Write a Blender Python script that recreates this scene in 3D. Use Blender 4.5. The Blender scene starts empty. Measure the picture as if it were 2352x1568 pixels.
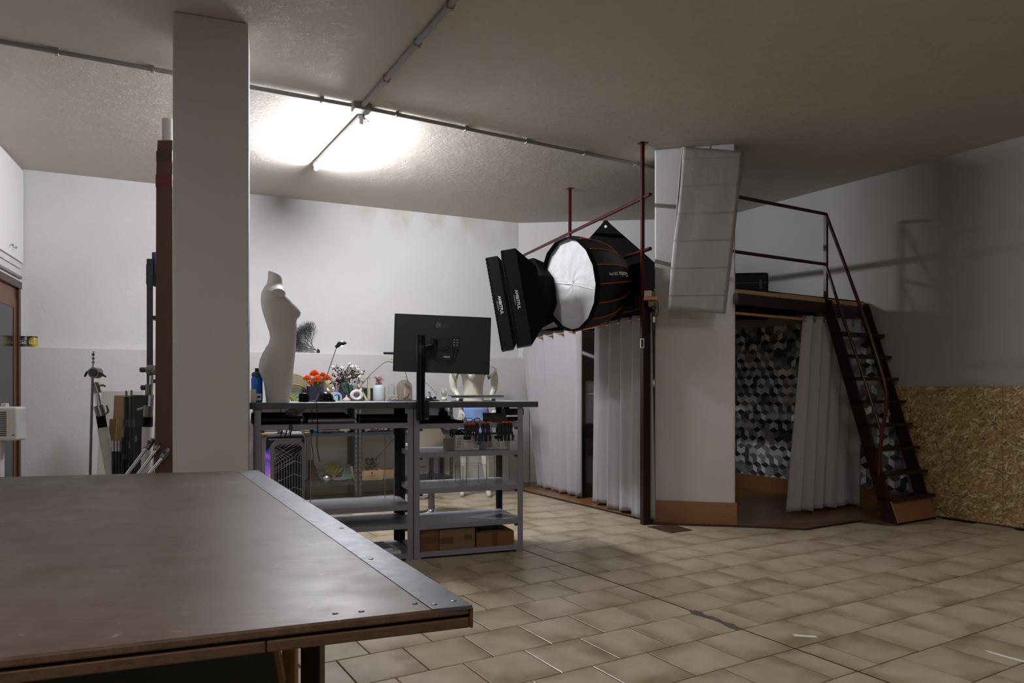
import bpy, math, random
from mathutils import Vector, Matrix
random.seed(7)
R = math.radians
sc = bpy.context.scene
COL = sc.collection
# ---------------------------------------------------------------- camera, world, lights
F, CX, HZ, EYE, HC = 1640.0, 1176.0, 900.0, 1.2, 3.44
cam_d = bpy.data.cameras.new('camera'); cam = bpy.data.objects.new('camera', cam_d); COL.objects.link(cam)
cam_d.sensor_width = 36; cam_d.lens = F/2352*36; cam_d.shift_y = (HZ-784)/2352
cam_d.clip_start = .05
cam.location = (0, 0, EYE); cam.rotation_euler = (R(90), 0, 0)
sc.camera = cam
w = bpy.data.worlds.new('world'); sc.world = w; w.use_nodes = True
w.node_tree.nodes['Background'].inputs[0].default_value = (.55, .6, .7, 1)
w.node_tree.nodes['Background'].inputs[1].default_value = .25
def area(name, loc, rot, sx, sy, power, col):
    d = bpy.data.lights.new(name, 'AREA'); d.shape = 'RECTANGLE'; d.size = sx; d.size_y = sy; d.energy = power; d.color = col
    o = bpy.data.objects.new(name, d); o.location = loc; o.rotation_euler = rot; COL.objects.link(o); return o
# the other ceiling lamps of the room, behind and beside the photographer
area('rear_ceiling_light', (-.4, -.6, 3.38), (0, 0, R(30)), .3, 1.5, 66, (1, .93, .9))
area('rear_ceiling_light', (2.6, 3.1, 3.38), (0, 0, R(30)), .3, 1.2, 21, (1, .93, .9))
area('rear_ceiling_light', (-2.6, 2.2, 3.38), (0, 0, R(30)), .2, 1.2, 4, (.95, .96, 1))
TUBE_STRENGTH = 820
sc.view_settings.view_transform = 'Standard'; sc.view_settings.look = 'None'
sc.view_settings.gamma = 1; sc.view_settings.use_curve_mapping = False
sc.view_settings.exposure = 0.12
# ---------------------------------------------------------------- picture to place
def at(u, v, Y): return Vector(((u-CX)/F*Y, Y, EYE+(HZ-v)/F*Y))
def hz(u, v, z):
    Y = (EYE-z)*F/(v-HZ); return Vector(((u-CX)/F*Y, Y, z))
def fl(u, v): return hz(u, v, 0)
def ce(u, v): return hz(u, v, HC)
def on(O, e, u, off=(0, 0)):      # point on line O+s*e (moved by off) seen in column u
    k = (u-CX)/F; ox, oy = O[0]+off[0], O[1]+off[1]
    s = (k*oy-ox)/(e[0]-k*e[1]); return Vector((ox+s*e[0], oy+s*e[1], 0)), s
def zat(v, Y): return EYE+(HZ-v)/F*Y
# ---------------------------------------------------------------- helpers
MATW = {}
def frame(loc, rz=0): return Matrix.Translation(Vector(loc)) @ Matrix.Rotation(rz, 4, 'Z')
def axis_frame(loc, x, z):
    z = Vector(z).normalized(); x = Vector(x); x = (x - z*x.dot(z)).normalized(); y = z.cross(x)
    m = Matrix((x, y, z)).transposed().to_4x4(); m.translation = Vector(loc); return m
def tag(o, label=None, cat=None, group=None, kind=None):
    if label: o['label'] = label
    if cat: o['category'] = cat
    if group: o['group'] = group
    if kind: o['kind'] = kind
    return o
def thing(name, label, cat, loc, rz=0, group=None):
    o = bpy.data.objects.new(name, None); COL.objects.link(o); o.empty_display_size = .1
    o.location = loc; o.rotation_euler = (0, 0, rz); MATW[o.name] = frame(loc, rz)
    return tag(o, label, cat, group)
def copy_thing(o, loc, rz=0, label=None, parent=None):
    c = o.copy(); COL.objects.link(c)
    if parent: c.parent = parent
    else:
        c.location = loc; c.rotation_euler = (0, 0, rz); MATW[c.name] = frame(loc, rz)
        if label: c['label'] = label
    for ch in list(o.children): copy_thing(ch, None, parent=c)
    return c
class MB:
    def __init__(s, M=None): s.v = []; s.f = []; s.sm = []; s.M = M or Matrix.Identity(4); s.col = []; s.uv = None
    def add(s, vs, fs, smooth=False, col=None, M=None):
        n = len(s.v); T = s.M @ M if M is not None else s.M
        s.v += [T @ Vector(p) for p in vs]
        for f in fs: s.f.append([n+i for i in f]); s.sm.append(smooth); s.col.append(col)
        return s
    def box(s, x0, x1, y0, y1, z0, z1, M=None, col=None):
        vs = [(x, y, z) for z in (z0, z1) for y in (y0, y1) for x in (x0, x1)]
        return s.add(vs, [(0, 2, 3, 1), (4, 5, 7, 6), (0, 1, 5, 4), (2, 6, 7, 3), (0, 4, 6, 2), (1, 3, 7, 5)], M=M, col=col)
    def bar(s, a, b, w, h, up=(0, 0, 1)):
        a = Vector(a); b = Vector(b); d = b-a; L = d.length; z = d/L; x = Vector(up).cross(z)
        if x.length < 1e-4: x = Vector((1, 0, 0)).cross(z)
        m = axis_frame(a, x, z); return s.box(-w/2, w/2, -h/2, h/2, 0, L, M=m)
    def prism(s, pts, z0, z1, M=None):
        n = len(pts)
        ar = sum(pts[i][0]*pts[(i+1) % n][1]-pts[(i+1) % n][0]*pts[i][1] for i in range(n))
        if ar < 0: pts = pts[::-1]
        vs = [(p[0], p[1], z0) for p in pts]+[(p[0], p[1], z1) for p in pts]
        fs = [tuple(range(n))[::-1], tuple(range(n, 2*n))]+[(i, (i+1) % n, n+(i+1) % n, n+i) for i in range(n)]
        return s.add(vs, fs, M=M)
    def cyl(s, a, b, r, r2=None, seg=12, caps=True):
        r2 = r if r2 is None else r2; a = Vector(a); b = Vector(b); d = b-a; z = d.normalized()
        m = axis_frame(a, (1, 0, 0) if abs(z.x) < .9 else (0, 1, 0), z); L = d.length
        vs = [(rr*math.cos(2*math.pi*i/seg), rr*math.sin(2*math.pi*i/seg), zz) for rr, zz in ((r, 0), (r2, L)) for i in range(seg)]
        s.add(vs, [(i, (i+1) % seg, seg+(i+1) % seg, seg+i) for i in range(seg)], True, M=m)
        if caps: s.add(vs, [tuple(range(seg))[::-1], tuple(range(seg, 2*seg))], M=m)
        return s
    def tube(s, pts, r, seg=8, caps=True):
        pts = [Vector(p) for p in pts]; n = len(pts); rs = r if isinstance(r, (list, tuple)) else [r]*n
        d = (pts[1]-pts[0]).normalized(); x = d.orthogonal().normalized(); vs = []
        for i, p in enumerate(pts):
            t = (pts[min(i+1, n-1)]-pts[max(i-1, 0)]).normalized()
            x = (x-t*x.dot(t)).normalized(); y = t.cross(x)
            vs += [p+rs[i]*(math.cos(2*math.pi*k/seg)*x+math.sin(2*math.pi*k/seg)*y) for k in range(seg)]
        fs = [(i*seg+k, i*seg+(k+1) % seg, (i+1)*seg+(k+1) % seg, (i+1)*seg+k) for i in range(n-1) for k in range(seg)]
        s.add(vs, fs, True)
        if caps: s.add(vs, [tuple(range(seg))[::-1], tuple(range((n-1)*seg, n*seg))])
        return s
    def lathe(s, prof, loc=(0, 0, 0), seg=24, M=None, smooth=True):
        m = Matrix.Translation(Vector(loc)); m = M @ m if M is not None else m
        vs = [(r*math.cos(2*math.pi*k/seg), r*math.sin(2*math.pi*k/seg), z) for r, z in prof for k in range(seg)]
        fs = [(i*seg+k, i*seg+(k+1) % seg, (i+1)*seg+(k+1) % seg, (i+1)*seg+k) for i in range(len(prof)-1) for k in range(seg)]
        s.add(vs, fs, smooth, M=m)
        caps = []
        if prof[0][0] > 1e-5: caps.append(tuple(range(seg))[::-1])
        if prof[-1][0] > 1e-5: caps.append(tuple(range((len(prof)-1)*seg, len(prof)*seg)))
        if caps: s.add(vs, caps, M=m)
        return s
    def ball(s, c, r, seg=12, rows=8):
        r = (r, r, r) if not isinstance(r, (tuple, list)) else r
        vs = []; 
        for i in range(rows+1):
            a = math.pi*i/rows-math.pi/2
            vs += [(c[0]+r[0]*math.cos(a)*math.cos(2*math.pi*k/seg), c[1]+r[1]*math.cos(a)*math.sin(2*math.pi*k/seg), c[2]+r[2]*math.sin(a)) for k in range(seg)]
        return s.add(vs, [(i*seg+k, i*seg+(k+1) % seg, (i+1)*seg+(k+1) % seg, (i+1)*seg+k) for i in range(rows) for k in range(seg)], True)
    def grid(s, rows, smooth=True, closed=False):
        n = len(rows[0]); vs = [p for r in rows for p in r]
        fs = [(i*n+k, i*n+(k+1) % n, (i+1)*n+(k+1) % n, (i+1)*n+k) for i in range(len(rows)-1) for k in range(n if closed else n-1)]
        return s.add(vs, fs, smooth)
    def quad(s, a, b, c, d, col=None): return s.add([a, b, c, d], [(0, 1, 2, 3)], col=col)
    def mesh(s, name):
        me = bpy.data.meshes.new(name); me.from_pydata([tuple(p) for p in s.v], [], s.f)
        me.polygons.foreach_set('use_smooth', s.sm)
        if any(c is not None for c in s.col):
            ca = me.color_attributes.new('tint', 'FLOAT_COLOR', 'CORNER')
            for p in me.polygons:
                c = s.col[p.index] or (1, 1, 1)
                for k, li in enumerate(p.loop_indices):
                    cc = c[k % len(c)] if isinstance(c[0], (tuple, list)) else c
                    ca.data[li].color = (*cc, 1)
        return me
    def build(s, name, m, parent=None, bev=0, solid=0, segs=2):
        if parent is not None:
            inv = MATW[parent.name].inverted()
            s.v = [inv @ p for p in s.v]
        me = s.mesh(name); o = bpy.data.objects.new(name, me); COL.objects.link(o)
        if m: me.materials.append(m)
        if parent is not None: o.parent = parent; MATW[o.name] = MATW[parent.name]
        else: MATW[o.name] = Matrix.Identity(4)
        if solid:
            md = o.modifiers.new('solidify', 'SOLIDIFY'); md.thickness = solid; md.offset = 0
        if bev:
            md = o.modifiers.new('bevel', 'BEVEL'); md.width = bev; md.segments = segs; md.limit_method = 'ANGLE'; md.angle_limit = R(40)
        return o
def recenter(o, p):      # put the origin of a top-level mesh at p (its vertices stay where they are)
    p = Vector(p); o.data.transform(Matrix.Translation(-p)); o.location = p; MATW[o.name] = Matrix.Translation(p); return o
def base_origin(o):
    vs = [v.co for v in o.data.vertices]
    lo = Vector([min(v[i] for v in vs) for i in range(3)]); hi = Vector([max(v[i] for v in vs) for i in range(3)])
    return recenter(o, ((lo.x+hi.x)/2, (lo.y+hi.y)/2, lo.z))
def text(name, s, M, size, m, parent, ext=.0006, align='CENTER', bold=0):
    c = bpy.data.curves.new('txt', 'FONT'); c.body = s; c.size = size; c.extrude = ext; c.align_x = align; c.align_y = 'CENTER'; c.offset = bold
    t = bpy.data.objects.new('txt', c); me = bpy.data.meshes.new_from_object(t); bpy.data.objects.remove(t)
    inv = MATW[parent.name].inverted() if parent else Matrix.Identity(4)
    me.transform(inv @ M); o = bpy.data.objects.new(name, me); COL.objects.link(o); me.materials.clear(); me.materials.append(m)
    o.parent = parent; MATW[o.name] = MATW[parent.name]; return o
def clip(poly, a, b):      # keep the part of poly left of a->b
    out = []; n = len(poly)
    def side(p): return (b[0]-a[0])*(p[1]-a[1])-(b[1]-a[1])*(p[0]-a[0])
    for i in range(n):
        p, q = poly[i], poly[(i+1) % n]; sp, sq = side(p), side(q)
        if sp >= 0: out.append(p)
        if sp*sq < 0:
            t = sp/(sp-sq); out.append((p[0]+t*(q[0]-p[0]), p[1]+t*(q[1]-p[1])))
    return out
def clip_poly(poly, conv):
    for i in range(len(conv)):
        if len(poly) < 3: return []
        poly = clip(poly, conv[i], conv[(i+1) % len(conv)])
    return poly if len(poly) > 2 else []
# ---------------------------------------------------------------- materials
def lin(c):
    if isinstance(c, str): c = [int(c[i:i+2], 16)/255 for i in (0, 2, 4)]
    return tuple(x/12.92 if x <= .04045 else ((x+.055)/1.055)**2.4 for x in c)
class NT:
    def __init__(s, name):
        s.m = bpy.data.materials.new(name); s.m.use_nodes = True; s.t = s.m.node_tree; s.b = s.t.nodes['Principled BSDF']
    def n(s, kind, **kw):
        nd = s.t.nodes.new(kind)
        for k, v in kw.items():
            if k.startswith('i_'): nd.inputs[k[2:].replace('_', ' ')].default_value = v
            else: setattr(nd, k, v)
        return nd
    def l(s, a, b): s.t.links.new(a, b)
    def coord(s, kind='Object'): return s.n('ShaderNodeTexCoord').outputs[kind]
    def noise(s, scale, detail=4, vec=None, rough=.55):
        nd = s.n('ShaderNodeTexNoise'); nd.inputs['Scale'].default_value = scale; nd.inputs['Detail'].default_value = detail; nd.inputs['Roughness'].default_value = rough
        s.l(vec or s.coord(), nd.inputs['Vector']); return nd.outputs['Fac']
    def map(s, vec, scale=(1, 1, 1), rot=(0, 0, 0)):
        nd = s.n('ShaderNodeMapping'); nd.inputs['Scale'].default_value = scale; nd.inputs['Rotation'].default_value = rot; s.l(vec, nd.inputs['Vector']); return nd.outputs[0]
    def ramp(s, fac, stops):
        nd = s.n('ShaderNodeValToRGB'); s.l(fac, nd.inputs[0]); e = nd.color_ramp.elements
        while len(e) < len(stops): e.new(.5)
        for k, (p, c) in enumerate(stops):
            e[k].position = p; e[k].color = (*(lin(c) if isinstance(c, str) else (c, c, c)), 1)
        return nd.outputs[0]
    def mix(s, fac, a, b, mode='MIX'):
        nd = s.n('ShaderNodeMix'); nd.data_type = 'RGBA'; nd.blend_type = mode
        for sock, val in ((nd.inputs[0], fac), (nd.inputs[6], a), (nd.inputs[7], b)):
            if isinstance(val, (int, float)): sock.default_value = val if sock == nd.inputs[0] else (val, val, val, 1)
            elif isinstance(val, str): sock.default_value = (*lin(val), 1)
            else: s.l(val, sock)
        return nd.outputs[2]
    def math(s, op, a, b=0):
        nd = s.n('ShaderNodeMath', operation=op)
        for i, x in enumerate((a, b)):
            if isinstance(x, (int, float)): nd.inputs[i].default_value = x
            else: s.l(x, nd.inputs[i])
        return nd.outputs[0]
    def bump(s, h, strength=.3, dist=.01):
        nd = s.n('ShaderNodeBump'); nd.inputs['Strength'].default_value = strength; nd.inputs['Distance'].default_value = dist
        s.l(h, nd.inputs['Height']); s.l(nd.outputs[0], s.b.inputs['Normal']); return s
    def col(s, c):
        if isinstance(c, str): s.b.inputs['Base Color'].default_value = (*lin(c), 1)
        else: s.l(c, s.b.inputs['Base Color'])
        return s
    def rough(s, r):
        if isinstance(r, (int, float)): s.b.inputs['Roughness'].default_value = r
        else: s.l(r, s.b.inputs['Roughness'])
        return s
MATS = {}
def mat(name, c, rough=.5, metal=0, var=.12, scale=20, bump=0, bscale=60, trans=0, spec=None, emis=None, alpha=None, coat=0, sheen=0):
    if name in MATS: return MATS[name]
    k = NT(name)
    if var:
        base = lin(c); lo = tuple(x*(1-var) for x in base); hi = tuple(min(1, x*(1+var)) for x in base)
        f = k.noise(scale); nd = k.n('ShaderNodeMix'); nd.data_type = 'RGBA'; k.l(f, nd.inputs[0]); nd.inputs[6].default_value = (*lo, 1); nd.inputs[7].default_value = (*hi, 1)
        k.l(nd.outputs[2], k.b.inputs['Base Color'])
    else: k.col(c)
    k.rough(rough); k.b.inputs['Metallic'].default_value = metal
    if bump: k.bump(k.noise(bscale, 6), bump, .005)
    if trans: k.b.inputs['Transmission Weight'].default_value = trans
    if spec is not None: k.b.inputs['Specular IOR Level'].default_value = spec
    if coat: k.b.inputs['Coat Weight'].default_value = coat
    if sheen: k.b.inputs['Sheen Weight'].default_value = sheen
    if emis: k.b.inputs['Emission Color'].default_value = (*lin(emis[0]), 1); k.b.inputs['Emission Strength'].default_value = emis[1]
    MATS[name] = k.m; return k.m
def plaster(name, c, stain=False, b=.35):
    k = NT(name); big = k.noise(.9, 5); fine = k.noise(28, 8); mid = k.noise(5, 6)
    base = k.mix(k.ramp(big, [(.3, 0), (.7, 1)]), c[0], c[1])
    if stain:
        co = k.coord(); sx = k.n('ShaderNodeSeparateXYZ'); k.l(co, sx.inputs[0])
        hgt = k.math('MULTIPLY', k.math('SUBTRACT', sx.outputs[2], 3.0), 2.3)
        xx = k.math('SUBTRACT', 1, k.math('ABSOLUTE', k.math('MULTIPLY', k.math('ADD', sx.outputs[0], .95), .62)))
        m = k.math('MULTIPLY', k.math('MAXIMUM', hgt, 0), k.math('MAXIMUM', xx, 0))
        nz = k.ramp(k.noise(3.2, 7, vec=k.map(co, (1.2, 1.2, .6))), [(.42, 0), (.66, 1)])
        m = k.math('MULTIPLY', k.math('MULTIPLY', m, nz), .85)
        base = k.mix(m, base, 'a3946e')
    k.col(base).rough(.85)
    hsum = k.math('ADD', k.math('MULTIPLY', fine, .35), k.math('ADD', k.math('MULTIPLY', mid, .5), k.math('MULTIPLY', k.ramp(k.noise(9, 9, rough=.7), [(.55, 0), (.62, 1)]), .35)))
    k.bump(hsum, b, .012); return k.m
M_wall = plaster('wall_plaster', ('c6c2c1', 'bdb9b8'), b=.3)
M_right = plaster('dimmed_wall_plaster', ('9a9693', '918d8a'), b=.25)  # white plaster darkened so the right side's dim light sits in its colour
M_back = plaster('stained_plaster', ('cccacc', 'c5c2c4'), True, b=.3)
M_ceil = plaster('ceiling_plaster', ('c8c0b6', 'bfb7ad'), b=.5)
def tile_mat():
    k = NT('glazed_tile'); uv = k.coord('UV'); ob = k.coord('Object'); inf = k.n('ShaderNodeObjectInfo')
    at_ = k.n('ShaderNodeAttribute', attribute_name='rnd'); rnd = k.math('FRACT', k.math('ADD', inf.outputs['Random'], at_.outputs['Fac']))
    cmb = k.n('ShaderNodeCombineXYZ'); k.l(k.math('MULTIPLY', rnd, 37), cmb.inputs[0]); k.l(k.math('MULTIPLY', rnd, 91), cmb.inputs[1])
    va = k.n('ShaderNodeVectorMath', operation='ADD'); k.l(uv, va.inputs[0]); k.l(cmb.outputs[0], va.inputs[1]); uvr = va.outputs[0]
    sx = k.n('ShaderNodeSeparateXYZ'); k.l(uv, sx.inputs[0])
    nz = k.noise(1.6, 4, vec=uvr)
    # brown glaze gathers towards the borders of each tile
    ex = k.math('ABSOLUTE', k.math('SUBTRACT', sx.outputs[0], k.math('ADD', .28, k.math('MULTIPLY', rnd, .4))))
    ey = k.math('ABSOLUTE', k.math('SUBTRACT', sx.outputs[1], k.math('ADD', .2, k.math('MULTIPLY', k.math('FRACT', k.math('MULTIPLY', rnd, 7.3)), .6))))
    e = k.math('MAXIMUM', k.math('POWER', k.math('MULTIPLY', ex, 1.45), 2.6), k.math('POWER', k.math('MULTIPLY', ey, 1.35), 2.6))
    m = k.math('MULTIPLY', e, k.math('ADD', k.math('MULTIPLY', nz, 4.5), -1.3))
    base = k.ramp(m, [(0, 'b9ac94'), (.16, 'a99c84'), (.5, '826840'), (1, '553b1c')])
    fine = k.noise(3, 6, vec=uvr, rough=.5)
    base = k.mix(.45, base, k.ramp(fine, [(.25, '85775f'), (.5, 'a99e87'), (.75, 'cac1ae')]))
    dirt = k.ramp(k.noise(1.1, 5, vec=ob), [(.35, .86), (.65, 1.0)])
    base = k.mix(.22, base, k.ramp(rnd, [(0, '8f7f62'), (1, 'c0b496')]))
    k.col(base); k.rough(k.math('ADD', .24, k.math('MULTIPLY', k.noise(2, 3, vec=uvr), .16)))
    k.b.inputs['Specular IOR Level'].default_value = .45
    return k.m
M_tile = tile_mat()
M_grout = mat('grout', '4a4238', .9, bump=.3)
def wood(name, a, b, scale=1, stretch=(1, 12, 12), rough=.35, rot=0, coord='Object'):
    if name in MATS: return MATS[name]
    k = NT(name); v = k.map(k.coord(coord), tuple(x*scale for x in stretch), (0, 0, rot))
    inf = k.n('ShaderNodeObjectInfo'); va = k.n('ShaderNodeVectorMath', operation='ADD'); k.l(v, va.inputs[0])
    cmb = k.n('ShaderNodeCombineXYZ'); k.l(k.math('MULTIPLY', inf.outputs['Random'], 40), cmb.inputs[0]); k.l(cmb.outputs[0], va.inputs[1])
    n1 = k.noise(2.5, 7, vec=va.outputs[0], rough=.65); c = k.ramp(n1, [(.3, a), (.5, b), (.7, a)])
    c = k.mix(k.math('MULTIPLY', inf.outputs['Random'], .25), c, b)
    k.col(c).rough(rough).bump(n1, .08, .002); MATS[name] = k.m; return k.m
M_lam = wood('laminate', '6a482e', '805c3d', 1, (2, 14, 2), .28, rot=R(31))
M_lamb = wood('laminate_skirting', '7a5230', '906440', 1, (2, 2, 18), .4)
M_red = mat('oxide_red_paint', '240706', .35, var=.25, scale=8)
M_redb = mat('bright_oxide_paint', '3c0d0a', .32, var=.25, scale=8)
M_black = mat('black_plastic', '0d0d0f', .42, var=.1)
M_blackf = mat('black_fabric', '060607', .85, var=.3, scale=90, bump=.35, bscale=300, spec=.15)
M_blacks = mat('satin_black_nylon', '09090c', .55, var=.3, scale=14, bump=.25, bscale=12, spec=.25)
M_white = mat('white_plastic', 'dddbd8', .4, var=.03)
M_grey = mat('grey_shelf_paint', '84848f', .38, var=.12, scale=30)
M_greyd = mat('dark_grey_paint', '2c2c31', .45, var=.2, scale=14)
M_chrome = mat('chrome', 'c9c9cc', .14, 1, var=.05)
M_steel = mat('brushed_steel', '8b8782', .36, 1, var=.2, scale=30)
M_card = mat('cardboard', '6e4c2c', .8, var=.12, scale=7, bump=.12, bscale=90)
M_cardd = mat('packing_tape', '5c3c20', .45, var=.1)
M_ink = mat('white_print', 'e8e8e8', .6, var=0)
# ================================================================ THE ROOM
W0 = Vector((-4.94, 7.175)); W1 = Vector((.087, 9.468)); W2 = Vector((2.649, 9.19)); W3 = Vector((4.48, 6.248))+Vector((.528, -.849)).normalized()*10.303; W4 = Vector((-3.87, -2.5)); W5 = Vector((-3.87, 4.5))
RD = Vector((.528, -.849)).normalized(); RO = Vector((4.48, 6.248))       # right wall line
W2 = Vector((4.48, 6.248))-Vector((.528, -.849)).normalized()*3.465
room = [tuple(p) for p in (W0, W1, W2, W3, W4, W5)]
def struct(o, label=None): o['kind'] = 'structure'; tag(o, label); return o
def slab(name, a, b, z0, z1, t, m, sgn=1, bev=0, parent=None):      # wall from a to b, thickness t outward
    a = Vector(a[:2]); b = Vector(b[:2]); d = (b-a).normalized(); n = Vector((d.y, -d.x))*sgn
    k = MB(); k.prism([tuple(a), tuple(b), tuple(b+n*t), tuple(a+n*t)], z0, z1); return k.build(name, m, parent, bev=bev)
struct(MB().prism([(p[0]*1.02, p[1]*1.02) for p in room], -.2, -.009).build('floor', M_grout), 'beige glazed tile floor with brown shading and thin joints')
floor = bpy.data.objects['floor']
struct(MB().prism([(p[0]*1.03, p[1]*1.03) for p in room], HC, HC+.2).build('ceiling', M_ceil), 'rough white plaster ceiling')
LEDGE = 1.655
dB = (W1-W0).normalized(); nB = Vector((dB.y, -dB.x))      # nB points into the room
struct(slab('wall_back', W0-dB*.15, W1+dB*.15, 0, HC, .15, M_back, -1), 'white back wall with a brown water stain under the ceiling')
struct(slab('wall_back_ledge', W0-dB*.1, W1+dB*.12, 0, LEDGE, .09, M_wall, 1, bev=.01), 'thicker lower half of the back wall ending in a ledge')
struct(slab('wall_side', W1, W2, 0, HC, .15, M_wall, -1), 'grey white wall behind the curtained loft')
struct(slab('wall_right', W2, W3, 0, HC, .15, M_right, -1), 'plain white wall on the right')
struct(slab('wall_front', W3, W4, 0, HC, .15, M_wall, -1), 'wall behind the photographer')
struct(slab('wall_near_left', W4, W5, 0, HC, .15, M_wall, -1), 'left wall beside the work table')
dL = (W0-W5).normalized(); nL = Vector((dL.y, -dL.x))
struct(slab('wall_left', W5, W0, 0, HC, .15, M_wall, -1), 'short left wall holding the brown door')
# ---- floor tiles: running bond with an expansion joint
TA = R(30.6); ta = Vector((math.cos(TA), math.sin(TA))); tb = Vector((math.sin(TA), -math.cos(TA))); TO = Vector((1.164, 3.615)); TP = .3155
def tile_mesh(wd, name, n=TP):
    g = .003; x0, x1, y0, y1 = g, wd-g, g, n-g; c = .003
    vs = [(x0, y0, -.008), (x1, y0, -.008), (x1, y1, -.008), (x0, y1, -.008), (x0, y0, -c/2), (x1, y0, -c/2), (x1, y1, -c/2), (x0, y1, -c/2), (x0+c, y0+c, 0), (x1-c, y0+c, 0), (x1-c, y1-c, 0), (x0+c, y1-c, 0)]
    fs = [(8, 9, 10, 11)]+[(i, (i+1) % 4, 4+(i+1) % 4, 4+i) for i in range(4)]+[(4+i, 4+(i+1) % 4, 8+(i+1) % 4, 8+i) for i in range(4)]
    return vs, fs, wd
def tile_data(parts, name):      # parts: list of (vs, fs, wd, matrix, rnd)
    V = []; Fc = []; UV = []; RN = []
    for vs, fs, wd, M, r in parts:
        n = len(V); V += [tuple(M @ Vector(p)) for p in vs]
        for f in fs:
            Fc.append([n+i for i in f]); UV += [(vs[i][0]/TP, vs[i][1]/TP) for i in f]; RN += [r]*len(f)
    me = bpy.data.meshes.new(name); me.from_pydata(V, [], Fc); ul = me.uv_layers.new(name='uv')
    for i, c in enumerate(UV): ul.data[i].uv = c
    ra = me.attributes.new('rnd', 'FLOAT', 'CORNER'); ra.data.foreach_set('value', RN); me.materials.append(M_tile); return me
def inroom(p):
    for i in range(len(room)):
        a, b = room[i], room[(i+1) % len(room)]
        if (b[0]-a[0])*(p.y-a[1])-(b[1]-a[1])*(p.x-a[0]) > 0: return False
    return True
cells = []
for j in range(-22, 28):
    half = (j % 2 == 0)
    xs = [(i+.5)*TP for i in range(-26, 26)] if half else [i*TP for i in range(-26, 26)]
    for x in xs:
        if half and abs(x+TP/2) < .01: cells += [(x, j*TP, TP/2), (0, j*TP, TP/2)]
        else: cells.append((x, j*TP, TP))
FM = Matrix(((ta.x, tb.x, 0, TO.x), (ta.y, tb.y, 0, TO.y), (0, 0, 1, 0), (0, 0, 0, 1)))
FMr = Matrix(((ta.x, -tb.x, 0, 0), (ta.y, -tb.y, 0, 0), (0, 0, 1, 0), (0, 0, 0, 1)))
full = tile_data([(*tile_mesh(TP, ''), Matrix.Identity(4), 0)], 'tile'); halfm = tile_data([(*tile_mesh(TP/2, ''), Matrix.Identity(4), 0)], 'tile_half')
lst = []
for (x, y, wd) in cells:
    o = TO+ta*x-tb*(y+TP) + tb*TP*0
    c = TO+ta*(x+wd/2)-tb*(y+TP/2)
    if not inroom(c): continue
    vis = c.y > 1.2 and abs(c.x)/c.y < .74 and EYE*F/c.y < 670 and not (c.x < -.75*c.y+.2)
    # hidden below the big table
    lst.append((0 if vis else 1, c.y, o, wd, c))
lst.sort(key=lambda t: (t[0], t[1]))
rest = []
for k, (nv, d, o, wd, c) in enumerate(lst):
    o = TO + ta*((c-TO).dot(ta)-wd/2) + (-tb)*((c-TO).dot(-tb)-TP/2)
    M = FMr.copy(); M.translation = Vector((o.x, o.y, random.uniform(-.0006, .0004)))
    if k < 296:
        t = bpy.data.objects.new('tile', full if wd == TP else halfm); COL.objects.link(t); t.parent = floor; t.matrix_local = M
    else: rest.append((*tile_mesh(wd, ''), M, random.random()))
ts = bpy.data.objects.new('tile_field', tile_data(rest, 'tile_field')); COL.objects.link(ts); ts.parent = floor; ts['kind'] = 'stuff'
# worn mortar streak on the expansion joint
k = MB(); a = fl(1590, 1403); b = fl(1704, 1446)
pts = [(a.lerp(b, i/8)) for i in range(9)]
k.prism([(p.x-.012*math.sin(i*1.1)-.02, p.y-.01) for i, p in enumerate(pts)]+[(p.x+.018+.012*math.sin(i*2.3), p.y+.012) for i, p in reversed(list(enumerate(pts)))], .0002, .0012)
k.build('mortar_patch', mat('mortar', '57524e', .95, bump=.3), floor)
# ---- laminate floor under the loft, built of planks
lam = [fl(1198, 1127)[:2], fl(1469, 1192)[:2], fl(1500, 1203)[:2], fl(1690, 1209)[:2], fl(1850, 1216)[:2], fl(1972, 1197)[:2], fl(2052, 1208)[:2], (3.99, 6.80), (2.66, 9.17), (.1, 9.45)]
lam = [tuple(p) for p in lam]
ar = sum(lam[i][0]*lam[(i+1) % len(lam)][1]-lam[(i+1) % len(lam)][0]*lam[i][1] for i in range(len(lam)))
if ar < 0: lam = lam[::-1]
lf = struct(MB().prism(lam, .0015, .0085).build('floor', mat('laminate_underlay', '5e4430', .6)), 'raised brown laminate floor under the loft')
def cvx_ok(poly, conv): return clip_poly(poly, conv)
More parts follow.
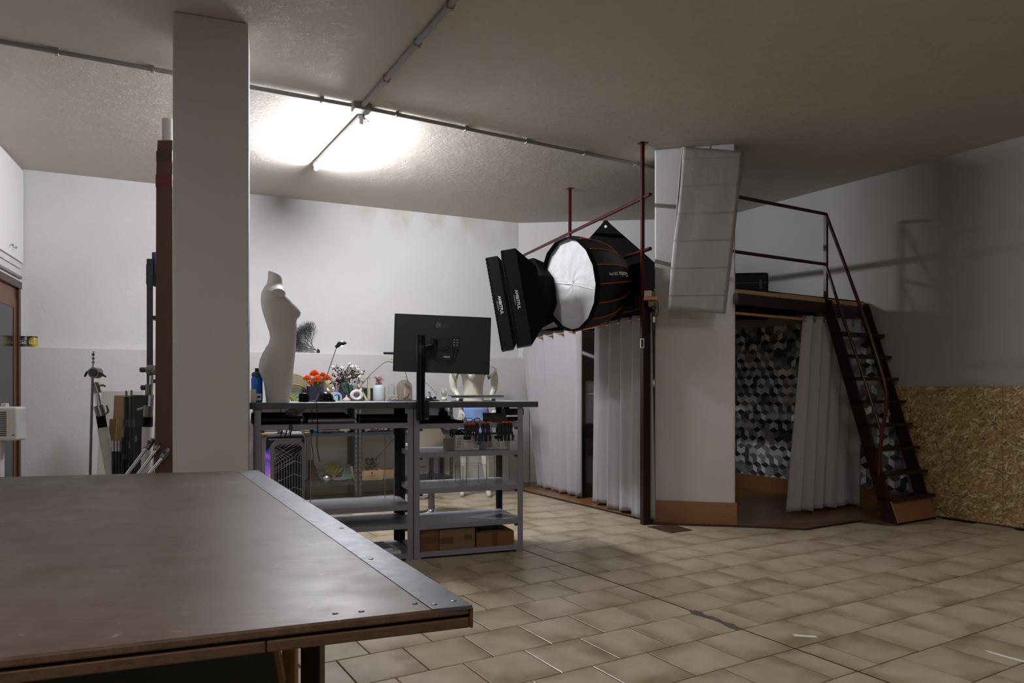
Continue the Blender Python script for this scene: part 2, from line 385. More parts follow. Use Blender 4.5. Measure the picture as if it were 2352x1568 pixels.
# plank strips parallel to the tile joints, each clipped to two convex halves of the outline
hullA = [lam[i] for i in range(len(lam))]
def inlam(p):
    c = False; n = len(lam)
    for i in range(n):
        a, b = lam[i], lam[(i+1) % n]
        if (a[1] > p[1]) != (b[1] > p[1]) and p[0] < (b[0]-a[0])*(p[1]-a[1])/(b[1]-a[1])+a[0]: c = not c
    return c
LB = -tb; PW, PL = .19, 1.28
hull = [tuple(p) for p in [fl(1198, 1127)[:2], fl(1469, 1192)[:2], fl(1850, 1216)[:2], fl(1972, 1197)[:2], (3.99, 6.80), (2.66, 9.17), (.1, 9.45)]]
ar = sum(hull[i][0]*hull[(i+1) % len(hull)][1]-hull[(i+1) % len(hull)][0]*hull[i][1] for i in range(len(hull)))
if ar < 0: hull = hull[::-1]
for i in range(-14, 24):
    for j in range(-6, 8):
        p0 = Vector(lam[0])+ta*(i*PW)+LB*(j*PL+(i % 3)*.43)
        q = [p0, p0+ta*(PW-.0018), p0+ta*(PW-.0018)+LB*(PL-.002), p0+LB*(PL-.002)]
        pc = clip_poly([tuple(x) for x in q], hull)
        if len(pc) < 3: continue
        A = abs(sum(pc[m][0]*pc[(m+1) % len(pc)][1]-pc[(m+1) % len(pc)][0]*pc[m][1] for m in range(len(pc))))/2
        if A > .006: MB().prism(pc, .008, .012).build('plank', M_lam, lf)
# edging strip of the laminate
k = MB()
edge = [fl(1198, 1127), fl(1469, 1192.5), fl(1500, 1204.5), fl(1690, 1210), fl(1850, 1217), fl(1972, 1198.5), fl(2040, 1207)]
for a, b in zip(edge[:-1], edge[1:]): k.bar((a.x, a.y, .008), (b.x, b.y, .008), .012, .014)
struct(k.build('trim_1', mat('dark_edging', '2c1a10', .6)), 'dark edging strip around the laminate floor')
# ---- pillars
def pillar(a, b, depth, z0, z1, label):
    a = Vector(a[:2]); b = Vector(b[:2]); d = (b-a).normalized(); n = Vector((-d.y, d.x))
    k = MB(); k.prism([tuple(a), tuple(b), tuple(b+n*depth), tuple(a+n*depth)], z0, z1)
    return struct(k.build('pillar', M_wall, bev=.012), label), a, b, d, n
pl1 = pillar(ce(396, 24), ce(571, 52), .4, 0, HC, 'square white pillar behind the work table')
PA = fl(1504, 1199); PB = fl(1689, 1206)
pl2 = pillar(PA, PB, .3, 0, HC, 'wide white pillar with a wooden skirting beside the loft')
a, b, d, n = pl2[1:]
hb = (1206-1154)/F*PB.y
k = MB(); t = .014; k.prism([tuple(a-d*t-n*t), tuple(b+d*t-n*t), tuple(b+d*t+n*.3), tuple(b+n*.3), tuple(b), tuple(a), tuple(a+n*.3), tuple(a-d*t+n*.3)], 0, hb)
struct(k.build('baseboard_pillar', M_lamb, bev=.002), 'orange brown laminate skirting around the wide pillar')
# ---- right wall: skirting, patterned wallpaper, strand boards
RN = Vector((-RD.y, RD.x)); RN = RN if RN.dot(-RO) > 0 else -RN      # into the room
def wr(u, v):      # picture -> (s along wall from RO towards the viewer, z)
    p, s = on(RO, RD, u); return s, zat(v, p.y)
def wp(s, z, off=0): return Vector((RO.x+RD.x*s+RN.x*off, RO.y+RD.y*s+RN.y*off, z))
sL = (W2-RO).dot(RD)+.01
s_e = wr(2100, 1140)[0]
k = MB()
q = [wp(sL, 0), wp(s_e, 0), wp(s_e, 0, .014), wp(sL, 0, .014)]
k.prism([tuple(p[:2]) for p in q], 0.008, .19); struct(k.build('baseboard_right', M_lamb, bev=.002), 'wooden skirting below the cube wallpaper')
q0 = wr(2093, 1131); q1 = wr(1990, 757); q1 = (q1[0], 1.98)
outl = [(sL+.02, .19), (q0[0], .19), q1, (sL+.02, 1.98)]
ar = sum(outl[i][0]*outl[(i+1) % 4][1]-outl[(i+1) % 4][0]*outl[i][1] for i in range(4))
if ar < 0: outl = outl[::-1]
k = MB(); hs = .07; hx = hs*math.sqrt(3)/2
k.quad(*[wp(p[0], p[1], .002) for p in (outl[0], outl[1], outl[2], outl[3])], col=(.05, .05, .05))
tones = [.03, .08, .18, .32, .62, .9, .2]
rr = random.Random(4)
for j in range(-1, 22):
    for i in range(-2, 60):
        cx = sL+i*2*hx+(j % 2)*hx; cz = .15+j*1.5*hs
        for kk in range(3):
            a0 = R(90+120*kk); ds = [(0, 0)]+[(hs*math.cos(a0+R(60*m)), hs*math.sin(a0+R(60*m))) for m in range(3)]
            poly = [(cx+p[0], cz+p[1]) for p in (ds[0], ds[1], ds[2], ds[3])]
            pc = clip_poly(poly, outl)
            if len(pc) < 3: continue
            tone = tones[rr.choice([(1, 2, 3, 3, 4, 5), (0, 0, 1, 2, 3), (2, 3, 4, 5, 5, 1)][kk])]
            t2 = tone*rr.uniform(.5, 1)
            n_ = len(pc); cs = [tuple([tone*(1-m/(n_))+t2*(m/n_)]*3) for m in range(n_)]
            vs = [wp(p[0], p[1], .003) for p in pc]; k.add(vs, [tuple(range(n_))], col=cs)
kw = NT('printed_wallpaper'); at_ = kw.n('ShaderNodeAttribute', attribute_name='tint'); kw.col(at_.outputs['Color']).rough(.6)
struct(k.build('trim_2', kw.m), 'black and white wallpaper printed with cubes under the loft')
# strand boards
o_a = wr(2046, 888); o_b = wr(2130, 1192); zt = o_a[1]
seam = wr(2306, 1000)[0]; endb = seam+2.5
kb = NT('strand_board'); at_ = kb.n('ShaderNodeAttribute', attribute_name='tint'); kb.col(kb.mix(.22, at_.outputs['Color'], kb.ramp(kb.noise(40, 6), [(.3, '5a4528'), (.7, 'b09464')]))).rough(.6)
def board(s0, s1, slanted, label):
    O = wp(s0, 0, .02); th = thing('strand_board', label, 'board', O, 0, 'strand boards on the right wall')
    k = MB(); zb = .012
    pts = [(s0, zt), (s1-.003, zt), (s1-.003, zb), ((o_b[0] if slanted else s0), zb)]
    fr = [wp(p[0], p[1], .018) for p in pts]; bk = [wp(p[0], p[1], .002) for p in pts]
    k.add(fr+bk, [(0, 1, 2, 3), (7, 6, 5, 4), (0, 4, 5, 1), (1, 5, 6, 2), (2, 6, 7, 3), (3, 7, 4, 0)], col=lin('8a6f43'))
    k.build('panel', kb.m, th)
    conv = pts; ar = sum(conv[i][0]*conv[(i+1) % 4][1]-conv[(i+1) % 4][0]*conv[i][1] for i in range(4))
    if ar < 0: conv = conv[::-1]
    k = MB(); rr = random.Random(int(s0*100)); cols = ['a5854e', 'b3925c', 'c2a572', '8b6d3d', 'b8965e', 'a8874c', 'd9c296', '6a4c28', 'c4a266', 'e2d0a8']
    for i in range(int(4200*(s1-s0))):
        c = (rr.uniform(s0-.05, s1+.05), rr.uniform(0, zt)); a = rr.gauss(0, .75)+R(20); L = rr.uniform(.010, .046)*rr.choice((.6, 1, 1)); wd = rr.uniform(.002, .0095)
        dx, dz = math.cos(a), math.sin(a); sk = rr.uniform(-.3, .3)*wd
        poly = [(c[0]-dx*L-dz*wd, c[1]-dz*L+dx*wd), (c[0]-dx*L*rr.uniform(.7, 1)+dz*wd, c[1]-dz*L-dx*wd), (c[0]+dx*L+dz*wd*.6, c[1]+dz*L-dx*wd*.6), (c[0]+dx*L*.8-dz*wd+sk, c[1]+dz*L*.8+dx*wd)]
        ar = sum(poly[m][0]*poly[(m+1) % 4][1]-poly[(m+1) % 4][0]*poly[m][1] for m in range(4))
        if ar < 0: poly = poly[::-1]
        pc = clip_poly(poly, conv)
        if len(pc) < 3: continue
        cc = lin(rr.choice(cols)); f = rr.uniform(.65, .95); off = .0185+i*3e-7
        k.add([wp(p[0], p[1], off) for p in pc], [tuple(range(len(pc)))], col=tuple(x*f for x in cc))
    o = k.build('wood_strand', kb.m, th); o['kind'] = 'stuff'
board(o_a[0], seam, True, 'pressed wood strand board on the lower right wall beside the steep ladder')
board(seam, endb, False, 'pressed wood strand board right of the seam, cut off by the picture edge')
k = MB(); q = [wp(o_b[0], 0, 0), wp(endb, 0, 0), wp(endb, 0, .024), wp(o_b[0], 0, .024)]
k.prism([tuple(p[:2]) for p in q], 0, .012); struct(k.build('trim_3', mat('dark_edging', '2c1a10')), 'dark strip under the strand boards')
# ---- left wall door, wall cupboards
def wl(u, v):
    p, s = on(W0, -dL, u); return s, zat(v, p.y)
def lp(s, z, off=0): return Vector((W0.x-dL.x*s+nL.x*off, W0.y-dL.y*s+nL.y*off, z))
M_door = wood('door_wood', '26130a', '3c2012', 1, (8, 8, 1.2), .35)
M_door2 = wood('door_wood_light', '44240f', '5c3418', 1, (8, 8, 1.2), .35)
sd0 = wl(40, 700)[0]; zd = wl(40, 664)[1]
dth = bpy.data.objects.new('door_1', None); COL.objects.link(dth); dth.location = lp(sd0+.5, 0); MATW[dth.name] = frame(dth.location); struct(dth, 'dark brown wooden door with a glass pane at the left edge')
def lbox(k, s0, s1, z0, z1, o0, o1):
    k.add([lp(s, z, o) for z in (z0, z1) for o in (o0, o1) for s in (s0, s1)], [(0, 2, 3, 1), (4, 5, 7, 6), (0, 1, 5, 4), (2, 6, 7, 3), (0, 4, 6, 2), (1, 3, 7, 5)]); return k
fo = 0.03
k = MB(); lbox(k, sd0, sd0+.07, 0, zd, 0, fo); lbox(k, sd0+1.0, sd0+1.07, 0, zd, 0, fo); lbox(k, sd0, sd0+1.07, zd, zd+.07, 0, fo+.01); k.build('door_frame', M_door, dth, bev=.004)
k = MB(); lbox(k, sd0+.07, sd0+.17, 0, zd-.1, 0, .012); lbox(k, sd0+.9, sd0+1, 0, zd-.1, 0, .012); lbox(k, sd0+.17, sd0+.9, zd-.2, zd-.1, 0, .012); lbox(k, sd0+.17, sd0+.9, 0, .22, 0, .012); lbox(k, sd0+.07, sd0+1, zd-.1, zd, 0, .006); k.build('door_leaf', M_door2, dth, bev=.003)
k = MB(); lbox(k, sd0+.17, sd0+.9, .22, zd-.2, .001, .006); k.build('door_pane', mat('dark_glass', '14181c', .15), dth)
# cupboards above
zc0 = wl(44, 603)[1]; zc1 = HC-.02; cs = wl(46, 500)[0]
for i, (sa, sb) in enumerate(((cs, wl(17, 500)[0]), (wl(17, 500)[0], wl(17, 500)[0]+.42))):
    th = thing('wall_cupboard', ('white wall cupboard in the corner above the door' if i == 0 else 'white wall cupboard at the left picture edge above the door'), 'cupboard', lp((sa+sb)/2, zc0, .01), 0, 'white wall cupboards above the door')
    k = MB(); lbox(k, sa, sb, zc0-.06, zc1+.02, .0, .012); k.build('body', M_wall, th)
    k = MB(); lbox(k, sa+.004, sb-.004, zc0, zc1-.01, .012, .03); d_ = k.build('door', mat('white_door_paint', 'd0cdcb', .5, var=.04), th, bev=.003)
    sk = sb-.06 if i == 0 else sa+.06
    k = MB(); a = lp(sk, zc0+.09, .03); b = lp(sk, zc0+.09, .055); k.cyl(a, b, .006, seg=8); k.ball(tuple(b), .013); k.build('knob', M_chrome, d_)
k = MB(); lbox(k, .02, cs+1.0, zc0-.16, zc0-.135, 0, .02); struct(k.build('trim_4', mat('grey_rail', '77726f', .6)), 'thin rail below the wall cupboards')
# ---- conduits on the ceiling
M_cond = mat('grey_conduit', '8d8a87', .5, var=.08)
def conduit(a, b, clips, label, r=.016):
    a = Vector((a.x, a.y, HC-r-.004)); b = Vector((b.x, b.y, HC-r-.004)); th = thing('cable_conduit', label, 'conduit', tuple(a.lerp(b, .5)), 0, 'cable conduits on the ceiling')
    k = MB(); k.cyl(a, b, r, seg=10); k.build('pipe', M_cond, th); d = (b-a).normalized()
    for c in clips:
        p, s = on(a, d, c); p.z = a.z
        k = MB(); k.bar(p-d*.012, p+d*.012, r*2.6, r*2.5); s_ = Vector((-d.y, d.x, 0)); k.cyl(p+s_*.03+Vector((0, 0, 0)), p+s_*.03+Vector((0, 0, .018)), .008, seg=6); k.build('clip', M_cond, th, bev=.003)
J = ce(830, 240)
cA = ce(0, 88); dd = (J-cA).normalized(); cEnd = ce(1504, 380)
conduit(cA-dd*.6, J-dd*.08, (130, 350, 740), 'long grey ceiling conduit running left from the junction box')
conduit(J+(cEnd-J).normalized()*.08, cEnd, (911, 1070, 1210, 1343, 1460), 'grey ceiling conduit running from the junction box to the wide pillar')
e1 = ce(1035, 0); db = (e1-J).normalized()
conduit(J+db*.06, e1+db*3.2, (886, 957, 1032), 'grey ceiling conduit running towards the viewer', .019)
k = MB(frame((J.x, J.y, 0), math.atan2(dd.y, dd.x))); k.box(-.07, .07, -.055, .055, HC-.055, HC); o = base_origin(k.build('junction_box', M_cond, bev=.008)); tag(o, 'square grey junction box where the ceiling conduits meet', 'junction box')
# ---- fluorescent lamp
la = hz(828, 286, HC-.075); lb = hz(726, 388, HC-.075); dl = (lb-la).normalized()
th = thing('fluorescent_lamp', 'glowing bare fluorescent tube lamp on the ceiling beside the junction box', 'ceiling lamp', (la.lerp(lb, .5).x, la.lerp(lb, .5).y, HC-.1))
up = Vector((0, 0, 1)); sd = dl.cross(up)
k = MB(); k.bar(la-dl*.03+up*.05, lb+dl*.03+up*.05, .05, .035); k.build('housing', M_white, th, bev=.004)
for p, s_ in ((la, -1), (lb, 1)): k = MB(); k.bar(p+dl*s_*.032+up*.018, p+dl*s_*.004+up*.018, .034, .05); k.build('end_cap', M_white, th, bev=.004)
kt = NT('tube_glow'); kt.b.inputs['Emission Color'].default_value = (.93, .95, 1, 1); kt.b.inputs['Emission Strength'].default_value = TUBE_STRENGTH
k = MB(); k.cyl(la, lb, .014, seg=14); k.build('tube', kt.m, th)
k = MB(); p0 = Vector((J.x, J.y, HC-.05)); k.tube([p0+Vector((.0, .05, 0)), p0+Vector((.01, .1, -.05)), p0+Vector((.03, .14, -.03)), la-dl*.05+up*.05], .005, 6); k.build('supply_cord', mat('grey_cord', '55504e', .5), th)
# ================================================================ LOFT
P1 = Vector((1.179, 6.445, 0)); P2 = Vector((.638, 7.866, 0)); eL = Vector((P2-P1)[:2]).normalized()
L0 = Vector((3.438, 6.452, 0)); R0 = Vector((3.981, 6.786, 0)); LT = Vector((3.124, 7.107, 0)); eF = Vector((.543, .334)).normalized()
RT = Vector((LT.x+eF.x*.637, LT.y+eF.y*.637, 0)); FR0 = Vector((2.045, 6.40, 0))
DECK = 2.13; RZ1, RZ2 = 2.97, 2.47
loft = thing('loft_platform', 'dark red steel loft platform with railings beside the wide white pillar', 'loft', (2.2, 8, 0))
back = Vector((P1.x+eL.x*3.15, P1.y+eL.y*3.15, 0))
outd = [(P1.x+.03, P1.y+.03), (back.x+.08, back.y-.03), (2.62, 9.16), (RT.x+.04, RT.y+.1), (RT.x, RT.y), (LT.x, LT.y), (FR0.x, FR0.y+.02)]
# deck boards
M_osbd = mat('raw_chipboard', 'b89a6c', .75, var=.2, scale=40, bump=.2)
ar = sum(outd[i][0]*outd[(i+1) % 7][1]-outd[(i+1) % 7][0]*outd[i][1] for i in range(7))
dk = outd if ar > 0 else outd[::-1]
oF = Vector((FR0.x, FR0.y)); nF = Vector((-eF.y, eF.x))
hp = [tuple(x) for x in (Vector((1.25, 6.62)), Vector((2.035, 6.45)), Vector((LT.x, LT.y)), Vector((RT.x, RT.y)), Vector((RT.x+.04, RT.y+.1)), Vector((2.62, 9.16)), Vector((back.x+.08, back.y-.03)))]
for i in range(-3, 6):
    a = oF+eF*(i*.62-.02); b = a+eF*.614
    q = [a-nF*2, b-nF*2, b+nF*5, a+nF*5]; pc = clip_poly([tuple(x) for x in q], hp)
    if len(pc) > 2:
        lo = .004 if i % 2 else 0
        MB().prism(pc, DECK-.05+lo, DECK+lo).build('deck_board', M_osbd, loft)
MB().prism(hp, DECK+.004, DECK+.012).build('black_felt', M_blackf, loft)
# red beams
def beam(a, b, z0, z1, w_=.06, m=M_red, name='beam'):
    a = Vector(a[:2]); b = Vector(b[:2]); d = (b-a).normalized(); n = Vector((-d.y, d.x))*w_/2
    MB().prism([tuple(a-n), tuple(b-n), tuple(b+n), tuple(a+n)], z0, z1).build(name, m, loft, bev=.003)
beam(P1, back, 1.95, DECK-.05); beam(Vector((FR0.x-.05, FR0.y-.03)), RT, DECK-.145, DECK-.05)
for s in (.75, 1.5, 2.25, 2.95): p = P1+Vector((eL.x, eL.y, 0))*s; beam(p, Vector((p.x+2.3-.1*s, p.y+.5-.35*s if s < 2 else p.y-.1, 0)), 1.99, DECK-.05, .05)
# posts
k = MB(); k.box(-.038, .038, -.03, .03, 0, 2.17, M=frame((P1.x+.03, P1.y+.03, 0), R(20))); k.build('post', M_red, loft, bev=.004)
k = MB(); k.box(-.014, .014, -.014, .014, 1.6, HC, M=frame((P1.x-.005, P1.y-.02, 0), R(20))); k.box(-.035, .035, -.035, .035, HC-.006, HC, M=frame((P1.x, P1.y-.02, 0), R(20))); k.build('hanger_post', M_redb, loft)
k = MB(); k.box(-.014, .014, -.014, .014, 1.97, HC, M=frame(P2, R(20))); k.box(-.035, .035, -.035, .035, HC-.006, HC, M=frame(P2, R(20))); k.build('hanger_post', M_redb, loft)
k = MB(); k.box(-.016, .016, -.016, .016, DECK-.15, RZ1, M=frame(LT, R(31))); k.build('corner_post', M_redb, loft)
def rail(a, b, z, r=.017, name='rail'):
    k = MB(); k.cyl((a.x, a.y, z), (b.x, b.y, z), r, seg=12); return k.build(name, M_redb, loft)
E3 = Vector((eL.x, eL.y, 0))
for z, s1 in ((RZ1-.02, 3.1), (RZ2, 3.1)): rail(P1-E3*.13, P1+E3*s1, z)
for z in (RZ1, RZ2-.0): rail(FR0-Vector((eF.x, eF.y, 0))*.12+Vector((0, .08, 0)), LT, z, .016)
# curtain rods (round wooden)
M_rod = wood('rod_wood', 'a57c4d', 'b98f5d', 1, (3, 3, 3), .5)
nLn = Vector((eL.y*-1, eL.x)); nLn = nLn if nLn.x > 0 else -nLn
CR = .10
ra = P1+E3*.02+Vector((nLn.x*CR, nLn.y*CR, 0)); rb = P1+E3*3.05+Vector((nLn.x*CR, nLn.y*CR, 0))
k = MB(); k.cyl((ra.x, ra.y, 1.885), (rb.x, rb.y, 1.885), .013); o = base_origin(k.build('curtain_rod', M_rod)); tag(o, 'wooden curtain rod carrying the two curtains left of the red post', 'curtain rod')
EF3 = Vector((eF.x, eF.y, 0)); NF3 = Vector((-eF.y, eF.x, 0))
fa = FR0+NF3*.07; fb = RT+NF3*.07-EF3*.12
k = MB(); k.cyl((fa.x, fa.y, 1.915), (fb.x, fb.y, 1.915), .013); o = base_origin(k.build('curtain_rod', M_rod)); tag(o, 'wooden curtain rod under the loft edge between the wide pillar and the ladder', 'curtain rod')
# ---------------------------------------------------------------- curtains
def cloth_mat():
    k = NT('light_grey_curtain'); n1 = k.noise(60, 3); c = k.mix(n1, '9a969a', 'a6a2a6'); k.col(c).rough(.75); k.b.inputs['Sheen Weight'].default_value = .25
    k.b.inputs['Subsurface Weight'].default_value = 0
    k.bump(k.math('ADD', k.noise(7, 5, vec=k.map(k.coord(), (1, 1, .6)), rough=.6), k.math('MULTIPLY', k.noise(250, 2), .1)), .35, .012); return k.m
M_cur = cloth_mat()
def curtain(label, T0, T1, B0, B1, ztop, zbot, folds, at_=.034, ab=.062, seed=1, grommets=True, crease=True, skew=None, group='pale grey eyelet curtains of the loft'):
    rnd = random.Random(seed); T0, T1, B0, B1 = [Vector(x[:2]) for x in (T0, T1, B0, B1)]
    th = thing('curtain', label, 'curtain', ((B0.x+B1.x)/2, (B0.y+B1.y)/2, zbot), 0, group)
    n = folds*18; rows = []; H = 34
    ph = [rnd.uniform(-.5, .5) for _ in range(folds+2)]; am = [rnd.uniform(.55, 1.25) for _ in range(folds+2)]
    d = (T1-T0).normalized(); nn = Vector((-d.y, d.x))
    for h in range(H+1):
        f = h/H; z = ztop+.035+(zbot-ztop-.035)*f; row = []
        for i in range(n+1):
            s = i/n; c = s*folds; ci = int(min(c, folds-1e-6)); cf = c-ci
            A = (at_*(1-f)+ab*f)*(am[ci]*(1-cf)+am[ci+1]*cf if f > .1 else 1)
            wv = math.sin(2*math.pi*(c+f*.12*(ph[ci]*(1-cf)+ph[ci+1]*cf)))
            wv = wv*(1-.25*f*abs(wv)) + .22*f*math.sin(4.3*math.pi*c+ph[ci]*4)
            p = (T0*(1-f)+B0*f)*(1-s)+(T1*(1-f)+B1*f)*s
            off = nn*(A*wv)+d*(A*.22*math.sin(4*math.pi*c)*(.5+.5*f))
            zz = z+(f**6)*.012*math.sin(3.1*c+seed)
            row.append((p.x+off.x, p.y+off.y, zz))
        rows.append(row)
    k = MB(); k.grid(rows); cl = k.build('cloth', M_cur, th, solid=.0025)
    k = MB(); k.grid([[(p[0], p[1], p[2]+(.05 if q == 0 else 0)) for p in rows[-1]] for q in (0, 1)]); 
    if grommets:
        for i in range(2*folds):
            s = (i+.5)/(2*folds); p = T0.lerp(T1, s); m = axis_frame((p.x, p.y, ztop), (0, 0, 1), Vector((d.x, d.y, 0))*.6+Vector((nn.x, nn.y, 0))*(1 if i % 2 else -1))
            k = MB(); k.lathe([(.02, -.004), (.026, -.004), (.028, 0), (.026, .004), (.02, .004), (.02, -.004)], seg=18, M=m); k.build('eyelet', M_chrome, th)
    return th
e2 = (eL.x, eL.y)
def onL(u, off=CR): return on(P1, e2, u, (nLn.x*off, nLn.y*off))[0]
curtain('pale grey curtain hanging left of the gap, below the strip softboxes', onL(1337), onL(1196), onL(1334, .16), onL(1232, .10), 1.885, .03, 6, seed=3)
curtain('pale grey curtain hanging between the gap and the dark red post', onL(1497, CR), onL(1366), onL(1502, .12), onL(1360, .14), 1.885, .03, 5, seed=8, ab=.06)
e3 = (eF.x, eF.y)
def onF(u, off=.07): return on(FR0, e3, u, (NF3.x*off, NF3.y*off))[0]
cc = curtain('bunched grey curtain behind the steep red ladder', onF(1845), onF(1977), onF(1808, .06), onF(1972, .02), 1.915, .05, 6, seed=5, at_=.022, ab=.045)
# ---------------------------------------------------------------- ladder
lad = thing('steep_ladder', 'steep dark red loft ladder with tube handrail and a wooden kick board', 'ladder', tuple((L0+R0)/2))
TOPZ = DECK-.02
def sp(s, side=0, fwd=0, dz=0):      # point along the ladder, s 0..1, side 0 left..1 right
    a = L0.lerp(LT, s); p = a+(R0-L0)*side; return Vector((p.x, p.y, TOPZ*s+dz))
hd = Vector((LT.x-L0.x, LT.y-L0.y, 0)).normalized(); ef = Vector(((R0-L0).x, (R0-L0).y, 0)).normalized()
for side in (0, 1):
    w_ = .12/2; th_ = .02; c = []
    for s in (-.0, 1.0):
        p = sp(s, side)
        c += [p-hd*(w_ if s > 0 else .055), p+hd*(w_ if s > 0 else .085)]
    k = MB(); A = [c[0], c[1], c[3], c[2]]; B = [p+ef*(th_ if side == 0 else -th_) for p in A]
    k.add(A+B, [(0, 1, 2, 3), (7, 6, 5, 4), (0, 4, 5, 1), (1, 5, 6, 2), (2, 6, 7, 3), (3, 7, 4, 0)])
    k.build('stringer', M_red, lad, bev=.002)
for i in range(8):
    z = .235+.2215*i; s = z/TOPZ; a = sp(s, 0); b = sp(s, 1)
    k = MB(); vs = []
    for zz in (z-.03, z):
        for q in (a-hd*.10, b-hd*.10+ef*.05, b+hd*.06+ef*.05, a+hd*.06): vs.append((q.x, q.y, zz))
    k.add(vs, [(0, 3, 2, 1), (4, 5, 6, 7), (0, 1, 5, 4), (1, 2, 6, 5), (2, 3, 7, 6), (3, 0, 4, 7)]); k.build('tread', M_red, lad, bev=.002)
k = MB(); a0 = sp(.012, 0)-hd*.07; a1 = sp(.012, 1)-hd*.07; b1 = sp(.10, 1)-hd*.062; b0 = sp(.10, 0)-hd*.062
off = hd*.012
k.add([a0, a1, b1, b0, a0+off, a1+off, b1+off, b0+off], [(0, 1, 2, 3), (7, 6, 5, 4), (0, 4, 5, 1), (1, 5, 6, 2), (2, 6, 7, 3), (3, 7, 4, 0)]); k.build('kick_board', M_lamb, lad)
def lpz(u, v):
    k_ = (u-CX)/F; s = (L0.x-k_*L0.y)/(k_*(LT.y-L0.y)-(LT.x-L0.x)); Y = L0.y+s*(LT.y-L0.y); return Vector((L0.x+s*(LT.x-L0.x), Y, zat(v, Y)))
k = MB(); k.tube([Vector((LT.x, LT.y, RZ1)), lpz(1947, 625), lpz(1995, 757), lpz(2030, 870), lpz(2037, 908), lpz(2034, 950), lpz(2026, 990), lpz(2021, 1040), lpz(2019, 1092)], .016, 10); k.build('handrail', M_redb, lad)
k = MB(); k.tube([Vector((LT.x, LT.y, RZ2)), lpz(1925, 695), lpz(1975, 840), lpz(2022, 985), lpz(2025, 1000)], .014, 10); k.build('mid_rail', M_redb, lad)
# suitcase on deck
p = at(1725, 662, 7.0); th = thing('equipment_case', 'black hard equipment case lying on the loft deck beside the pillar', 'case', (p.x, p.y, DECK), R(-6))
k = MB(frame((p.x, p.y, DECK), R(-6))); k.box(-.3, .145, -.1, .2, 0, .225); k.build('case_body', M_blacks, th, bev=.02)
k = MB(frame((p.x, p.y, DECK), R(-6))); k.box(-.3, .148, -.104, .2, .12, .128); k.build('case_seam', M_greyd, th)
k = MB(frame((p.x, p.y, DECK), R(-6))); k.box(.05, .08, -.112, -.1, .06, .15); k.build('latch', M_black, th, bev=.003)
# fabric panel hanging on the wide pillar
def panel():
    Yp = 6.28; c = [at(1567, 338, Yp+.05), at(1708, 348, Yp-.02), at(1665, 720, Yp-.02), at(1535, 709, Yp+.02)]
    mid = sum(c, Vector())/4; th = thing('fabric_diffuser_panel', 'tall crumpled silver white fabric diffuser panel leaning on the wide pillar', 'reflector', (mid.x, mid.y, c[3].z))
    k = NT('silver_fabric'); co = k.coord(); wr_ = k.noise(4, 7, vec=k.map(co, (1, 1, .45), (0, R(25), 0)), rough=.6); fold = k.noise(2.2, 3, vec=co)
    k.col(k.mix(wr_, '8e8b88', '9c9996')).rough(.42); k.b.inputs['Sheen Weight'].default_value = .2
    sx = k.n('ShaderNodeSeparateXYZ'); k.l(co, sx.inputs[0]); cr = k.math('PINGPONG', sx.outputs[2], .12); seam = k.ramp(cr, [(.108, 0), (.12, 1)])
    k.bump(k.math('ADD', k.math('ADD', wr_, k.math('MULTIPLY', fold, .8)), k.math('MULTIPLY', seam, .5)), .5, .02); MAT = k.m
    rows = []; rnd = random.Random(3)
    for i in range(41):
        f = i/40; row = []
        for j in range(17):
            g = j/16; p = (c[0]*(1-g)+c[1]*g)*(1-f)+(c[3]*(1-g)+c[2]*g)*f
            bul = math.sin(math.pi*g)*math.sin(math.pi*f); dy = -.004*bul*(1+.5*math.sin(9*g+7*f))
            edge_in = .010*math.sin(math.pi*f*2)*(1 if j == 0 else 0)
            row.append((p.x+edge_in, p.y+dy-.01, p.z))
        rows.append(row)
    m = MB(); m.grid(rows); m.build('cloth', MAT, th, solid=.002)
    m = MB(); m.tube(c+[c[0]], .007, 6); m.build('rim', mat('grey_piping', '9a9794', .5), th)
    m = MB(); b = [p+Vector((0, .025, 0)) for p in c]; m.add(c+b, [(0, 1, 5, 4), (1, 2, 6, 5), (2, 3, 7, 6), (3, 0, 4, 7), (4, 5, 6, 7)]); m.build('back_cover', MAT, th)
    m = MB(); q = (c[0]+c[1])/2; m.tube([q+Vector((0, .03, -.02)), q+Vector((.0, .06, .05)), q+Vector((0, .13, .02))], .004, 6); m.build('hook', M_steel, th)
panel()
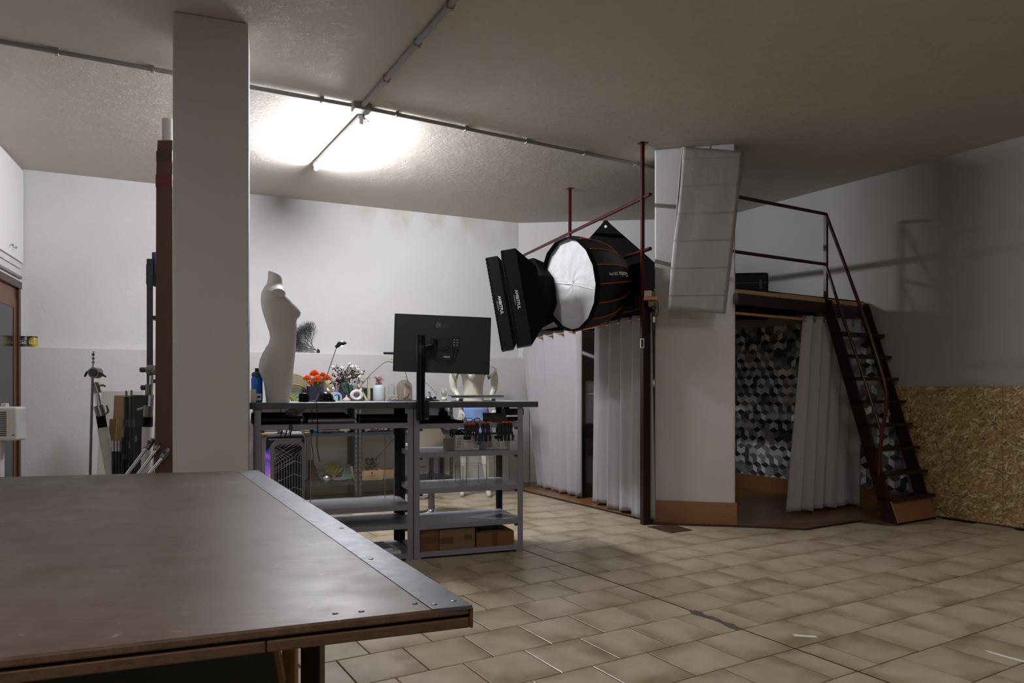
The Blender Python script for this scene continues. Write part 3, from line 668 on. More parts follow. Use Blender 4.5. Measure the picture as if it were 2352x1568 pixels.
# ---------------------------------------------------------------- softboxes on the railing
def parabolic():
    C = at(1311, 653, 6.62); n = Vector((-.84, -.51, -.13)).normalized(); upv = Vector((-.16, 0, 1)); upv = (upv-n*upv.dot(n)).normalized(); upv = Matrix.Rotation(R(-11.25), 3, n) @ upv
    M = axis_frame(C, upv, n)       # local z = opening normal
    th = thing('parabolic_softbox', 'deep round black softbox with orange ribs and white front on the loft railing', 'softbox', tuple(C))
    Rr, D, N = .435, .60, 16
    def rad(d): return .06+(Rr-.06)*math.sqrt(max(0, 1-(d/D)**1.9))
    prof = [0, .04, .1, .17, .25, .33, .4, .46, .51, .55, .58, .597]
    def ring(d, r, k=0): return [M @ Vector((r*math.cos(2*math.pi*(i+k)/N), r*math.sin(2*math.pi*(i+k)/N), -d)) for i in range(N)]
    m = MB(); m.grid([ring(d, rad(d)) for d in prof], smooth=False, closed=False)
    rows = [ring(d, rad(d)) for d in prof]; m = MB(); m.grid([r+[r[0]] for r in rows], smooth=False)
    m.build('shell', mat('softbox_nylon', '060608', .55, var=.2, scale=12), th)
    for i in range(N):
        m = MB(); m.tube([M @ Vector(((rad(d)+.003)*math.cos(2*math.pi*i/N), (rad(d)+.003)*math.sin(2*math.pi*i/N), -d)) for d in prof[:-1]], .0045, 6)
        m.build('rib_piping', mat('orange_piping', 'b5521c', .5, var=.05), th)
    m = MB(); r0 = ring(0, Rr); r1 = ring(-.045, Rr*.985); r2 = ring(-.045, Rr*.97); r3 = ring(0, Rr*.965)
    m.grid([r+[r[0]] for r in (r0, r1, r2, r3)], smooth=False); m.build('front_lip', M_blackf, th)
    kk = NT('white_diffuser'); wn = kk.noise(5, 7, rough=.6); kk.col(kk.mix(wn, 'b4b2b4', 'c6c5c7')).rough(.6); kk.bump(kk.math('ADD', wn, kk.math('MULTIPLY', kk.noise(2.2, 3), 2)), .35, .05)
    m = MB(); rows = []
    for j in range(13):
        f = j/12; rows.append([M @ Vector((Rr*.965*f*math.cos(2*math.pi*i/64)*(.985 if i % 4 else 1), Rr*.965*f*math.sin(2*math.pi*i/64)*(.985 if i % 4 else 1), -.004-.022*(1-f*f)+.003*math.sin(2*math.pi*i/64*9+j))) for i in range(65)])
    m.grid(rows); m.build('front_diffuser', kk.m, th)
    m = MB(); q0 = M @ Vector((-.06, -Rr*.95, -.012)); q1 = M @ Vector((-.0, 0, -.02)); q2 = M @ Vector((.03, Rr*.95, -.012)); m.tube([q0, q1, q2], .0035, 6); m.build('diffuser_seam', mat('white_seam', 'e0dedd'), th)
    m = MB(); m.lathe([(.075, -D-.02), (.09, -D), (.09, -D+.03), (.07, -D+.05)], seg=20, M=M); m.build('speed_ring', M_steel, th)
    # brand lettering upside down on the side panel facing the room
    best = None
    for i in range(N):
        a = 2*math.pi*(i+.5)/N; rv = (M.to_3x3() @ Vector((math.cos(a), math.sin(a), 0)))
        sc_ = -rv.y+.05*rv.z
        if best is None or sc_ > best[0]: best = (sc_, a)
    a = best[1]
    def place(word, d, size, bold):
        rr = rad(d)*math.cos(math.pi/N); p = Vector((rr*math.cos(a), rr*math.sin(a), -d)); 
        p2 = Vector((rad(d+.02)*math.cos(math.pi/N)*math.cos(a), rad(d+.02)*math.cos(math.pi/N)*math.sin(a), -d-.02))
        M3 = M.to_3x3(); xd = (M3 @ (p-p2)).normalized(); rad_ = (M3 @ Vector((math.cos(a), math.sin(a), 0))); nz_ = (rad_-xd*rad_.dot(xd)).normalized()
        P = (M @ p)+nz_*.006; text('lettering', word, axis_frame(P, xd, nz_), size, M_ink, th, bold=bold)
    place('Godox', .325, .060, .0014); place('QR-P90', .175, .038, .0004)
parabolic()
def strip_box(u, v, Y, label, n, L, W, dep, tdep, tilt=-.18, brand=True, grid=False, back=(.16, .12)):
    C = at(u, v, Y); n = Vector(n).normalized(); upv = Vector((tilt, 0, 1)); M = axis_frame(C, upv, n)     # x up, y sideways, z opening
    th = thing('strip_softbox', label, 'softbox', tuple(C))
    def rect(l, w_, z): return [M @ Vector((sx*l/2, sy*w_/2, z)) for sx, sy in ((-1, -1), (1, -1), (1, 1), (-1, 1))]
    m = MB(); a, b = rect(L, W, 0), rect(L, W, -dep); m.add(a+b, [(0, 1, 5, 4), (1, 2, 6, 5), (2, 3, 7, 6), (3, 0, 4, 7)]); a2 = rect(L-.04, W-.04, -.01); m.add(a+a2, [(0, 1, 5, 4), (1, 2, 6, 5), (2, 3, 7, 6), (3, 0, 4, 7)])
    m.build('rim_band', M_blacks, th, solid=.004)
    m = MB(); c = rect(back[0], back[1], -dep-tdep); m.add(b+c, [(0, 1, 5, 4), (1, 2, 6, 5), (2, 3, 7, 6), (3, 0, 4, 7), (4, 5, 6, 7)]); m.build('tapered_back', M_blackf, th)
    m = MB(); N_ = 26
    for i in range(N_):
        x = -L/2+L*(i+.5)/N_; zz = -dep*.97+.004*(i % 2)
        for sy in (-1, 1): m.add([M @ Vector((x-L/N_*.45, sy*(W/2+.003), -.012)), M @ Vector((x+L/N_*.45, sy*(W/2+.003), -.012)), M @ Vector((x+L/N_*.3, sy*(W/2+.004), .005)), M @ Vector((x-L/N_*.3, sy*(W/2+.004), .005))], [(0, 1, 2, 3)])
    o = m.build('hook_tape', M_blackf, th); o['kind'] = 'stuff'
    m = MB(); q = rect(L-.04, W-.04, -.03); m.add(q, [(0, 1, 2, 3)]); m.build('front_diffuser', mat('white_diffuser_flat', 'd8d6d4', .7), th)
    m = MB(); ny, nx = 4, 12
    for i in range(1, nx): x = -L/2+L*i/nx; m.add([M @ Vector((x, -W/2, -.028)), M @ Vector((x, W/2, -.028)), M @ Vector((x, W/2, 0)), M @ Vector((x, -W/2, 0))], [(0, 1, 2, 3)])
    for i in range(1, ny): y = -W/2+W*i/ny; m.add([M @ Vector((-L/2, y, -.028)), M @ Vector((L/2, y, -.028)), M @ Vector((L/2, y, 0)), M @ Vector((-L/2, y, 0))], [(0, 1, 2, 3)])
    m.build('honeycomb_grid', M_blackf, th, solid=.003)['kind'] = 'stuff'
    if brand:
        M3 = M.to_3x3(); xa = M3 @ Vector((1, 0, 0)); side = M3 @ Vector((0, 1, 0)); s_ = -1 if side.y > 0 else 1
        nz_ = side*s_; P = C-n*dep*.55+nz_*(W/2+.006)-xa*.02
        text('lettering', 'AMBITFUL', axis_frame(P-(M3 @ Vector((0, 0, 1)))*-.0, -xa, nz_), .038, M_ink, th, bold=.0006)
        text('lettering', 'www.ambitful.com', axis_frame(P+n*.026*1, -xa, nz_), .012, M_ink, th)
    return th
nn_ = (-.97, .0, -.17)
strip_box(1135, 702, 6.75, 'slim black strip softbox hanging furthest left on the railing', nn_, .87, .24, .11, .12, back=(.55, .16))
strip_box(1170, 690, 6.46, 'black strip softbox hanging second from the left on the railing', nn_, .86, .26, .13, .16, back=(.5, .16))
def third():
    C = at(1212, 678, 7.0); n = Vector((-.9, -.43, -.1)).normalized(); M = axis_frame(C, Vector((-.12, 0, 1)), n)
    th = thing('octagonal_softbox', 'black eight-sided softbox with net grid between strip softboxes and round one', 'softbox', tuple(C))
    def ring(r, z, N=8): return [M @ Vector((r*math.cos(2*math.pi*(i+.5)/N), r*.8*math.sin(2*math.pi*(i+.5)/N), z)) for i in range(N+1)]
    m = MB(); m.grid([ring(.35, .02), ring(.36, 0), ring(.37, -.05), ring(.31, -.2), ring(.2, -.36), ring(.07, -.46)], smooth=False); m.build('shell', M_blackf, th, solid=.003)
    m = MB(); r_ = ring(.345, .0); m.add(r_[:8], [tuple(range(8))]); m.build('front_diffuser', mat('white_diffuser_flat', 'd8d6d4', .7), th)
    m = MB()
    for i in range(-7, 8):
        for j in range(-5, 6):
            x, y = i*.045+(j % 2)*.022, j*.045
            if (x/.33)**2+(y/.26)**2 > 1: continue
            m.tube([M @ Vector((x+.022*math.cos(a), y+.022*math.sin(a), .02)) for a in [k*math.pi/3 for k in range(7)]], .003, 4, False)
    m.build('net_grid', M_blackf, th)['kind'] = 'stuff'
third()
# black diamond shaped flag behind
def flag():
    c = at(1396, 640, 7.75); h = .64; th = thing('black_flag', 'black square flag panel standing on one corner behind the round softbox', 'flag', tuple(c)); 
    M = axis_frame(c, (0, 0, 1), (-.25, -1, 0)) @ Matrix.Rotation(R(2), 4, 'Z')
    m = MB(); a = .05
    pts = []
    for ang in (0, 90, 180, 270):
        d = Vector((math.cos(R(ang)), math.sin(R(ang)))); t = Vector((-d.y, d.x)); pts += [(d*h-d*a-t*a)[:], (d*h-d*a*.15-t*a*.35)[:], (d*h-d*a*.15+t*a*.35)[:], (d*h-d*a+t*a)[:]]
    m.prism(pts, -.012, .012, M=M); m.build('board', M_blackf, th, bev=.003)
    for ang in (0, 90, 180, 270):
        m = MB(); d = Vector((math.cos(R(ang)), math.sin(R(ang)), 0))*(h-.075); m.lathe([(.0, .016), (.014, .016), (.016, .013)], loc=d, seg=14, M=M); m.build('grommet', mat('white_grommet', 'c9c9c9', .4), th)
    m = MB(); m.lathe([(.0, .016), (.012, .016), (.014, .013)], loc=(-.11, -.29, 0), seg=14, M=M); m.build('grommet', mat('white_grommet', 'c9c9c9', .4), th)
flag()
th = thing('black_cloth', 'black cloth draped over the railing behind the round softbox', 'cloth', (P1.x-.1, P1.y+.4, 1.95))
rows = []
for j in range(9):
    f = j/8; row = []
    for i in range(31):
        g = i/30; p = P1+E3*(.06+1.0*g); o_ = .045+.012*math.sin(23*g+1.5*f)
        row.append((p.x+nLn.x*o_*1.0, p.y+nLn.y*o_, 2.40-.05*g-f*(.45)+.015*math.sin(9*g)*f))
    rows.append(row)
k = MB(); k.grid(rows); k.build('cloth', M_blackf, th, solid=.012)
k = MB(); k.grid([[(p[0]-.075, p[1]-.03, p[2]) for p in rows[8]], [(p[0]-.075, p[1]-.03, 2.1) for p in rows[8]]]); k.build('overhang', M_blackf, th, solid=.012)
# clamp, socket and remote on the red post
p = at(1491, 690, 6.42); th = thing('wooden_bracket', 'small wooden bracket with a white block on top of the red post', 'bracket', tuple(p))
k = MB(frame(p, R(-8))); k.box(-.05, .07, -.05, .05, 0, .03); k.build('shelf', M_rod, th, bev=.004)
k = MB(frame(p, R(-8))); k.box(-.045, .02, -.045, .02, .03, .085); k.build('block', mat('cream_plastic', 'b8ada0', .5), th, bev=.006)
k = MB(frame(p, R(-8))); k.box(-.01, .05, -.03, .03, -.06, 0); k.build('support', mat('brass_clip', '6b5a34', .5), th, bev=.01)
p = at(1501, 707, 6.40); th = thing('socket_strip', 'black power socket strip hanging beside the wide pillar', 'socket strip', tuple(p))
k = MB(frame(p)); k.cyl((0, 0, .0), (0, -.03, 0), .022); k.build('reel', M_black, th)
k = MB(frame(p)); k.box(-.015, .015, -.01, .01, -.2, -.03); k.build('bar', M_black, th, bev=.003)
k = MB(frame(p)); k.box(-.008, .012, -.014, -.01, -.13, -.08); k.build('label_plate', M_white, th)
k = MB(frame(p)); k.tube([(0, 0, .02), (.035, 0, .06), (.045, 0, -.02), (.035, 0, -.07), (.0, 0, -.09)], .004, 6); k.build('cord', M_black, th)
p = at(1475, 788, 6.36); th = thing('remote_control', 'small white remote control with dark screen fixed to the red post', 'remote control', tuple(p))
k = MB(frame(p, R(10))); k.box(-.018, .018, -.008, .008, -.042, .042); k.build('case', M_white, th, bev=.004)
k = MB(frame(p, R(10))); k.box(-.014, .008, -.011, -.007, -.032, .03); k.build('screen', M_greyd, th)
# ---------------------------------------------------------------- behind the curtains: table with white mirror-like appliance
p = at(1372, 1000, 8.55); th = thing('small_wooden_table', 'dark wooden table seen through the gap between the curtains', 'table', (p.x, p.y, 0), R(-15))
M_dw = wood('dark_table_wood', '2a160c', '3d2414', 1, (1, 12, 12), .4); M_dwt = wood('table_edge_wood', '5d361b', '754522', 1, (1, 12, 12), .35)
zt_ = zat(980, 8.45); Fm = frame((p.x, p.y, 0), R(-15))
k = MB(Fm); k.box(-.28, .42, -.25, .3, zt_-.03, zt_); k.build('tabletop', M_dwt, th, bev=.004)
k = MB(Fm); k.box(-.25, .39, -.22, .27, zt_-.13, zt_-.03); k.build('apron', M_dw, th)
for x in (-.22, .36):
    for y in (-.2, .25): k = MB(Fm); k.box(x-.03, x+.03, y-.03, y+.03, 0.012, zt_-.13); k.build('leg', M_dw, th, bev=.003)
q = at(1364, 975, 8.5); th = thing('white_appliance', 'tall white rounded retro appliance on the dark table behind the curtain gap', 'appliance', (q.x, q.y, zt_), R(-10))
Fq = frame((q.x, q.y, zt_), R(-10)); hh = zat(874, 8.5)-zt_
k = MB(Fq); k.box(-.1, .25, -.15, .12, .035, hh); k.build('body', mat('gloss_white', 'dedee2', .2, var=.03, coat=.5), th, bev=.035, segs=4)
k = MB(Fq); k.box(-.09, .22, -.13, .1, 0, .04); k.build('base', M_greyd, th, bev=.005)
k = MB(Fq); k.box(-.12, .03, -.19, -.15, hh*.7, hh*.74); k.build('handle', M_chrome, th, bev=.006)
# ---------------------------------------------------------------- floor bits
c4 = [fl(1487, 1210), fl(1546, 1205), fl(1591, 1218), fl(1541, 1224)]
k = MB(); k.prism([tuple(p[:2]) for p in c4], .0005, .006); o = base_origin(k.build('floor_hatch', mat('rusty_plate', '4a3020', .55, .3, var=.3, scale=40, bump=.5, bscale=200), bev=.002)); tag(o, 'small square brown metal hatch plate in the floor before the pillar', 'hatch')
m_ = sum(c4, Vector())/4
k = MB(); k.lathe([(.0, .0085), (.018, .0085), (.02, .006)], loc=m_, seg=14); kn = k.build('hatch_lug', M_greyd, o)
M_tape = mat('masking_tape', 'd9d8d0', .6, var=.04)
k = MB(); a, b = fl(1824, 1459), fl(1879, 1463); d = (b-a).normalized(); n = Vector((-d.y, d.x, 0)); k.prism([tuple((a-n*.015)[:2]), tuple((a+n*.004)[:2]), tuple((a+n*.018-d*.008)[:2]), tuple((b+n*.015)[:2]), tuple((b-d*.012)[:2]), tuple((b-n*.012)[:2])], .0008, .0016)
tag(base_origin(k.build('tape_strip', M_tape)), 'short strip of white tape lying alone on the floor tiles', 'tape')
k = MB(); a, b = fl(2256, 1493), fl(2368, 1524); d = (b-a).normalized(); n = Vector((-d.y, d.x, 0)); k.prism([tuple((a-n*.013+d*.04)[:2]), tuple((b-n*.013)[:2]), tuple((b+n*.013)[:2]), tuple((a+n*.013)[:2])], .0008, .0016)
tag(base_origin(k.build('tape_strip', M_tape)), 'longer strip of white tape at the right picture edge', 'tape')
k = MB(); a = TO+(-tb)*-1.9; b = TO+(-tb)*3.1; k.bar((a.x, a.y, .0002), (b.x, b.y, .0002), .006, .0012); struct(k.build('trim_5', mat('joint_filler', '352c25', .9)), 'dark expansion joint running across the tiles')
# ================================================================ BIG WORK TABLE
ZT = .80
C1, C2 = hz(1080, 1391, ZT), hz(590, 1080, ZT)
S1, S2 = hz(991, 1399, ZT), hz(545, 1082, ZT)
fdir = (hz(0, 1512, ZT)-C1).normalized(); C4 = C1+fdir*1.75; bdir = (hz(0, 1095, ZT)-C2).normalized(); C3 = C2+bdir*1.62
tbl = thing('work_table', 'large worn brown work table with a metal edge strip in the foreground', 'table', (C1.x-1.2, C1.y+.9, 0))
def hardboard():
    k = NT('worn_hardboard'); co = k.coord(); v = k.map(co, (2.2, 22, 1), (0, 0, -R(20)))
    st = k.noise(3.5, 9, vec=v, rough=.72); big = k.noise(1.5, 5); fine = k.noise(60, 4)
    c = k.ramp(st, [(.25, '2e1b0c'), (.5, '442b19'), (.75, '5c4631')])
    c = k.mix(k.ramp(big, [(.35, 0), (.7, .4)]), c, '5f5142')
    sp = k.ramp(k.noise(38, 2), [(.70, 0), (.76, 1)]); c = k.mix(k.math('MULTIPLY', sp, .4), c, '9a8d7c')
    k.col(c); k.rough(k.ramp(k.noise(7, 8, rough=.65), [(.3, .36), (.7, .5)])); k.b.inputs['Specular IOR Level'].default_value = .36
    k.bump(k.math('ADD', k.math('MULTIPLY', k.noise(14, 6), .5), k.math('MULTIPLY', k.noise(110, 5), .3)), .15, .002); return k.m
M_hb = hardboard(); M_hbe = wood('worn_edge_wood', '2a1a0e', '4c331d', 1, (2, 30, 30), .55, rot=R(20))
def quadp(k, P, z0, z1): k.prism([tuple(p[:2]) for p in P], z0, z1)
k = MB(); quadp(k, (C1, C2, C3, C4), ZT-.016, ZT); k.build('tabletop', M_hb, tbl, bev=.004)
ins = (C3+C4)/2
def inset(p, d): v = (Vector((C1+C2+C3+C4))/4-p); v.z = 0; return p+v.normalized()*d
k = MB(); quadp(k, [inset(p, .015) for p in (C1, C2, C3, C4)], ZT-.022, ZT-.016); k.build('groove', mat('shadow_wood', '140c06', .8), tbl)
# lower boards in lengths
n_ = Vector((fdir.y, -fdir.x, 0)); n_ = -n_ if n_.y < 0 else n_
for a, b in ((0, .36), (.362, 1.75)):
    p, q = C1+fdir*a, C1+fdir*b; k = MB(); quadp(k, (p+n_*.004, q+n_*.004, q+n_*.1, p+n_*.1), ZT-.0425, ZT-.022); k.build('edge_board', M_hbe, tbl, bev=.003)
k = MB(); quadp(k, (C1+fdir*.02+n_*.06, C2+bdir*.02, C2+bdir*.1, C1+fdir*.1+n_*.06), ZT-.0425, ZT-.022); k.build('edge_board', M_hbe, tbl, bev=.003)
s_ = (C2-C1).normalized(); o_ = Vector((s_.y, -s_.x, 0)); o_ = o_ if o_.x > 0 else -o_
k = MB(); quadp(k, (C1+fdir*.0-n_*.002, C1+o_*.006-n_*.002, C1+o_*.006+s_*.12, C1+s_*.12), ZT-.0415, ZT-.003); k.build('corner_cap', M_hbe, tbl, bev=.002)
def zinc():
    k = NT('worn_zinc'); co = k.coord(); n1 = k.noise(4, 8, rough=.7); n2 = k.noise(30, 5)
    k.col(k.ramp(n1, [(.3, '46474d'), (.6, '5d5e66'), (.8, '85868c')])).rough(k.ramp(n2, [(.2, .3), (.8, .55)])); k.b.inputs['Metallic'].default_value = .75; k.bump(n1, .15, .004); return k.m
k = MB(); quadp(k, (C1+o_*.004-n_*.002, C2+o_*.004, S2, S1-n_*.002), ZT, ZT+.0016); quadp(k, (C1+o_*.003-n_*.004, S1-n_*.004, S1-n_*.001, C1+o_*.003-n_*.001), ZT-.005, ZT+.0016); k.build('metal_strip', zinc(), tbl)
for u, v in ((998, 1390), (1042, 1382), (852, 1285), (785, 1214), (700, 1150), (640, 1104), (655, 1130)):
    p = hz(u, v, ZT); k = MB(); k.lathe([(.0065, .0016), (.0055, .0028), (0, .003)], loc=p, seg=10); k.build('screw', M_steel, tbl)
for u, v in ((770, 1409), (830, 1404), (953, 1386)):
    p = hz(u, v, ZT); k = MB(); k.lathe([(.006, .0), (.005, .001), (0, .001)], loc=p, seg=10); k.build('nail_head', M_greyd, tbl)
M_mah = wood('mahogany_leg', '1c0804', '32100a', 1, (8, 8, 1.5), .5)
def leg(u0, u1, Y, z1, m, name='leg', parent=tbl, dz0=0):
    a, b = at(u0, 0, Y).x, at(u1, 0, Y).x; k = MB(); k.box(a, b, Y, Y+(b-a), dz0, z1); return k.build(name, m, parent, bev=.003)
leg(690, 735, 2.2, ZT-.04, M_mah)
leg(-260, -200, 2.7, ZT-.04, M_mah)
k = MB(); k.box(-1.5, -1.43, 3.3, 3.37, 0, ZT-.04); k.build('leg', M_mah, tbl, bev=.003)
k = MB(); k.box(-2.0, -1.93, 1.35, 1.42, 0, ZT-.04); k.build('leg', M_mah, tbl, bev=.003)
k = MB(); k.bar((-.66, 2.25, ZT-.09), (-1.96, 1.5, ZT-.09), .03, .09); k.build('apron', M_mah, tbl)
# stored things below the table
M_pine = wood('pale_pine', '6b5026', '8d6c3a', 1, (14, 14, 1.2), .6)
a = at(647, 0, 1.95).x; b = at(678, 0, 1.95).x
k = MB(); k.box(a, b, 1.95, 1.95+.03, 0, ZT-.045); o = base_origin(k.build('pine_batten', M_pine, bev=.002)); tag(o, 'upright pale pine batten under the work table next to its leg', 'batten')
th = thing('black_backdrop_board', 'dark black board with a pale wooden edge stored under the work table', 'board', (-.95, 1.95, 0))
k = MB(); y = 1.85; k.add([(-1.5, y, .0), (-.60, y, .0), (-.60, y, .48), (-.645, y, .70), (-1.5, y, .70), (-1.5, y+.02, .0), (-.60, y+.02, .0), (-.60, y+.02, .48), (-.645, y+.02, .70), (-1.5, y+.02, .70)], [(0, 1, 2, 3, 4), (9, 8, 7, 6, 5), (1, 6, 7, 2), (2, 7, 8, 3), (3, 8, 9, 4)]); k.build('board', mat('black_board', '0c0f0e', .6), th)
k = MB(); k.bar((-.594, y, .45), (-.640, y, .705), .012, .02, up=(0, 1, 0)); k.build('edge_strip', mat('ochre_strip', '6a4a12', .6), th)
# ================================================================ DESK OF TWO SHELVING UNITS
SO = Vector((-.7025, 5.098)); sA = R(20.5); SE = Vector((math.cos(sA), math.sin(sA))); SN = Vector((-SE.y, SE.x)); DP = .5
SF = frame((SO.x, SO.y, 0), sA)          # x along the front, y to the back
def su(u, d): return on(SO, SE, u, (SN.x*d, SN.y*d))[1]
def sw(x, y, z): return SF @ Vector((x, y, z))
xl = su(584, 0); xr = su(1201, 0)
def shelf_unit(x0, x1, levels, label, th_):
    th = thing('metal_shelving_unit', label, 'shelving', sw((x0+x1)/2, 0, 0), sA, 'grey metal shelving units forming the desk')
    t, wd = .003, .042
    for px, sx in ((x0, 1), (x1, -1)):
        for py, sy in ((0, 1), (DP, -1)):
            k = MB(SF); k.box(min(px, px+sx*wd), max(px, px+sx*wd), min(py, py+sy*t), max(py, py+sy*t), 0, 1.085); k.box(min(px, px+sx*t), max(px, px+sx*t), min(py, py+sy*wd), max(py, py+sy*wd), 0, 1.085)
            k.box(min(px, px+sx*(wd+.01))-.004, max(px, px+sx*(wd+.01)), py-(.004 if sy > 0 else .05), py+(.05 if sy > 0 else .004), 0, .012)
            for m in range(20): 
                zz = .06+m*.052; xx = px-sx*.0006
                k.box(min(xx, xx-sx*.0004), max(xx, xx-sx*.0004), py+sy*.018, py+sy*.026, zz, zz+.014)
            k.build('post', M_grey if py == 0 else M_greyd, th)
    for z in levels:
        k = MB(SF); k.box(x0+.004+t, x1-.004-t, .004, DP-.004, z-.003, z); h = th_
        k.box(x0+(wd if True else 0), x1-wd, -.002, .012, z-h, z-.0005); k.box(x0+.004+t, x1-.004-t, DP-.016, DP-.004, z-h, z-.0005)
        for xx in (x0+.005, x1-.017): k.box(xx, xx+.012, .01, DP-.01, z-h, z-.003)
        k.build('shelf', M_grey, th, bev=.0015)
        for xx, sg in ((x0+wd, 1), (x1-wd, -1)):
            k = MB(SF); k.box(min(xx, xx+sg*.022), max(xx, xx+sg*.022), .002, .014, z-h-.016, z-h-.001); k.build('bracket', M_greyd, th)
    return th
LV_R = [.972, .765, .505, .247, .0505]; LV_L = [.98, .395, .262, .05]
UR = shelf_unit(0.002, xr, LV_R, 'right grey metal shelving unit under the desktop with five shelves', .036)
UL = shelf_unit(xl, -.002, LV_L, 'left grey metal shelving unit under the desktop behind the work table', .036)
DT = 1.128
x0 = su(573, -.02); x1 = su(1236, -.02)
k = MB(SF); k.box(x0, x1, -.025, DP+.06, DT-.042, DT); o = k.build('desktop', mat('dark_grey_worktop', '484852', .42, var=.1, scale=60), bev=.004); base_origin(o); tag(o, 'long dark grey desktop lying across both metal shelving units', 'desktop')
k = MB(SF); k.box(x0+.004, x1-.004, -.02, DP+.055, DT, DT+.0015); k.build('light_surface', mat('pale_worktop', 'a9a6a8', .35, var=.05), o)
DT += .0015
def item(name, label, cat, u, d, z, rz=0, group=None):
    p = sw(su(u, d), d, z); th = thing(name, label, cat, tuple(p), sA+rz, group); return th, frame(p, sA+rz), (F/p.y)
# ---- monitor on its pole
def monitor():
    p = sw(su(963, .0), -.045, 0)
    th = thing('monitor_arm', 'black pole and arm clamped to the desk front, carrying the monitor', 'monitor arm', (p.x, p.y, .93), sA)
    Fm = frame((p.x, p.y, 0), sA); zt2 = zat(770, p.y)
    k = MB(Fm); k.cyl((0, 0, 1.0), (0, 0, zt2), .031, seg=24); k.build('pole', mat('black_tube', '121214', .22, .4, var=0), th)
    k = MB(Fm); k.box(-.032, .058, -.02, .018, zat(961, p.y), zat(920, p.y)); k.build('clamp_plate', M_black, th, bev=.004)
    for x in (-.02, .046):
        for z in (1.02, 1.06, 1.1): k = MB(Fm); k.cyl((x, -.024, z), (x, -.018, z), .004, seg=8); k.build('screw', M_greyd, th)
    zc = zat(789, p.y+.2)
    k = MB(Fm); k.lathe([(.0325, zc-.1), (.034, zc-.095), (.034, zc-.03), (.0325, zc-.025)], seg=24); k.build('collar', M_black, th)
    k = MB(Fm); k.bar((.02, 0, zc-.055), (.115, .08, zc-.03), .025, .045); k.bar((.11, .08, zc+.01), (.165, .20, zc+.006), .04, .035); k.build('arm', M_black, th, bev=.006)
    k = MB(Fm); k.box(.098, .128, .06, .1, zc-.05, zc+.035); k.build('arm_joint', M_black, th, bev=.006)
    # monitor
    Ym = p.y+.24
    q = [at(903, 719, Ym-.03), at(1124, 730, Ym+.05), at(1128, 860, Ym+.05), at(906, 853, Ym-.03)]
    c = sum(q, Vector())/4; xd = ((q[1]+q[2])/2-(q[0]+q[3])/2); W_ = xd.length; xd.normalize(); H_ = ((q[0]+q[1])/2-(q[2]+q[3])/2).length
    ang = math.atan2(xd.y, xd.x); roll = math.asin(xd.z)
    mo = thing('computer_monitor', 'black flat computer monitor seen from behind on the desk', 'monitor', tuple(c), ang)
    Mm = frame(c, ang) @ Matrix.Rotation(-roll, 4, 'Y')
    k = MB(Mm); k.box(-W_/2, W_/2, -.012, .02, -H_/2, H_/2); k.build('housing', mat('monitor_back', '15151b', .36, var=.05), mo, bev=.006)
    k = MB(Mm); k.box(-W_/2+.008, W_/2-.008, .0202, .021, -H_/2+.012, H_/2-.008); k.build('screen', mat('screen_glass', '060608', .1), mo)
    Bm = Mm @ Matrix.Translation((0, -.0125, 0))
    k = MB(Bm); k.box(-.045, .06, -.006, 0, -.06, .045); k.build('mount_plate', mat('charcoal_plastic', '1f1f23', .5), mo, bev=.003)
    k = MB(Bm); k.cyl((.01, 0, .0), (.01, -.03, .0), .045, seg=28); k.cyl((.01, -.03, 0), (.01, -.05, 0), .032, .03, seg=24); k.build('round_mount', mat('gloss_black', '08080a', .12), mo)
    k = MB(Bm); k.box(.072, .128, -.005, 0, -.062, .055); k.box(.076, .124, -.0055, 0, -.058, .05); k.build('port_panel', M_black, mo, bev=.003)
    for i in range(3):
        for j in range(2): k = MB(Bm); k.cyl((.086+j*.024, -.004, .036-i*.02), (.086+j*.024, -.008, .036-i*.02), .0055, seg=8); k.build('port', M_steel, mo)
    for j in range(2): k = MB(Bm); k.box(.08+j*.024, .092+j*.024, -.03, -.005, -.04, -.015); k.build('plug', M_black, mo, bev=.002)
    k = MB(Bm); k.box(-.045, .062, -.002, 0, -.12, -.085); k.build('label_strip', mat('charcoal_plastic', '1f1f23', .5), mo)
    k = MB(Bm); k.box(.012, .06, -.003, -.002, -.098, -.088); k.build('white_sticker', M_white, mo)
    lg = Bm @ Matrix.Translation((-.032, -.001, H_/2-.075)) @ Matrix.Rotation(R(90), 4, 'X')
    k = MB(lg); k.lathe([(.0, .001), (.0205, .001), (.0205, 0)], seg=28); k.build('logo_disc', mat('logo_grey', '9a9cab', .35, .5, var=0), mo)
    k = MB(lg); 
    k.tube([(.0145*math.cos(R(a)), .0145*math.sin(R(a)), .0016) for a in range(50, 371, 16)], .0012, 4); k.bar((-.002, .008, .0016), (-.002, -.006, .0016), .002, .0012); k.bar((-.002, -.006, .0016), (.005, -.006, .0016), .002, .0012); k.bar((.004, 0, .0016), (.0145, 0, .0016), .002, .0012)
    k.lathe([(0, .0022), (.0025, .0022), (.0025, .001)], loc=(-.008, .006, 0), seg=10); k.build('logo_mark', mat('logo_dark', '26262c', .4), mo)
    text('lettering', 'LG', Bm @ Matrix.Translation((.022, -.001, H_/2-.075)) @ Matrix.Rotation(R(90), 4, 'X'), .036, mat('logo_grey_dim', '4c4c58', .4), mo, bold=.0008)
    g = lambda x, y, z: Bm @ Vector((x, y, z))
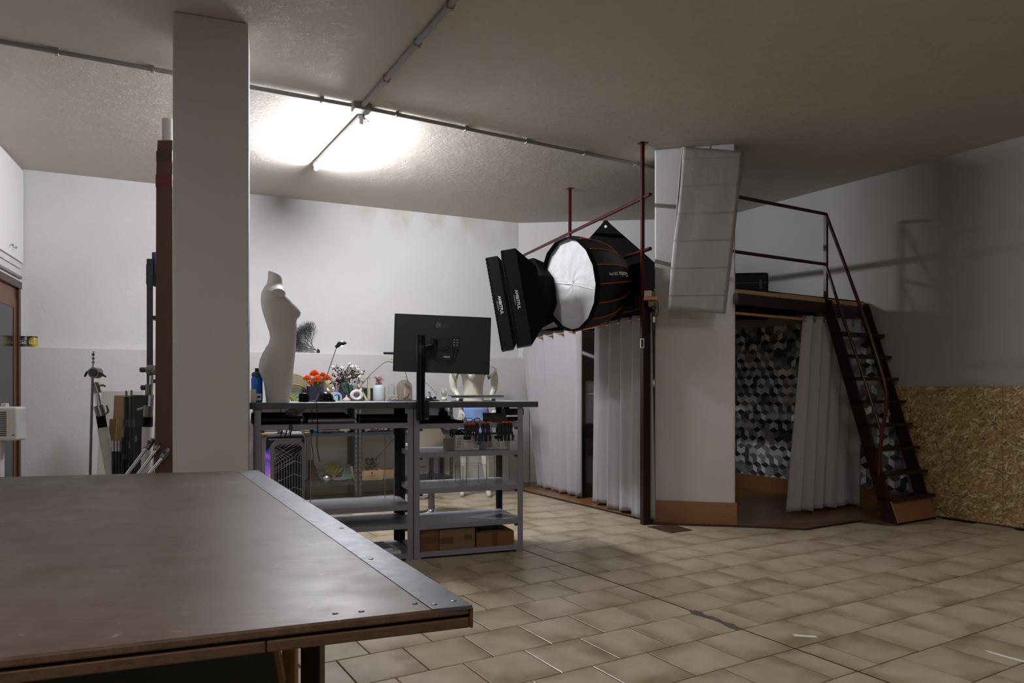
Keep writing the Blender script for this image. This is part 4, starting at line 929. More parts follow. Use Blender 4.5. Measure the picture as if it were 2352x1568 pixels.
    for i, (a, dep) in enumerate(((.086, -.13), (.11, -.15))):
        pts = [g(a, -.02, -.03), g(a, -.035, -.07), g(a-.03, -.04, dep+.01*i), g(-.02, -.045, dep+.01), g(-.07, -.05, dep+.045+.01*i), g(-.10, -.04, -.03+.03*i)]
        from mathutils.geometry import interpolate_bezier
        sm = []
        for m in range(len(pts)-1): sm += [pts[m].lerp(pts[m+1], t/4) for t in range(4)]
        for _ in range(3): sm = [sm[0]]+[(sm[m-1]+sm[m]*2+sm[m+1])/4 for m in range(1, len(sm)-1)]+[sm[-1]]
        k = MB(); k.tube(sm, .0032, 6); k.build('cable', M_black, mo)
monitor()
# ---- female torso form
def torso():
    Yt = 4.92; px = Yt/F*.2551
    prof = [(230, 225, 338, .045), (262, 220, 341, .050), (300, 217, 343, .052), (345, 208, 347, .058), (375, 188, 360, .085), (400, 178, 366, .125), (440, 163, 380, .158), (500, 158, 415, .152), (550, 162, 430, .138), (600, 172, 440, .130), (640, 185, 452, .124), (680, 197, 466, .120), (720, 210, 470, .114), (780, 228, 468, .106), (830, 235, 465, .104), (880, 225, 462, .112), (930, 195, 460, .130), (980, 170, 455, .146), (1030, 150, 450, .158), (1080, 141, 444, .165), (1130, 140, 441, .167), (1180, 158, 440, .163), (1210, 178, 438, .160), (1260, 188, 432, .156), (1320, 196, 420, .150), (1380, 202, 409, .145), (1408, 204, 405, .143)]
    u0 = 560+300*.2551; P = at(u0, 920, Yt); P.z = DT
    th = thing('female_torso_form', 'pale headless female torso mannequin standing on the desk in profile', 'mannequin', tuple(P), 0)
    TM = Matrix.Translation((P.x, P.y, 0)) @ Matrix.Rotation(R(18), 4, 'Z') @ Matrix.Translation((-P.x, -P.y, 0))
    ys = [p[0] for p in prof]
    def ip(y, c):
        for i in range(len(prof)-1):
            if y <= prof[i+1][0]:
                f = (y-prof[i][0])/(prof[i+1][0]-prof[i][0]); f = f*f*(3-2*f)*.5+f*.5
                return prof[i][c]*(1-f)+prof[i+1][c]*f
        return prof[-1][c]
    rows = []; N = 56; K = 90; z0 = DT
    for i in range(K+1):
        y = 230+(1408-230)*i/K; lf, rt, hw = ip(y, 1), ip(y, 2), ip(y, 3); row = []
        z = z0+(1408-y)*px
        xc = (lf+rt)/2; hx = (rt-lf)/2*px
        for j in range(N):
            a = 2*math.pi*j/N; ca, sa = math.cos(a), math.sin(a); e = .86 if y > 380 else 1
            X = (xc-300)*px+hx*math.copysign(abs(ca)**e, ca); Yy = hw*math.copysign(abs(sa)**e, sa)
            # breasts
            if ca > -.1:
                for sg in (-1, 1):
                    zc = 605; dz = (y-zc)/(46 if y > zc else 88); dy = (Yy-sg*.066)/.05
                    X += 72*px*math.exp(-dz*dz-dy*dy)
                if y > 1150: X -= .02*math.exp(-(Yy/.02)**2)*min(1, (y-1150)/80)
            if ca < -.1:
                X += .022*math.exp(-(Yy/.022)**2)*(1 if 1000 < y < 1408 else max(0, 1-abs(y-700)/500)*.5)
            zz = z
            if i == 0 or y < 300: zz = z-(X-(225-300)*px)*.42*(1-(y-230)/70 if y < 300 else 0)
            row.append((P.x+X, P.y+Yy, zz))
        rows.append(row)
    k = MB(TM); k.grid([r+[r[0]] for r in rows]); k.add(rows[0], [tuple(range(N))[::-1]]); k.add(rows[-1], [tuple(range(N))])
    m = mat('matte_pale_form', 'b9b5b0', .62, var=.03, scale=5)
    k.build('body', m, th)
    # cut shoulder stumps
    for sg in (-1, 1):
        cx, cz = P.x+(313-300)*px, z0+(1408-432)*px
        k = MB(TM); rw = []
        for t, sc_, yy in ((0, 1.0, .09), (.3, 1.05, .13), (.6, 1.04, .155), (1, .98, .168)):
            rw.append([(cx+56*px*sc_*math.cos(2*math.pi*j/28), P.y+sg*(yy+.012*math.sin(2*math.pi*j/28)), cz-.008+42*px*sc_*max(math.sin(2*math.pi*j/28), -.75)-t*.012) for j in range(28)])
        if sg > 0: rw = [r[::-1] for r in rw]
        k.grid([r+[r[0]] for r in rw]); k.add(rw[-1], [tuple(range(28))]); k.build('shoulder_stump', m, th)
torso()
# ---- desk lamp
def sm_curve(pts, n=6, it=2):
    out = []; pts = [Vector(p) for p in pts]
    for i in range(len(pts)-1): out += [pts[i].lerp(pts[i+1], j/n) for j in range(n)]
    out.append(pts[-1])
    for _ in range(it*2): out = [out[0]]+[(out[i-1]+out[i]*2+out[i+1])/4 for i in range(1, len(out)-1)]+[out[-1]]
    return out
th, Fi, s = item('desk_lamp', 'black halogen desk lamp with twin thin arms, switched on', 'desk lamp', 747, .30, DT)
mp = 1/s
k = MB(Fi); k.lathe([(.0, 0), (.072, 0), (.074, .012), (.062, .018), (.06, .03), (.052, .05), (.034, .066), (.012, .074), (0, .075)], seg=30); k.build('base', mat('lamp_black', '141214', .15, .5, var=0), th)
hp_ = Vector((((783-747)*mp, 0, (918-786)*mp)))
for dy in (-.006, .006): k = MB(Fi); k.cyl((-.045, dy, .02), (hp_.x-.03, dy, hp_.z-.01), .0022, seg=6); k.build('arm', M_steel, th)
k = MB(Fi); k.cyl((-.05, 0, .015), (-.03, 0, .075), .012, .008); k.build('counterweight', M_greyd, th)
Mh = Fi @ Matrix.Translation(hp_) @ Matrix.Rotation(R(-22), 4, 'Y')
k = MB(Mh); k.lathe([(.0, .028), (.014, .026), (.028, .018), (.038, .004), (.042, -.008), (.039, -.008), (.034, .004), (.02, .018), (0, .022)], seg=24); k.build('shade', M_black, th)
k = MB(Mh); k.box(-.045, -.02, -.008, .008, -.012, .01); k.build('head_joint', M_black, th)
kb_ = NT('halogen_glow'); kb_.b.inputs['Emission Color'].default_value = (1, .82, .6, 1); kb_.b.inputs['Emission Strength'].default_value = 60
k = MB(Mh); k.cyl((0, 0, -.014), (0, 0, .01), .006, seg=10); k.build('bulb', kb_.m, th)
ln = sm_curve([(-.05, -.0, .01), (-.09, -.06, .004), (-.13, -.02, .02), (-.12, -.14, .003), (-.085, -.2, .004), (-.075, -.36, .003), (-.07, -.36, -.05), (-.065, -.355, -.3), (-.075, -.33, -.42)], 6, 2)
k = MB(Fi); k.tube(sm_curve([(-.05, 0, .01), (-.1, -.05, .004), (-.15, -.03, .02), (-.13, -.12, .004), (-.1, -.25, .004), (-.092, -.335, .004), (-.09, -.345, -.02), (-.085, -.34, -.15), (-.09, -.335, -.3), (-.07, -.33, -.40)], 6, 2), .0028, 6); k.build('cord', M_black, th)
# smart speaker, bottle, small box
th, Fi, s = item('round_speaker', 'small black cylindrical speaker on the desk left of the lamp', 'speaker', 698, .18, DT)
k = MB(Fi); k.lathe([(0, 0), (.033, 0), (.035, .006), (.035, .05), (.032, .058), (.024, .062), (0, .063)], seg=28); k.build('body', M_blackf, th)
k = MB(Fi); k.lathe([(0, .0635), (.024, .0632), (.026, .0615)], seg=24); k.build('top_plate', M_black, th)
text('lettering', 'sound', Fi @ Matrix.Translation((0, -.0355, .03)) @ Matrix.Rotation(R(90), 4, 'X'), .008, mat('dim_print', '7a7a7a', .5), th)
bpy.data.objects.remove([o for o in th.children if o.name.startswith('lettering')][0])
th, Fi, s = item('water_bottle', 'blue sports bottle with green and black lid beside the pillar', 'bottle', 590, .12, DT)
k = MB(Fi); k.lathe([(0, 0), (.034, 0), (.037, .01), (.037, .16), (.03, .175), (.022, .182)], seg=28); k.build('body', mat('blue_translucent', '1462c8', .2, trans=.35, var=.05), th)
k = MB(Fi); k.lathe([(.0235, .176), (.0345, .176), (.034, .195), (.026, .206), (.0, .208)], seg=24); k.build('lid', mat('dark_green_plastic', '0c4a2c', .3), th)
k = MB(Fi); k.lathe([(.0, .232), (.013, .232), (.014, .206)], seg=16); k.build('spout', M_black, th)
k = MB(Fi); k.tube(sm_curve([(.036, 0, .17), (.055, 0, .155), (.05, 0, .12), (.062, -.02, .09)], 5, 2), .002, 6); k.build('loop', M_steel, th)
k = MB(Fi); k.box(-.005, .028, -.0385, -.034, .015, .06); k.build('sticker', M_white, th, bev=.002)
k = MB(Fi); k.box(.002, .022, -.0392, -.038, .03, .045); k.build('sticker_print', M_black, th)
p = sw(su(579, .05), .04, DT); k = MB(frame(p, sA)); k.box(-.012, .025, -.02, .03, 0, .088); o = base_origin(k.build('white_box', M_white, bev=.006)); tag(o, 'small white box at the left end of the desk in front of the blue bottle', 'box')
# ---- laptop on its stand
th, Fi, s = item('laptop_stand', 'folding aluminium laptop stand at the right end of the desk', 'laptop stand', 1092, .10, DT)
for x in (-.125, .13):
    k = MB(Fi); k.box(x-.018, x+.018, -.04, -.036, 0, .024); k.box(x-.018, x-.012, -.04, .18, 0, .006); k.box(x+.012, x+.018, -.04, .18, 0, .006); k.build('foot', mat('aluminium', 'b8b8c0', .3, .2), th)
    k = MB(Fi); k.box(x-.011, x+.011, -.0425, -.0395, .006, .016); k.build('rubber_pad', M_black, th)
th, Fi, s = item('laptop', 'closed slim grey laptop lying tilted on its stand at the right', 'laptop', 1092, .10, DT+.024)
Ml = Fi @ Matrix.Rotation(R(-2), 4, 'X')
k = MB(Ml); k.add([(-.20, -.05, .0), (.215, -.05, .0), (.2, .22, .012), (-.155, .22, .012), (-.20, -.05, .010), (.215, -.05, .012), (.2, .22, .024), (-.155, .22, .024)], [(3, 2, 1, 0), (4, 5, 6, 7), (0, 1, 5, 4), (1, 2, 6, 5), (2, 3, 7, 6), (3, 0, 4, 7)]); k.build('lower_case', mat('aluminium', 'b8b8c0', .3, .2), th, bev=.003)
k = MB(Ml); k.add([(-.20, -.05, .011), (.215, -.05, .013), (.2, .22, .025), (-.155, .22, .025), (-.198, -.046, .017), (.213, -.046, .019), (.198, .22, .031), (-.153, .22, .031)], [(3, 2, 1, 0), (4, 5, 6, 7), (0, 1, 5, 4), (1, 2, 6, 5), (2, 3, 7, 6), (3, 0, 4, 7)]); k.build('lid', M_greyd, th, bev=.002)
th, Fi, s = item('tablet', 'thin black graphics tablet lying flat on the desk in front of the stair ornament', 'tablet', 945, .34, DT)
k = MB(Fi); k.box(-.17, .2, -.08, .1, 0, .008); k.build('body', M_black, th, bev=.003)
k = MB(Fi); k.box(.06, .10, -.05, .06, .008, .009); k.build('button_row', M_greyd, th)
th, Fi, s = item('computer_mouse', 'black computer mouse with a green tip beside the monitor pole', 'mouse', 985, .28, DT+.008)
k = MB(Fi); k.ball((0, 0, .004), (.034, .05, .028), 16, 10); k.build('body', M_black, th)
k = MB(Fi); k.box(.035, .068, -.02, -.008, .0, .008); k.build('tip', mat('lime_plastic', '8fb81e', .4), th, bev=.002)
# ================================================================ THINGS ON THE SHELVES
ZR1 = LV_R[0]
# right unit level 1
th, Fi, s = item('keyboard_case', 'flat black keyboard bag on the top shelf behind the clamp plate', 'bag', 1003, .14, ZR1)
k = MB(Fi); k.box(-.16, .18, -.1, .2, 0, .018); k.box(-.02, .115, .02, .18, .018, .05); k.build('body', M_blackf, th, bev=.006)
th, Fi, s = item('webcam', 'round black webcam on a stubby stand under the desktop', 'webcam', 1018, .30, ZR1+.018)
k = MB(Fi); k.ball((0, 0, .04), (.04, .03, .033), 18, 12); k.build('head', M_black, th); k = MB(Fi); k.cyl((0, 0, .06), (0, 0, .10), .012); k.build('stem', M_greyd, th)
k = MB(Fi); k.lathe([(.03, 0), (.028, .008), (.01, .012)], seg=18); k.build('foot', M_black, th)
th, Fi, s = item('eyeglasses', 'black framed eyeglasses lying on the top shelf', 'eyeglasses', 1085, .10, ZR1)
for sx in (-1, 1):
    k = MB(Fi); k.tube([(sx*.031+.024*math.cos(R(a)), -.02, .018+.016*math.sin(R(a))) for a in range(0, 361, 24)], .0024, 6, False); k.build('lens_rim', M_black, th)
    k = MB(Fi); k.tube([(sx*.055, -.02, .022), (sx*.058, .03, .026), (sx*.05, .10, .018), (sx*.045, .12, .004)], .002, 6); k.build('temple', M_black, th)
k = MB(Fi); k.tube([(-.008, -.02, .02), (0, -.022, .023), (.008, -.02, .02)], .002, 6); k.build('bridge', M_black, th)
th, Fi, s = item('brown_box', 'flat dark brown box on the top shelf right of the eyeglasses', 'box', 1135, .13, ZR1)
k = MB(Fi); k.box(-.068, .072, -.07, .07, 0, .046); k.build('body', mat('dark_brown_card', '3a302c', .6, bump=.1), th, bev=.003)
k = MB(Fi); k.box(-.07, .074, -.072, .072, .046, .068); k.build('lid', mat('dark_brown_card', '3a302c', .6, bump=.1), th, bev=.003)
th, Fi, s = item('green_tin', 'small dark green tin near the right post on the top shelf', 'tin', 1175, .25, ZR1)
k = MB(Fi); k.box(-.05, .05, -.04, .04, 0, .024); k.build('body', mat('dark_green_tin', '141f12', .4), th, bev=.004); k = MB(Fi); k.box(-.052, .052, -.042, .042, .024, .032); k.build('lid', mat('dark_green_lid', '1c2a18', .4), th, bev=.003)
th, Fi, s = item('hanging_drawer_box', 'dark box mounted under the desktop at the right end', 'box', 1176, .42, .985+.03)
k = MB(Fi); k.box(-.08, .08, -.06, .06, 0, .05); k.build('body', M_greyd, th, bev=.002); k = MB(Fi); k.box(-.07, -.03, -.02, .02, .05, .068); k.build('bracket', M_greyd, th)
th, Fi, s = item('usb_stick', 'tiny white memory stick on the top shelf edge below the brown box', 'memory stick', 1126, .03, ZR1)
k = MB(Fi); k.box(-.009, .009, -.004, .004, 0, .006); k.build('case', M_white, th, bev=.001); k = MB(Fi); k.box(.009, .014, -.003, .003, .001, .005); k.build('plug', M_steel, th)
# left unit level 1
ZL1 = LV_L[0]
th, Fi, s = item('black_tube_case', 'long black tube case lying on the top shelf at the left', 'case', 640, .10, ZL1)
k = MB(Fi); k.cyl((-.17, 0, .027), (.145, 0, .027), .0265, seg=20); k.build('tube', M_blacks, th); k = MB(Fi); k.cyl((.145, 0, .027), (.155, 0, .027), .0285, seg=20); k.build('end_cap', M_chrome, th)
k = MB(Fi); k.bar((.04, -.005, .058), (.02, -.118, .0), .02, .003); k.build('strap', M_blackf, th)
bpy.data.objects.remove([o for o in th.children if o.name.startswith('strap')][0])
k = MB(Fi); k.box(.06, .085, -.103, -.1015, -.036, .003, M=Matrix.Rotation(R(0), 4, 'Y')); k.build('hanging_strap', M_greyd, th)
th, Fi, s = item('black_pouch', 'flat black pouch behind the black tube case', 'pouch', 632, .3, ZL1)
k = MB(Fi); k.box(-.16, .12, -.04, .08, 0, .075); k.build('body', M_blackf, th, bev=.01); k = MB(Fi); k.box(-.14, .1, -.044, -.04, .055, .06); k.build('zip', M_greyd, th)
th, Fi, s = item('reflector_roll', 'rolled silver foil reflector wrapped in black on the top shelf', 'roll', 762, .10, ZL1)
k = MB(Fi); k.cyl((-.16, 0, .02), (.16, 0, .02), .019, seg=18); k.build('silver_roll', mat('silver_foil', 'a7a2a8', .25, .8, bump=.2), th)
k = MB(Fi); k.add([(-.17, -.01, .03), (.155, -.01, .03), (.10, .14, .075), (-.19, .14, .075), (-.17, -.01, .025), (.155, -.01, .025), (.10, .16, .0), (-.19, .16, .0)], [(0, 1, 2, 3), (7, 6, 5, 4), (1, 5, 6, 2), (3, 2, 6, 7), (0, 4, 5, 1), (0, 3, 7, 4)]); k.build('black_wrap', M_blacks, th, bev=.004)
k = MB(Fi); k.box(-.18, .09, .138, .142, .074, .079); k.build('silver_edge', mat('silver_foil', 'a7a2a8', .25, .8), th)
th, Fi, s = item('black_roll', 'long black paper roll on the top shelf left of the mid post', 'roll', 887, .12, ZL1)
k = MB(Fi); k.cyl((-.19, 0, .023), (.185, 0, .023), .022, seg=20); k.build('roll', M_blacks, th); k = MB(Fi); k.cyl((.185, 0, .023), (.188, 0, .023), .012, seg=14); k.build('core', M_greyd, th)
th, Fi, s = item('black_roll', 'second black paper roll lying behind the one left of the mid post', 'roll', 880, .2, ZL1)
k = MB(Fi); k.cyl((-.19, 0, .03), (.19, 0, .03), .029, seg=20); k.build('roll', M_blackf, th); k = MB(Fi); k.cyl((.19, 0, .03), (.193, 0, .03), .012, seg=14); k.build('core', M_greyd, th)
th, Fi, s = item('crumpled_plastic_bag', 'crumpled clear plastic bag between the tube case and the foil roll', 'bag', 672, .14, ZL1+.045)
k = MB(Fi); rows = []
rr = random.Random(2)
for i in range(9):
    rows.append([(.05*math.cos(R(a))*math.sin(math.pi*(i+.5)/9)+rr.uniform(-.012, .012), .03*math.sin(R(a))*math.sin(math.pi*(i+.5)/9)+rr.uniform(-.01, .01), .004+i*.007+rr.uniform(-.004, .004)) for a in range(0, 360, 30)])
k.grid([r+[r[0]] for r in rows], smooth=False); k.build('bag', mat('clear_plastic', 'b9b7b4', .25, trans=.5), th)
# crates with clamps
M_crate = mat('white_metal_crate', 'd8d6d4', .35, .0, var=.05, scale=10)
def crate(u, label):
    th, Fi, s = item('white_crate', label, 'crate', u, .10, LV_R[1], 0, 'white slotted crates on the second shelf'); W_, H_, D_ = .19, .115, .24
    k = MB(Fi); t = .004
    k.box(-W_/2, W_/2, 0, D_, 0, t); k.box(-W_/2, -W_/2+t, 0, D_, 0, H_); k.box(W_/2-t, W_/2, 0, D_, 0, H_); k.box(-W_/2, W_/2, D_-t, D_, 0, H_); k.build('shell', M_crate, th)
    # front: frame around the slots and hand hole, ribbed centre
    k = MB(Fi); yy = .0; hx0, hx1, hz0, hz1 = -.03, .03, .078, .104
    k.box(-W_/2, W_/2, yy, yy+t, 0, .016); k.box(-W_/2, W_/2, yy, yy+t, H_-.008, H_); k.box(hx0, hx1, yy, yy+t, .016, hz0); k.box(hx0, hx1, yy, yy+t, hz1, H_-.008); k.box(-W_/2, hx0, yy, yy+t, .016, H_-.008); k.box(hx1, W_/2, yy, yy+t, .016, H_-.008)
    k.build('front_panel', M_crate, th)
    k = MB(Fi)
    k.box(hx0+.004, hx1-.004, yy-.0012, yy, hz0+.003, hz1-.003); k.build('hand_hole', M_black, th, bev=.001)
    k = MB(Fi)
    for sx in (-1, 1):
        for i in range(2):
            for j in range(4):
                cx_ = sx*(.075-.016*i-.002*j); cz_ = .026+.021*j
                k.bar((cx_-sx*.006, yy-.0008, cz_-.009*(-1)), (cx_+sx*.006, yy-.0008, cz_-.009), .0032, .0012, up=(0, 1, 0))
    k.build('slots', M_black, th)['kind'] = 'stuff'
    for i in range(4):
        k = MB(Fi); x = -.036+i*.024; k.cyl((x, .001, .012), (x, .001, .068), .0055, .0035, seg=8); k.build('rib', M_crate, th)
    return th
crate(1073, 'white slotted metal crate on the left, filled with black cables'); crate(1144, 'white slotted metal crate on the right side of the shelf')
# cables in left crate
th, Fi, s = item('cable_bundle', 'tangle of black cables on top of the left white crate', 'cables', 1058, .16, LV_R[1]+.115)
rr = random.Random(9)
k = MB(Fi)
for i in range(9):
    cx_, cz_ = rr.uniform(-.05, .05), rr.uniform(-.01, .02); r1, r2 = rr.uniform(.03, .05), rr.uniform(.012, .022); tl = rr.uniform(-.4, .4)
    k.tube([(cx_+r1*math.cos(R(a)), rr.uniform(-.01, .01)+.02*math.sin(R(a)), cz_+r2*math.sin(R(a))+r1*math.cos(R(a))*tl*.4) for a in range(0, 361, 20)], .004, 5, False)
k.build('loops', M_black, th)['kind'] = 'stuff'
k = MB(Fi); k.box(-.01, .005, -.022, -.012, -.005, .015); k.build('plug', M_black, th)
# spring clamps hanging from the shelf edge
def clamp(u, tip, big, label, group):
    d = -.018; p = sw(su(u, d), d, LV_R[0]-(.0 if big else .012)); sc_ = 1 if big else .62
    th = thing('spring_clamp', label, 'clamp', tuple(p), sA, group); Fi = frame(p, sA)
    mt = mat('orange_clamp_tip', 'd0661a', .45) if tip == 'o' else mat('red_clamp_tip', 'b8281c', .45)
    if tip != 'n':
        k = MB(Fi); k.box(-.012*sc_, .012*sc_, -.004, .012, -.002, .009); k.build('jaw_tip', mt, th, bev=.002)
    for sx in (-1, 1):
        k = MB(Fi); k.tube([(sx*.004*sc_, .004, -.004), (sx*.008*sc_, .004, -.03*sc_), (sx*.005*sc_, .0, -.06*sc_), (sx*.012*sc_, -.004-.006*sx, -.10*sc_), (sx*.010*sc_, -.006, -.135*sc_)], [.007*sc_, .009*sc_, .009*sc_, .008*sc_, .006*sc_], 6); k.build('handle', M_black, th)
    k = MB(Fi); k.cyl((0, -.008, -.05*sc_), (0, .012, -.05*sc_), .009*sc_); k.build('spring', M_greyd, th)
    return th
for i, u in enumerate((1069.5, 1074.5, 1079.5, 1084.5, 1089.5)): clamp(u, 'r', False, '%s of the five small red-tipped clamps over the left crate' % ('leftmost', 'second from the left', 'middle one', 'fourth from the left', 'rightmost')[i], 'small red-tipped clamps on the shelf edge')
clamp(1096, 'r', True, 'large black clamp with a red tip right of the five small ones', None)
clamp(1110.5, 'o', True, 'orange-tipped clamp, left one of the pair between the two crates', 'large orange-tipped clamps on the shelf edge')
clamp(1121, 'o', True, 'orange-tipped clamp, right one of the pair between the two crates', 'large orange-tipped clamps on the shelf edge')
clamp(1147, 'n', True, 'all black spring clamp without coloured tip over the right crate', None)
for u, w_ in ((1156, 'first'), (1164, 'middle'), (1173, 'last')): clamp(u, 'o', True, 'orange-tipped clamp, %s of the three over the right crate' % w_, 'large orange-tipped clamps on the shelf edge')
p = sw(su(1099, -.03), -.03, LV_R[1]+.075); k = MB(frame(p, sA)); rr = random.Random(5)
for i in range(40): k.ball((rr.gauss(0, .007), rr.gauss(0, .005), rr.uniform(-.025, .03)), .004, 6, 4)
o = base_origin(k.build('bead_tassel', mat('royal_blue_beads', '1a1a9a', .4))); tag(o, 'small blue bead tassel hanging from the red-tipped clamp', 'tassel')
o['kind'] = 'stuff'
th, Fi, s = item('white_adapter', 'small white charger with cord behind the right post', 'adapter', 1184, .2, LV_R[1]+.055)
k = MB(Fi); k.box(-.018, .02, -.02, .02, 0, .045); k.build('body', M_white, th, bev=.008); k = MB(Fi); k.tube(sm_curve([(-.01, 0, .04), (-.03, 0, .07), (-.05, 0, .12), (-.045, .0, .16)]), .0025, 6); k.build('cord', M_white, th)
th, Fi, s = item('acrylic_stand', 'small clear acrylic plate stand left of the left crate', 'stand', 1030, .12, LV_R[1])
def acrylic():
    k = NT('acrylic'); tr = k.n('ShaderNodeBsdfTransparent'); tr.inputs[0].default_value = (.982, .988, .982, 1); gl = k.n('ShaderNodeBsdfGlossy'); gl.inputs['Roughness'].default_value = .03; lw = k.n('ShaderNodeLayerWeight'); lw.inputs[0].default_value = .3; frv = k.math('ADD', .035, k.math('MULTIPLY', .4, k.math('POWER', lw.outputs['Facing'], 4))); mx = k.n('ShaderNodeMixShader')
    k.l(frv, mx.inputs[0]); k.l(tr.outputs[0], mx.inputs[1]); k.l(gl.outputs[0], mx.inputs[2]); k.l(mx.outputs[0], k.t.nodes['Material Output'].inputs[0]); return k.m
M_acr = acrylic()
M_acre = mat('acrylic_edge', 'a9b0aa', .15, trans=.4, var=0)
k = MB(Fi); k.box(-.045, .05, -.02, -.017, 0, .10); k.build('plate', M_acr, th); k = MB(Fi); k.box(-.04, .045, .0, .004, .005, .09); k.build('card', mat('grey_card', '8a8682', .7), th)
def acr_box(name, label, u0, u1, d0, d1, z, h, yaw=0, top=False, grp=None, pan=4):
    dm = (d0+d1)/2; p = sw((su(u0, d0)+su(u1, d0))/2, d0, z); th = thing(name, label, 'acrylic box', tuple(p), sA+yaw, grp); Fi = frame(p, sA+yaw); W_ = (su(u1, d0)-su(u0, d0))/2; D_ = d1-d0; t = .003
    sides = [(-W_, W_, 0, t), (-W_, W_, D_-t, D_), (-W_, -W_+t, t, D_-t), (W_-t, W_, t, D_-t)]
    for a in sides: k = MB(Fi); k.box(*a, 0, h); k.build('pane', M_acr, th)
    for x in (-W_, W_-t):
        for y in (0, D_-t): k = MB(Fi); k.box(x-.0006, x+t+.0006, y-.0006, y+t+.0006, 0, h); k.build('glued_edge', M_acre, th)
    k = MB(Fi); k.box(-W_, W_, -.0006, t, 0, .002); k.box(-W_, W_, -.0006, t, h, h+.0015); k.box(-W_, W_, D_-t, D_, h, h+.0015); k.box(-W_, -W_+t, 0, D_, h, h+.0015); k.box(W_-t, W_, 0, D_, h, h+.0015); k.build('rim', M_acre, th)
    if top: k = MB(Fi); k.box(-W_, W_, 0, D_, h, h+t); k.build('pane', M_acr, th)
    return th
acr_box('acrylic_cover', 'large clear acrylic box on the left unit in front of the back shelves', 713, 906, .0, .36, LV_L[1], zat(1000, 5.0)-LV_L[1])
Z3 = LV_R[2]
acr_box('acrylic_case', 'clear acrylic case at the right end of the third shelf', 1136, 1190, .01, .2, Z3, .23, grp='clear acrylic cases on the third shelf')
acr_box('acrylic_case', 'clear acrylic case in the middle of the third shelf', 1063, 1118, .02, .22, Z3, .15, grp='clear acrylic cases on the third shelf')
acr_box('acrylic_case', 'tall clear acrylic case behind the middle one on the third shelf', 1020, 1072, .26, .44, Z3, .19, grp='clear acrylic cases on the third shelf')
th, Fi, s = item('glass_jar', 'clear empty glass jar at the left end of the third shelf', 'jar', 967, .25, Z3)
k = MB(Fi); k.lathe([(0, .003), (.036, .003), (.038, .01), (.038, .11), (.032, .125), (.032, .14), (.0295, .14), (.0295, .125), (.035, .11), (.035, .012), (0, .008)], seg=28); k.build('body', M_acr, th)
k = MB(Fi); k.lathe([(.0325, .132), (.0335, .136), (.0325, .14)], seg=28); k.build('rim', M_acre, th)
# level 4: prints
th, Fi, s = item('photo_print', 'large white print with a blue photo lying on the fourth shelf', 'print', 1125, .16, LV_R[3])
k = MB(Fi); k.add([(-.19, .02, .0008), (-.02, -.14, .0008), (.235, -.12, .0008), (.14, .2, .0008), (-.19, .02, .003), (-.02, -.14, .003), (.235, -.12, .003), (.14, .2, .003)], [(3, 2, 1, 0), (4, 5, 6, 7), (0, 1, 5, 4), (1, 2, 6, 5), (2, 3, 7, 6), (3, 0, 4, 7)]); k.build('sheet', mat('print_paper', 'bdb4c2', .3), th)
k = MB(Fi); k.add([(-.04, -.02, .0036), (.05, -.105, .0036), (.205, -.095, .0036), (.12, .07, .0036)], [(0, 1, 2, 3)]); k.build('blue_photo', mat('blue_ink', '1c4f9c', .3, var=.4, scale=14), th)
k = MB(Fi); k.add([(.0, .0, .0041), (.06, -.055, .0041), (.175, -.05, .0041), (.11, .05, .0041)], [(0, 1, 2, 3)]); k.build('dark_photo', mat('dark_ink', '3c3228', .3, var=.5, scale=30), th)
k = MB(Fi); k.box(-.075, -.02, -.06, -.055, .0031, .0036); k.build('violet_line', mat('violet_ink', '4a3aa0', .4), th)
# level 5: cardboard boxes
def carton(u0, u1, d, h, dep, label, tape, z=LV_R[4], m=M_card):
    th, Fi, s = item('cardboard_box', label, 'box', (u0+u1)/2, d, z, 0, 'cardboard boxes on the bottom shelf'); W_ = (su(u1, d)-su(u0, d))/2
    k = MB(Fi); k.box(-W_, W_, 0, dep, 0, h); k.build('body', m, th, bev=.002)
    k = MB(Fi); k.box(-W_+.002, -.001, .002, dep-.002, h, h+.003); k.box(.001, W_-.002, .002, dep-.002, h, h+.003); k.build('top_flaps', m, th)
    for (a, b, z0, z1) in tape: k = MB(Fi); k.box(-W_+2*W_*a, -W_+2*W_*b, -.0012, 0, h*z0, h*z1); k.build('tape', M_cardd, th)
carton(961, 1008, .03, .158, .2, 'small cube-like cardboard box at the left of the bottom shelf', [(0, 1, .35, .62)])
carton(1010, 1091, .02, .148, .28, 'wide plain cardboard box in the middle of the bottom shelf', [(.03, .38, .3, .6), (.7, .93, .42, .68)], m=mat('pale_cardboard', '765c46', .8, var=.1, scale=6, bump=.1))
carton(1095, 1181, .03, .10, .26, 'low cardboard box at the right with a black folder on top', [(.42, .56, .0, 1)], m=mat('ochre_cardboard', '745028', .8, var=.1, scale=6, bump=.1))
th, Fi, s = item('black_folder', 'black folder in clear film on the low right cardboard box', 'folder', 1130, .07, LV_R[4]+.104, R(-3))
k = MB(Fi); k.box(-.09, .09, .0, .18, 0, .012); k.build('cover', M_blacks, th, bev=.002); k = MB(Fi); k.box(-.088, .088, -.004, .0, 0, .004); k.build('film_edge', mat('clear_plastic', 'b9b7b4', .25, trans=.5), th)
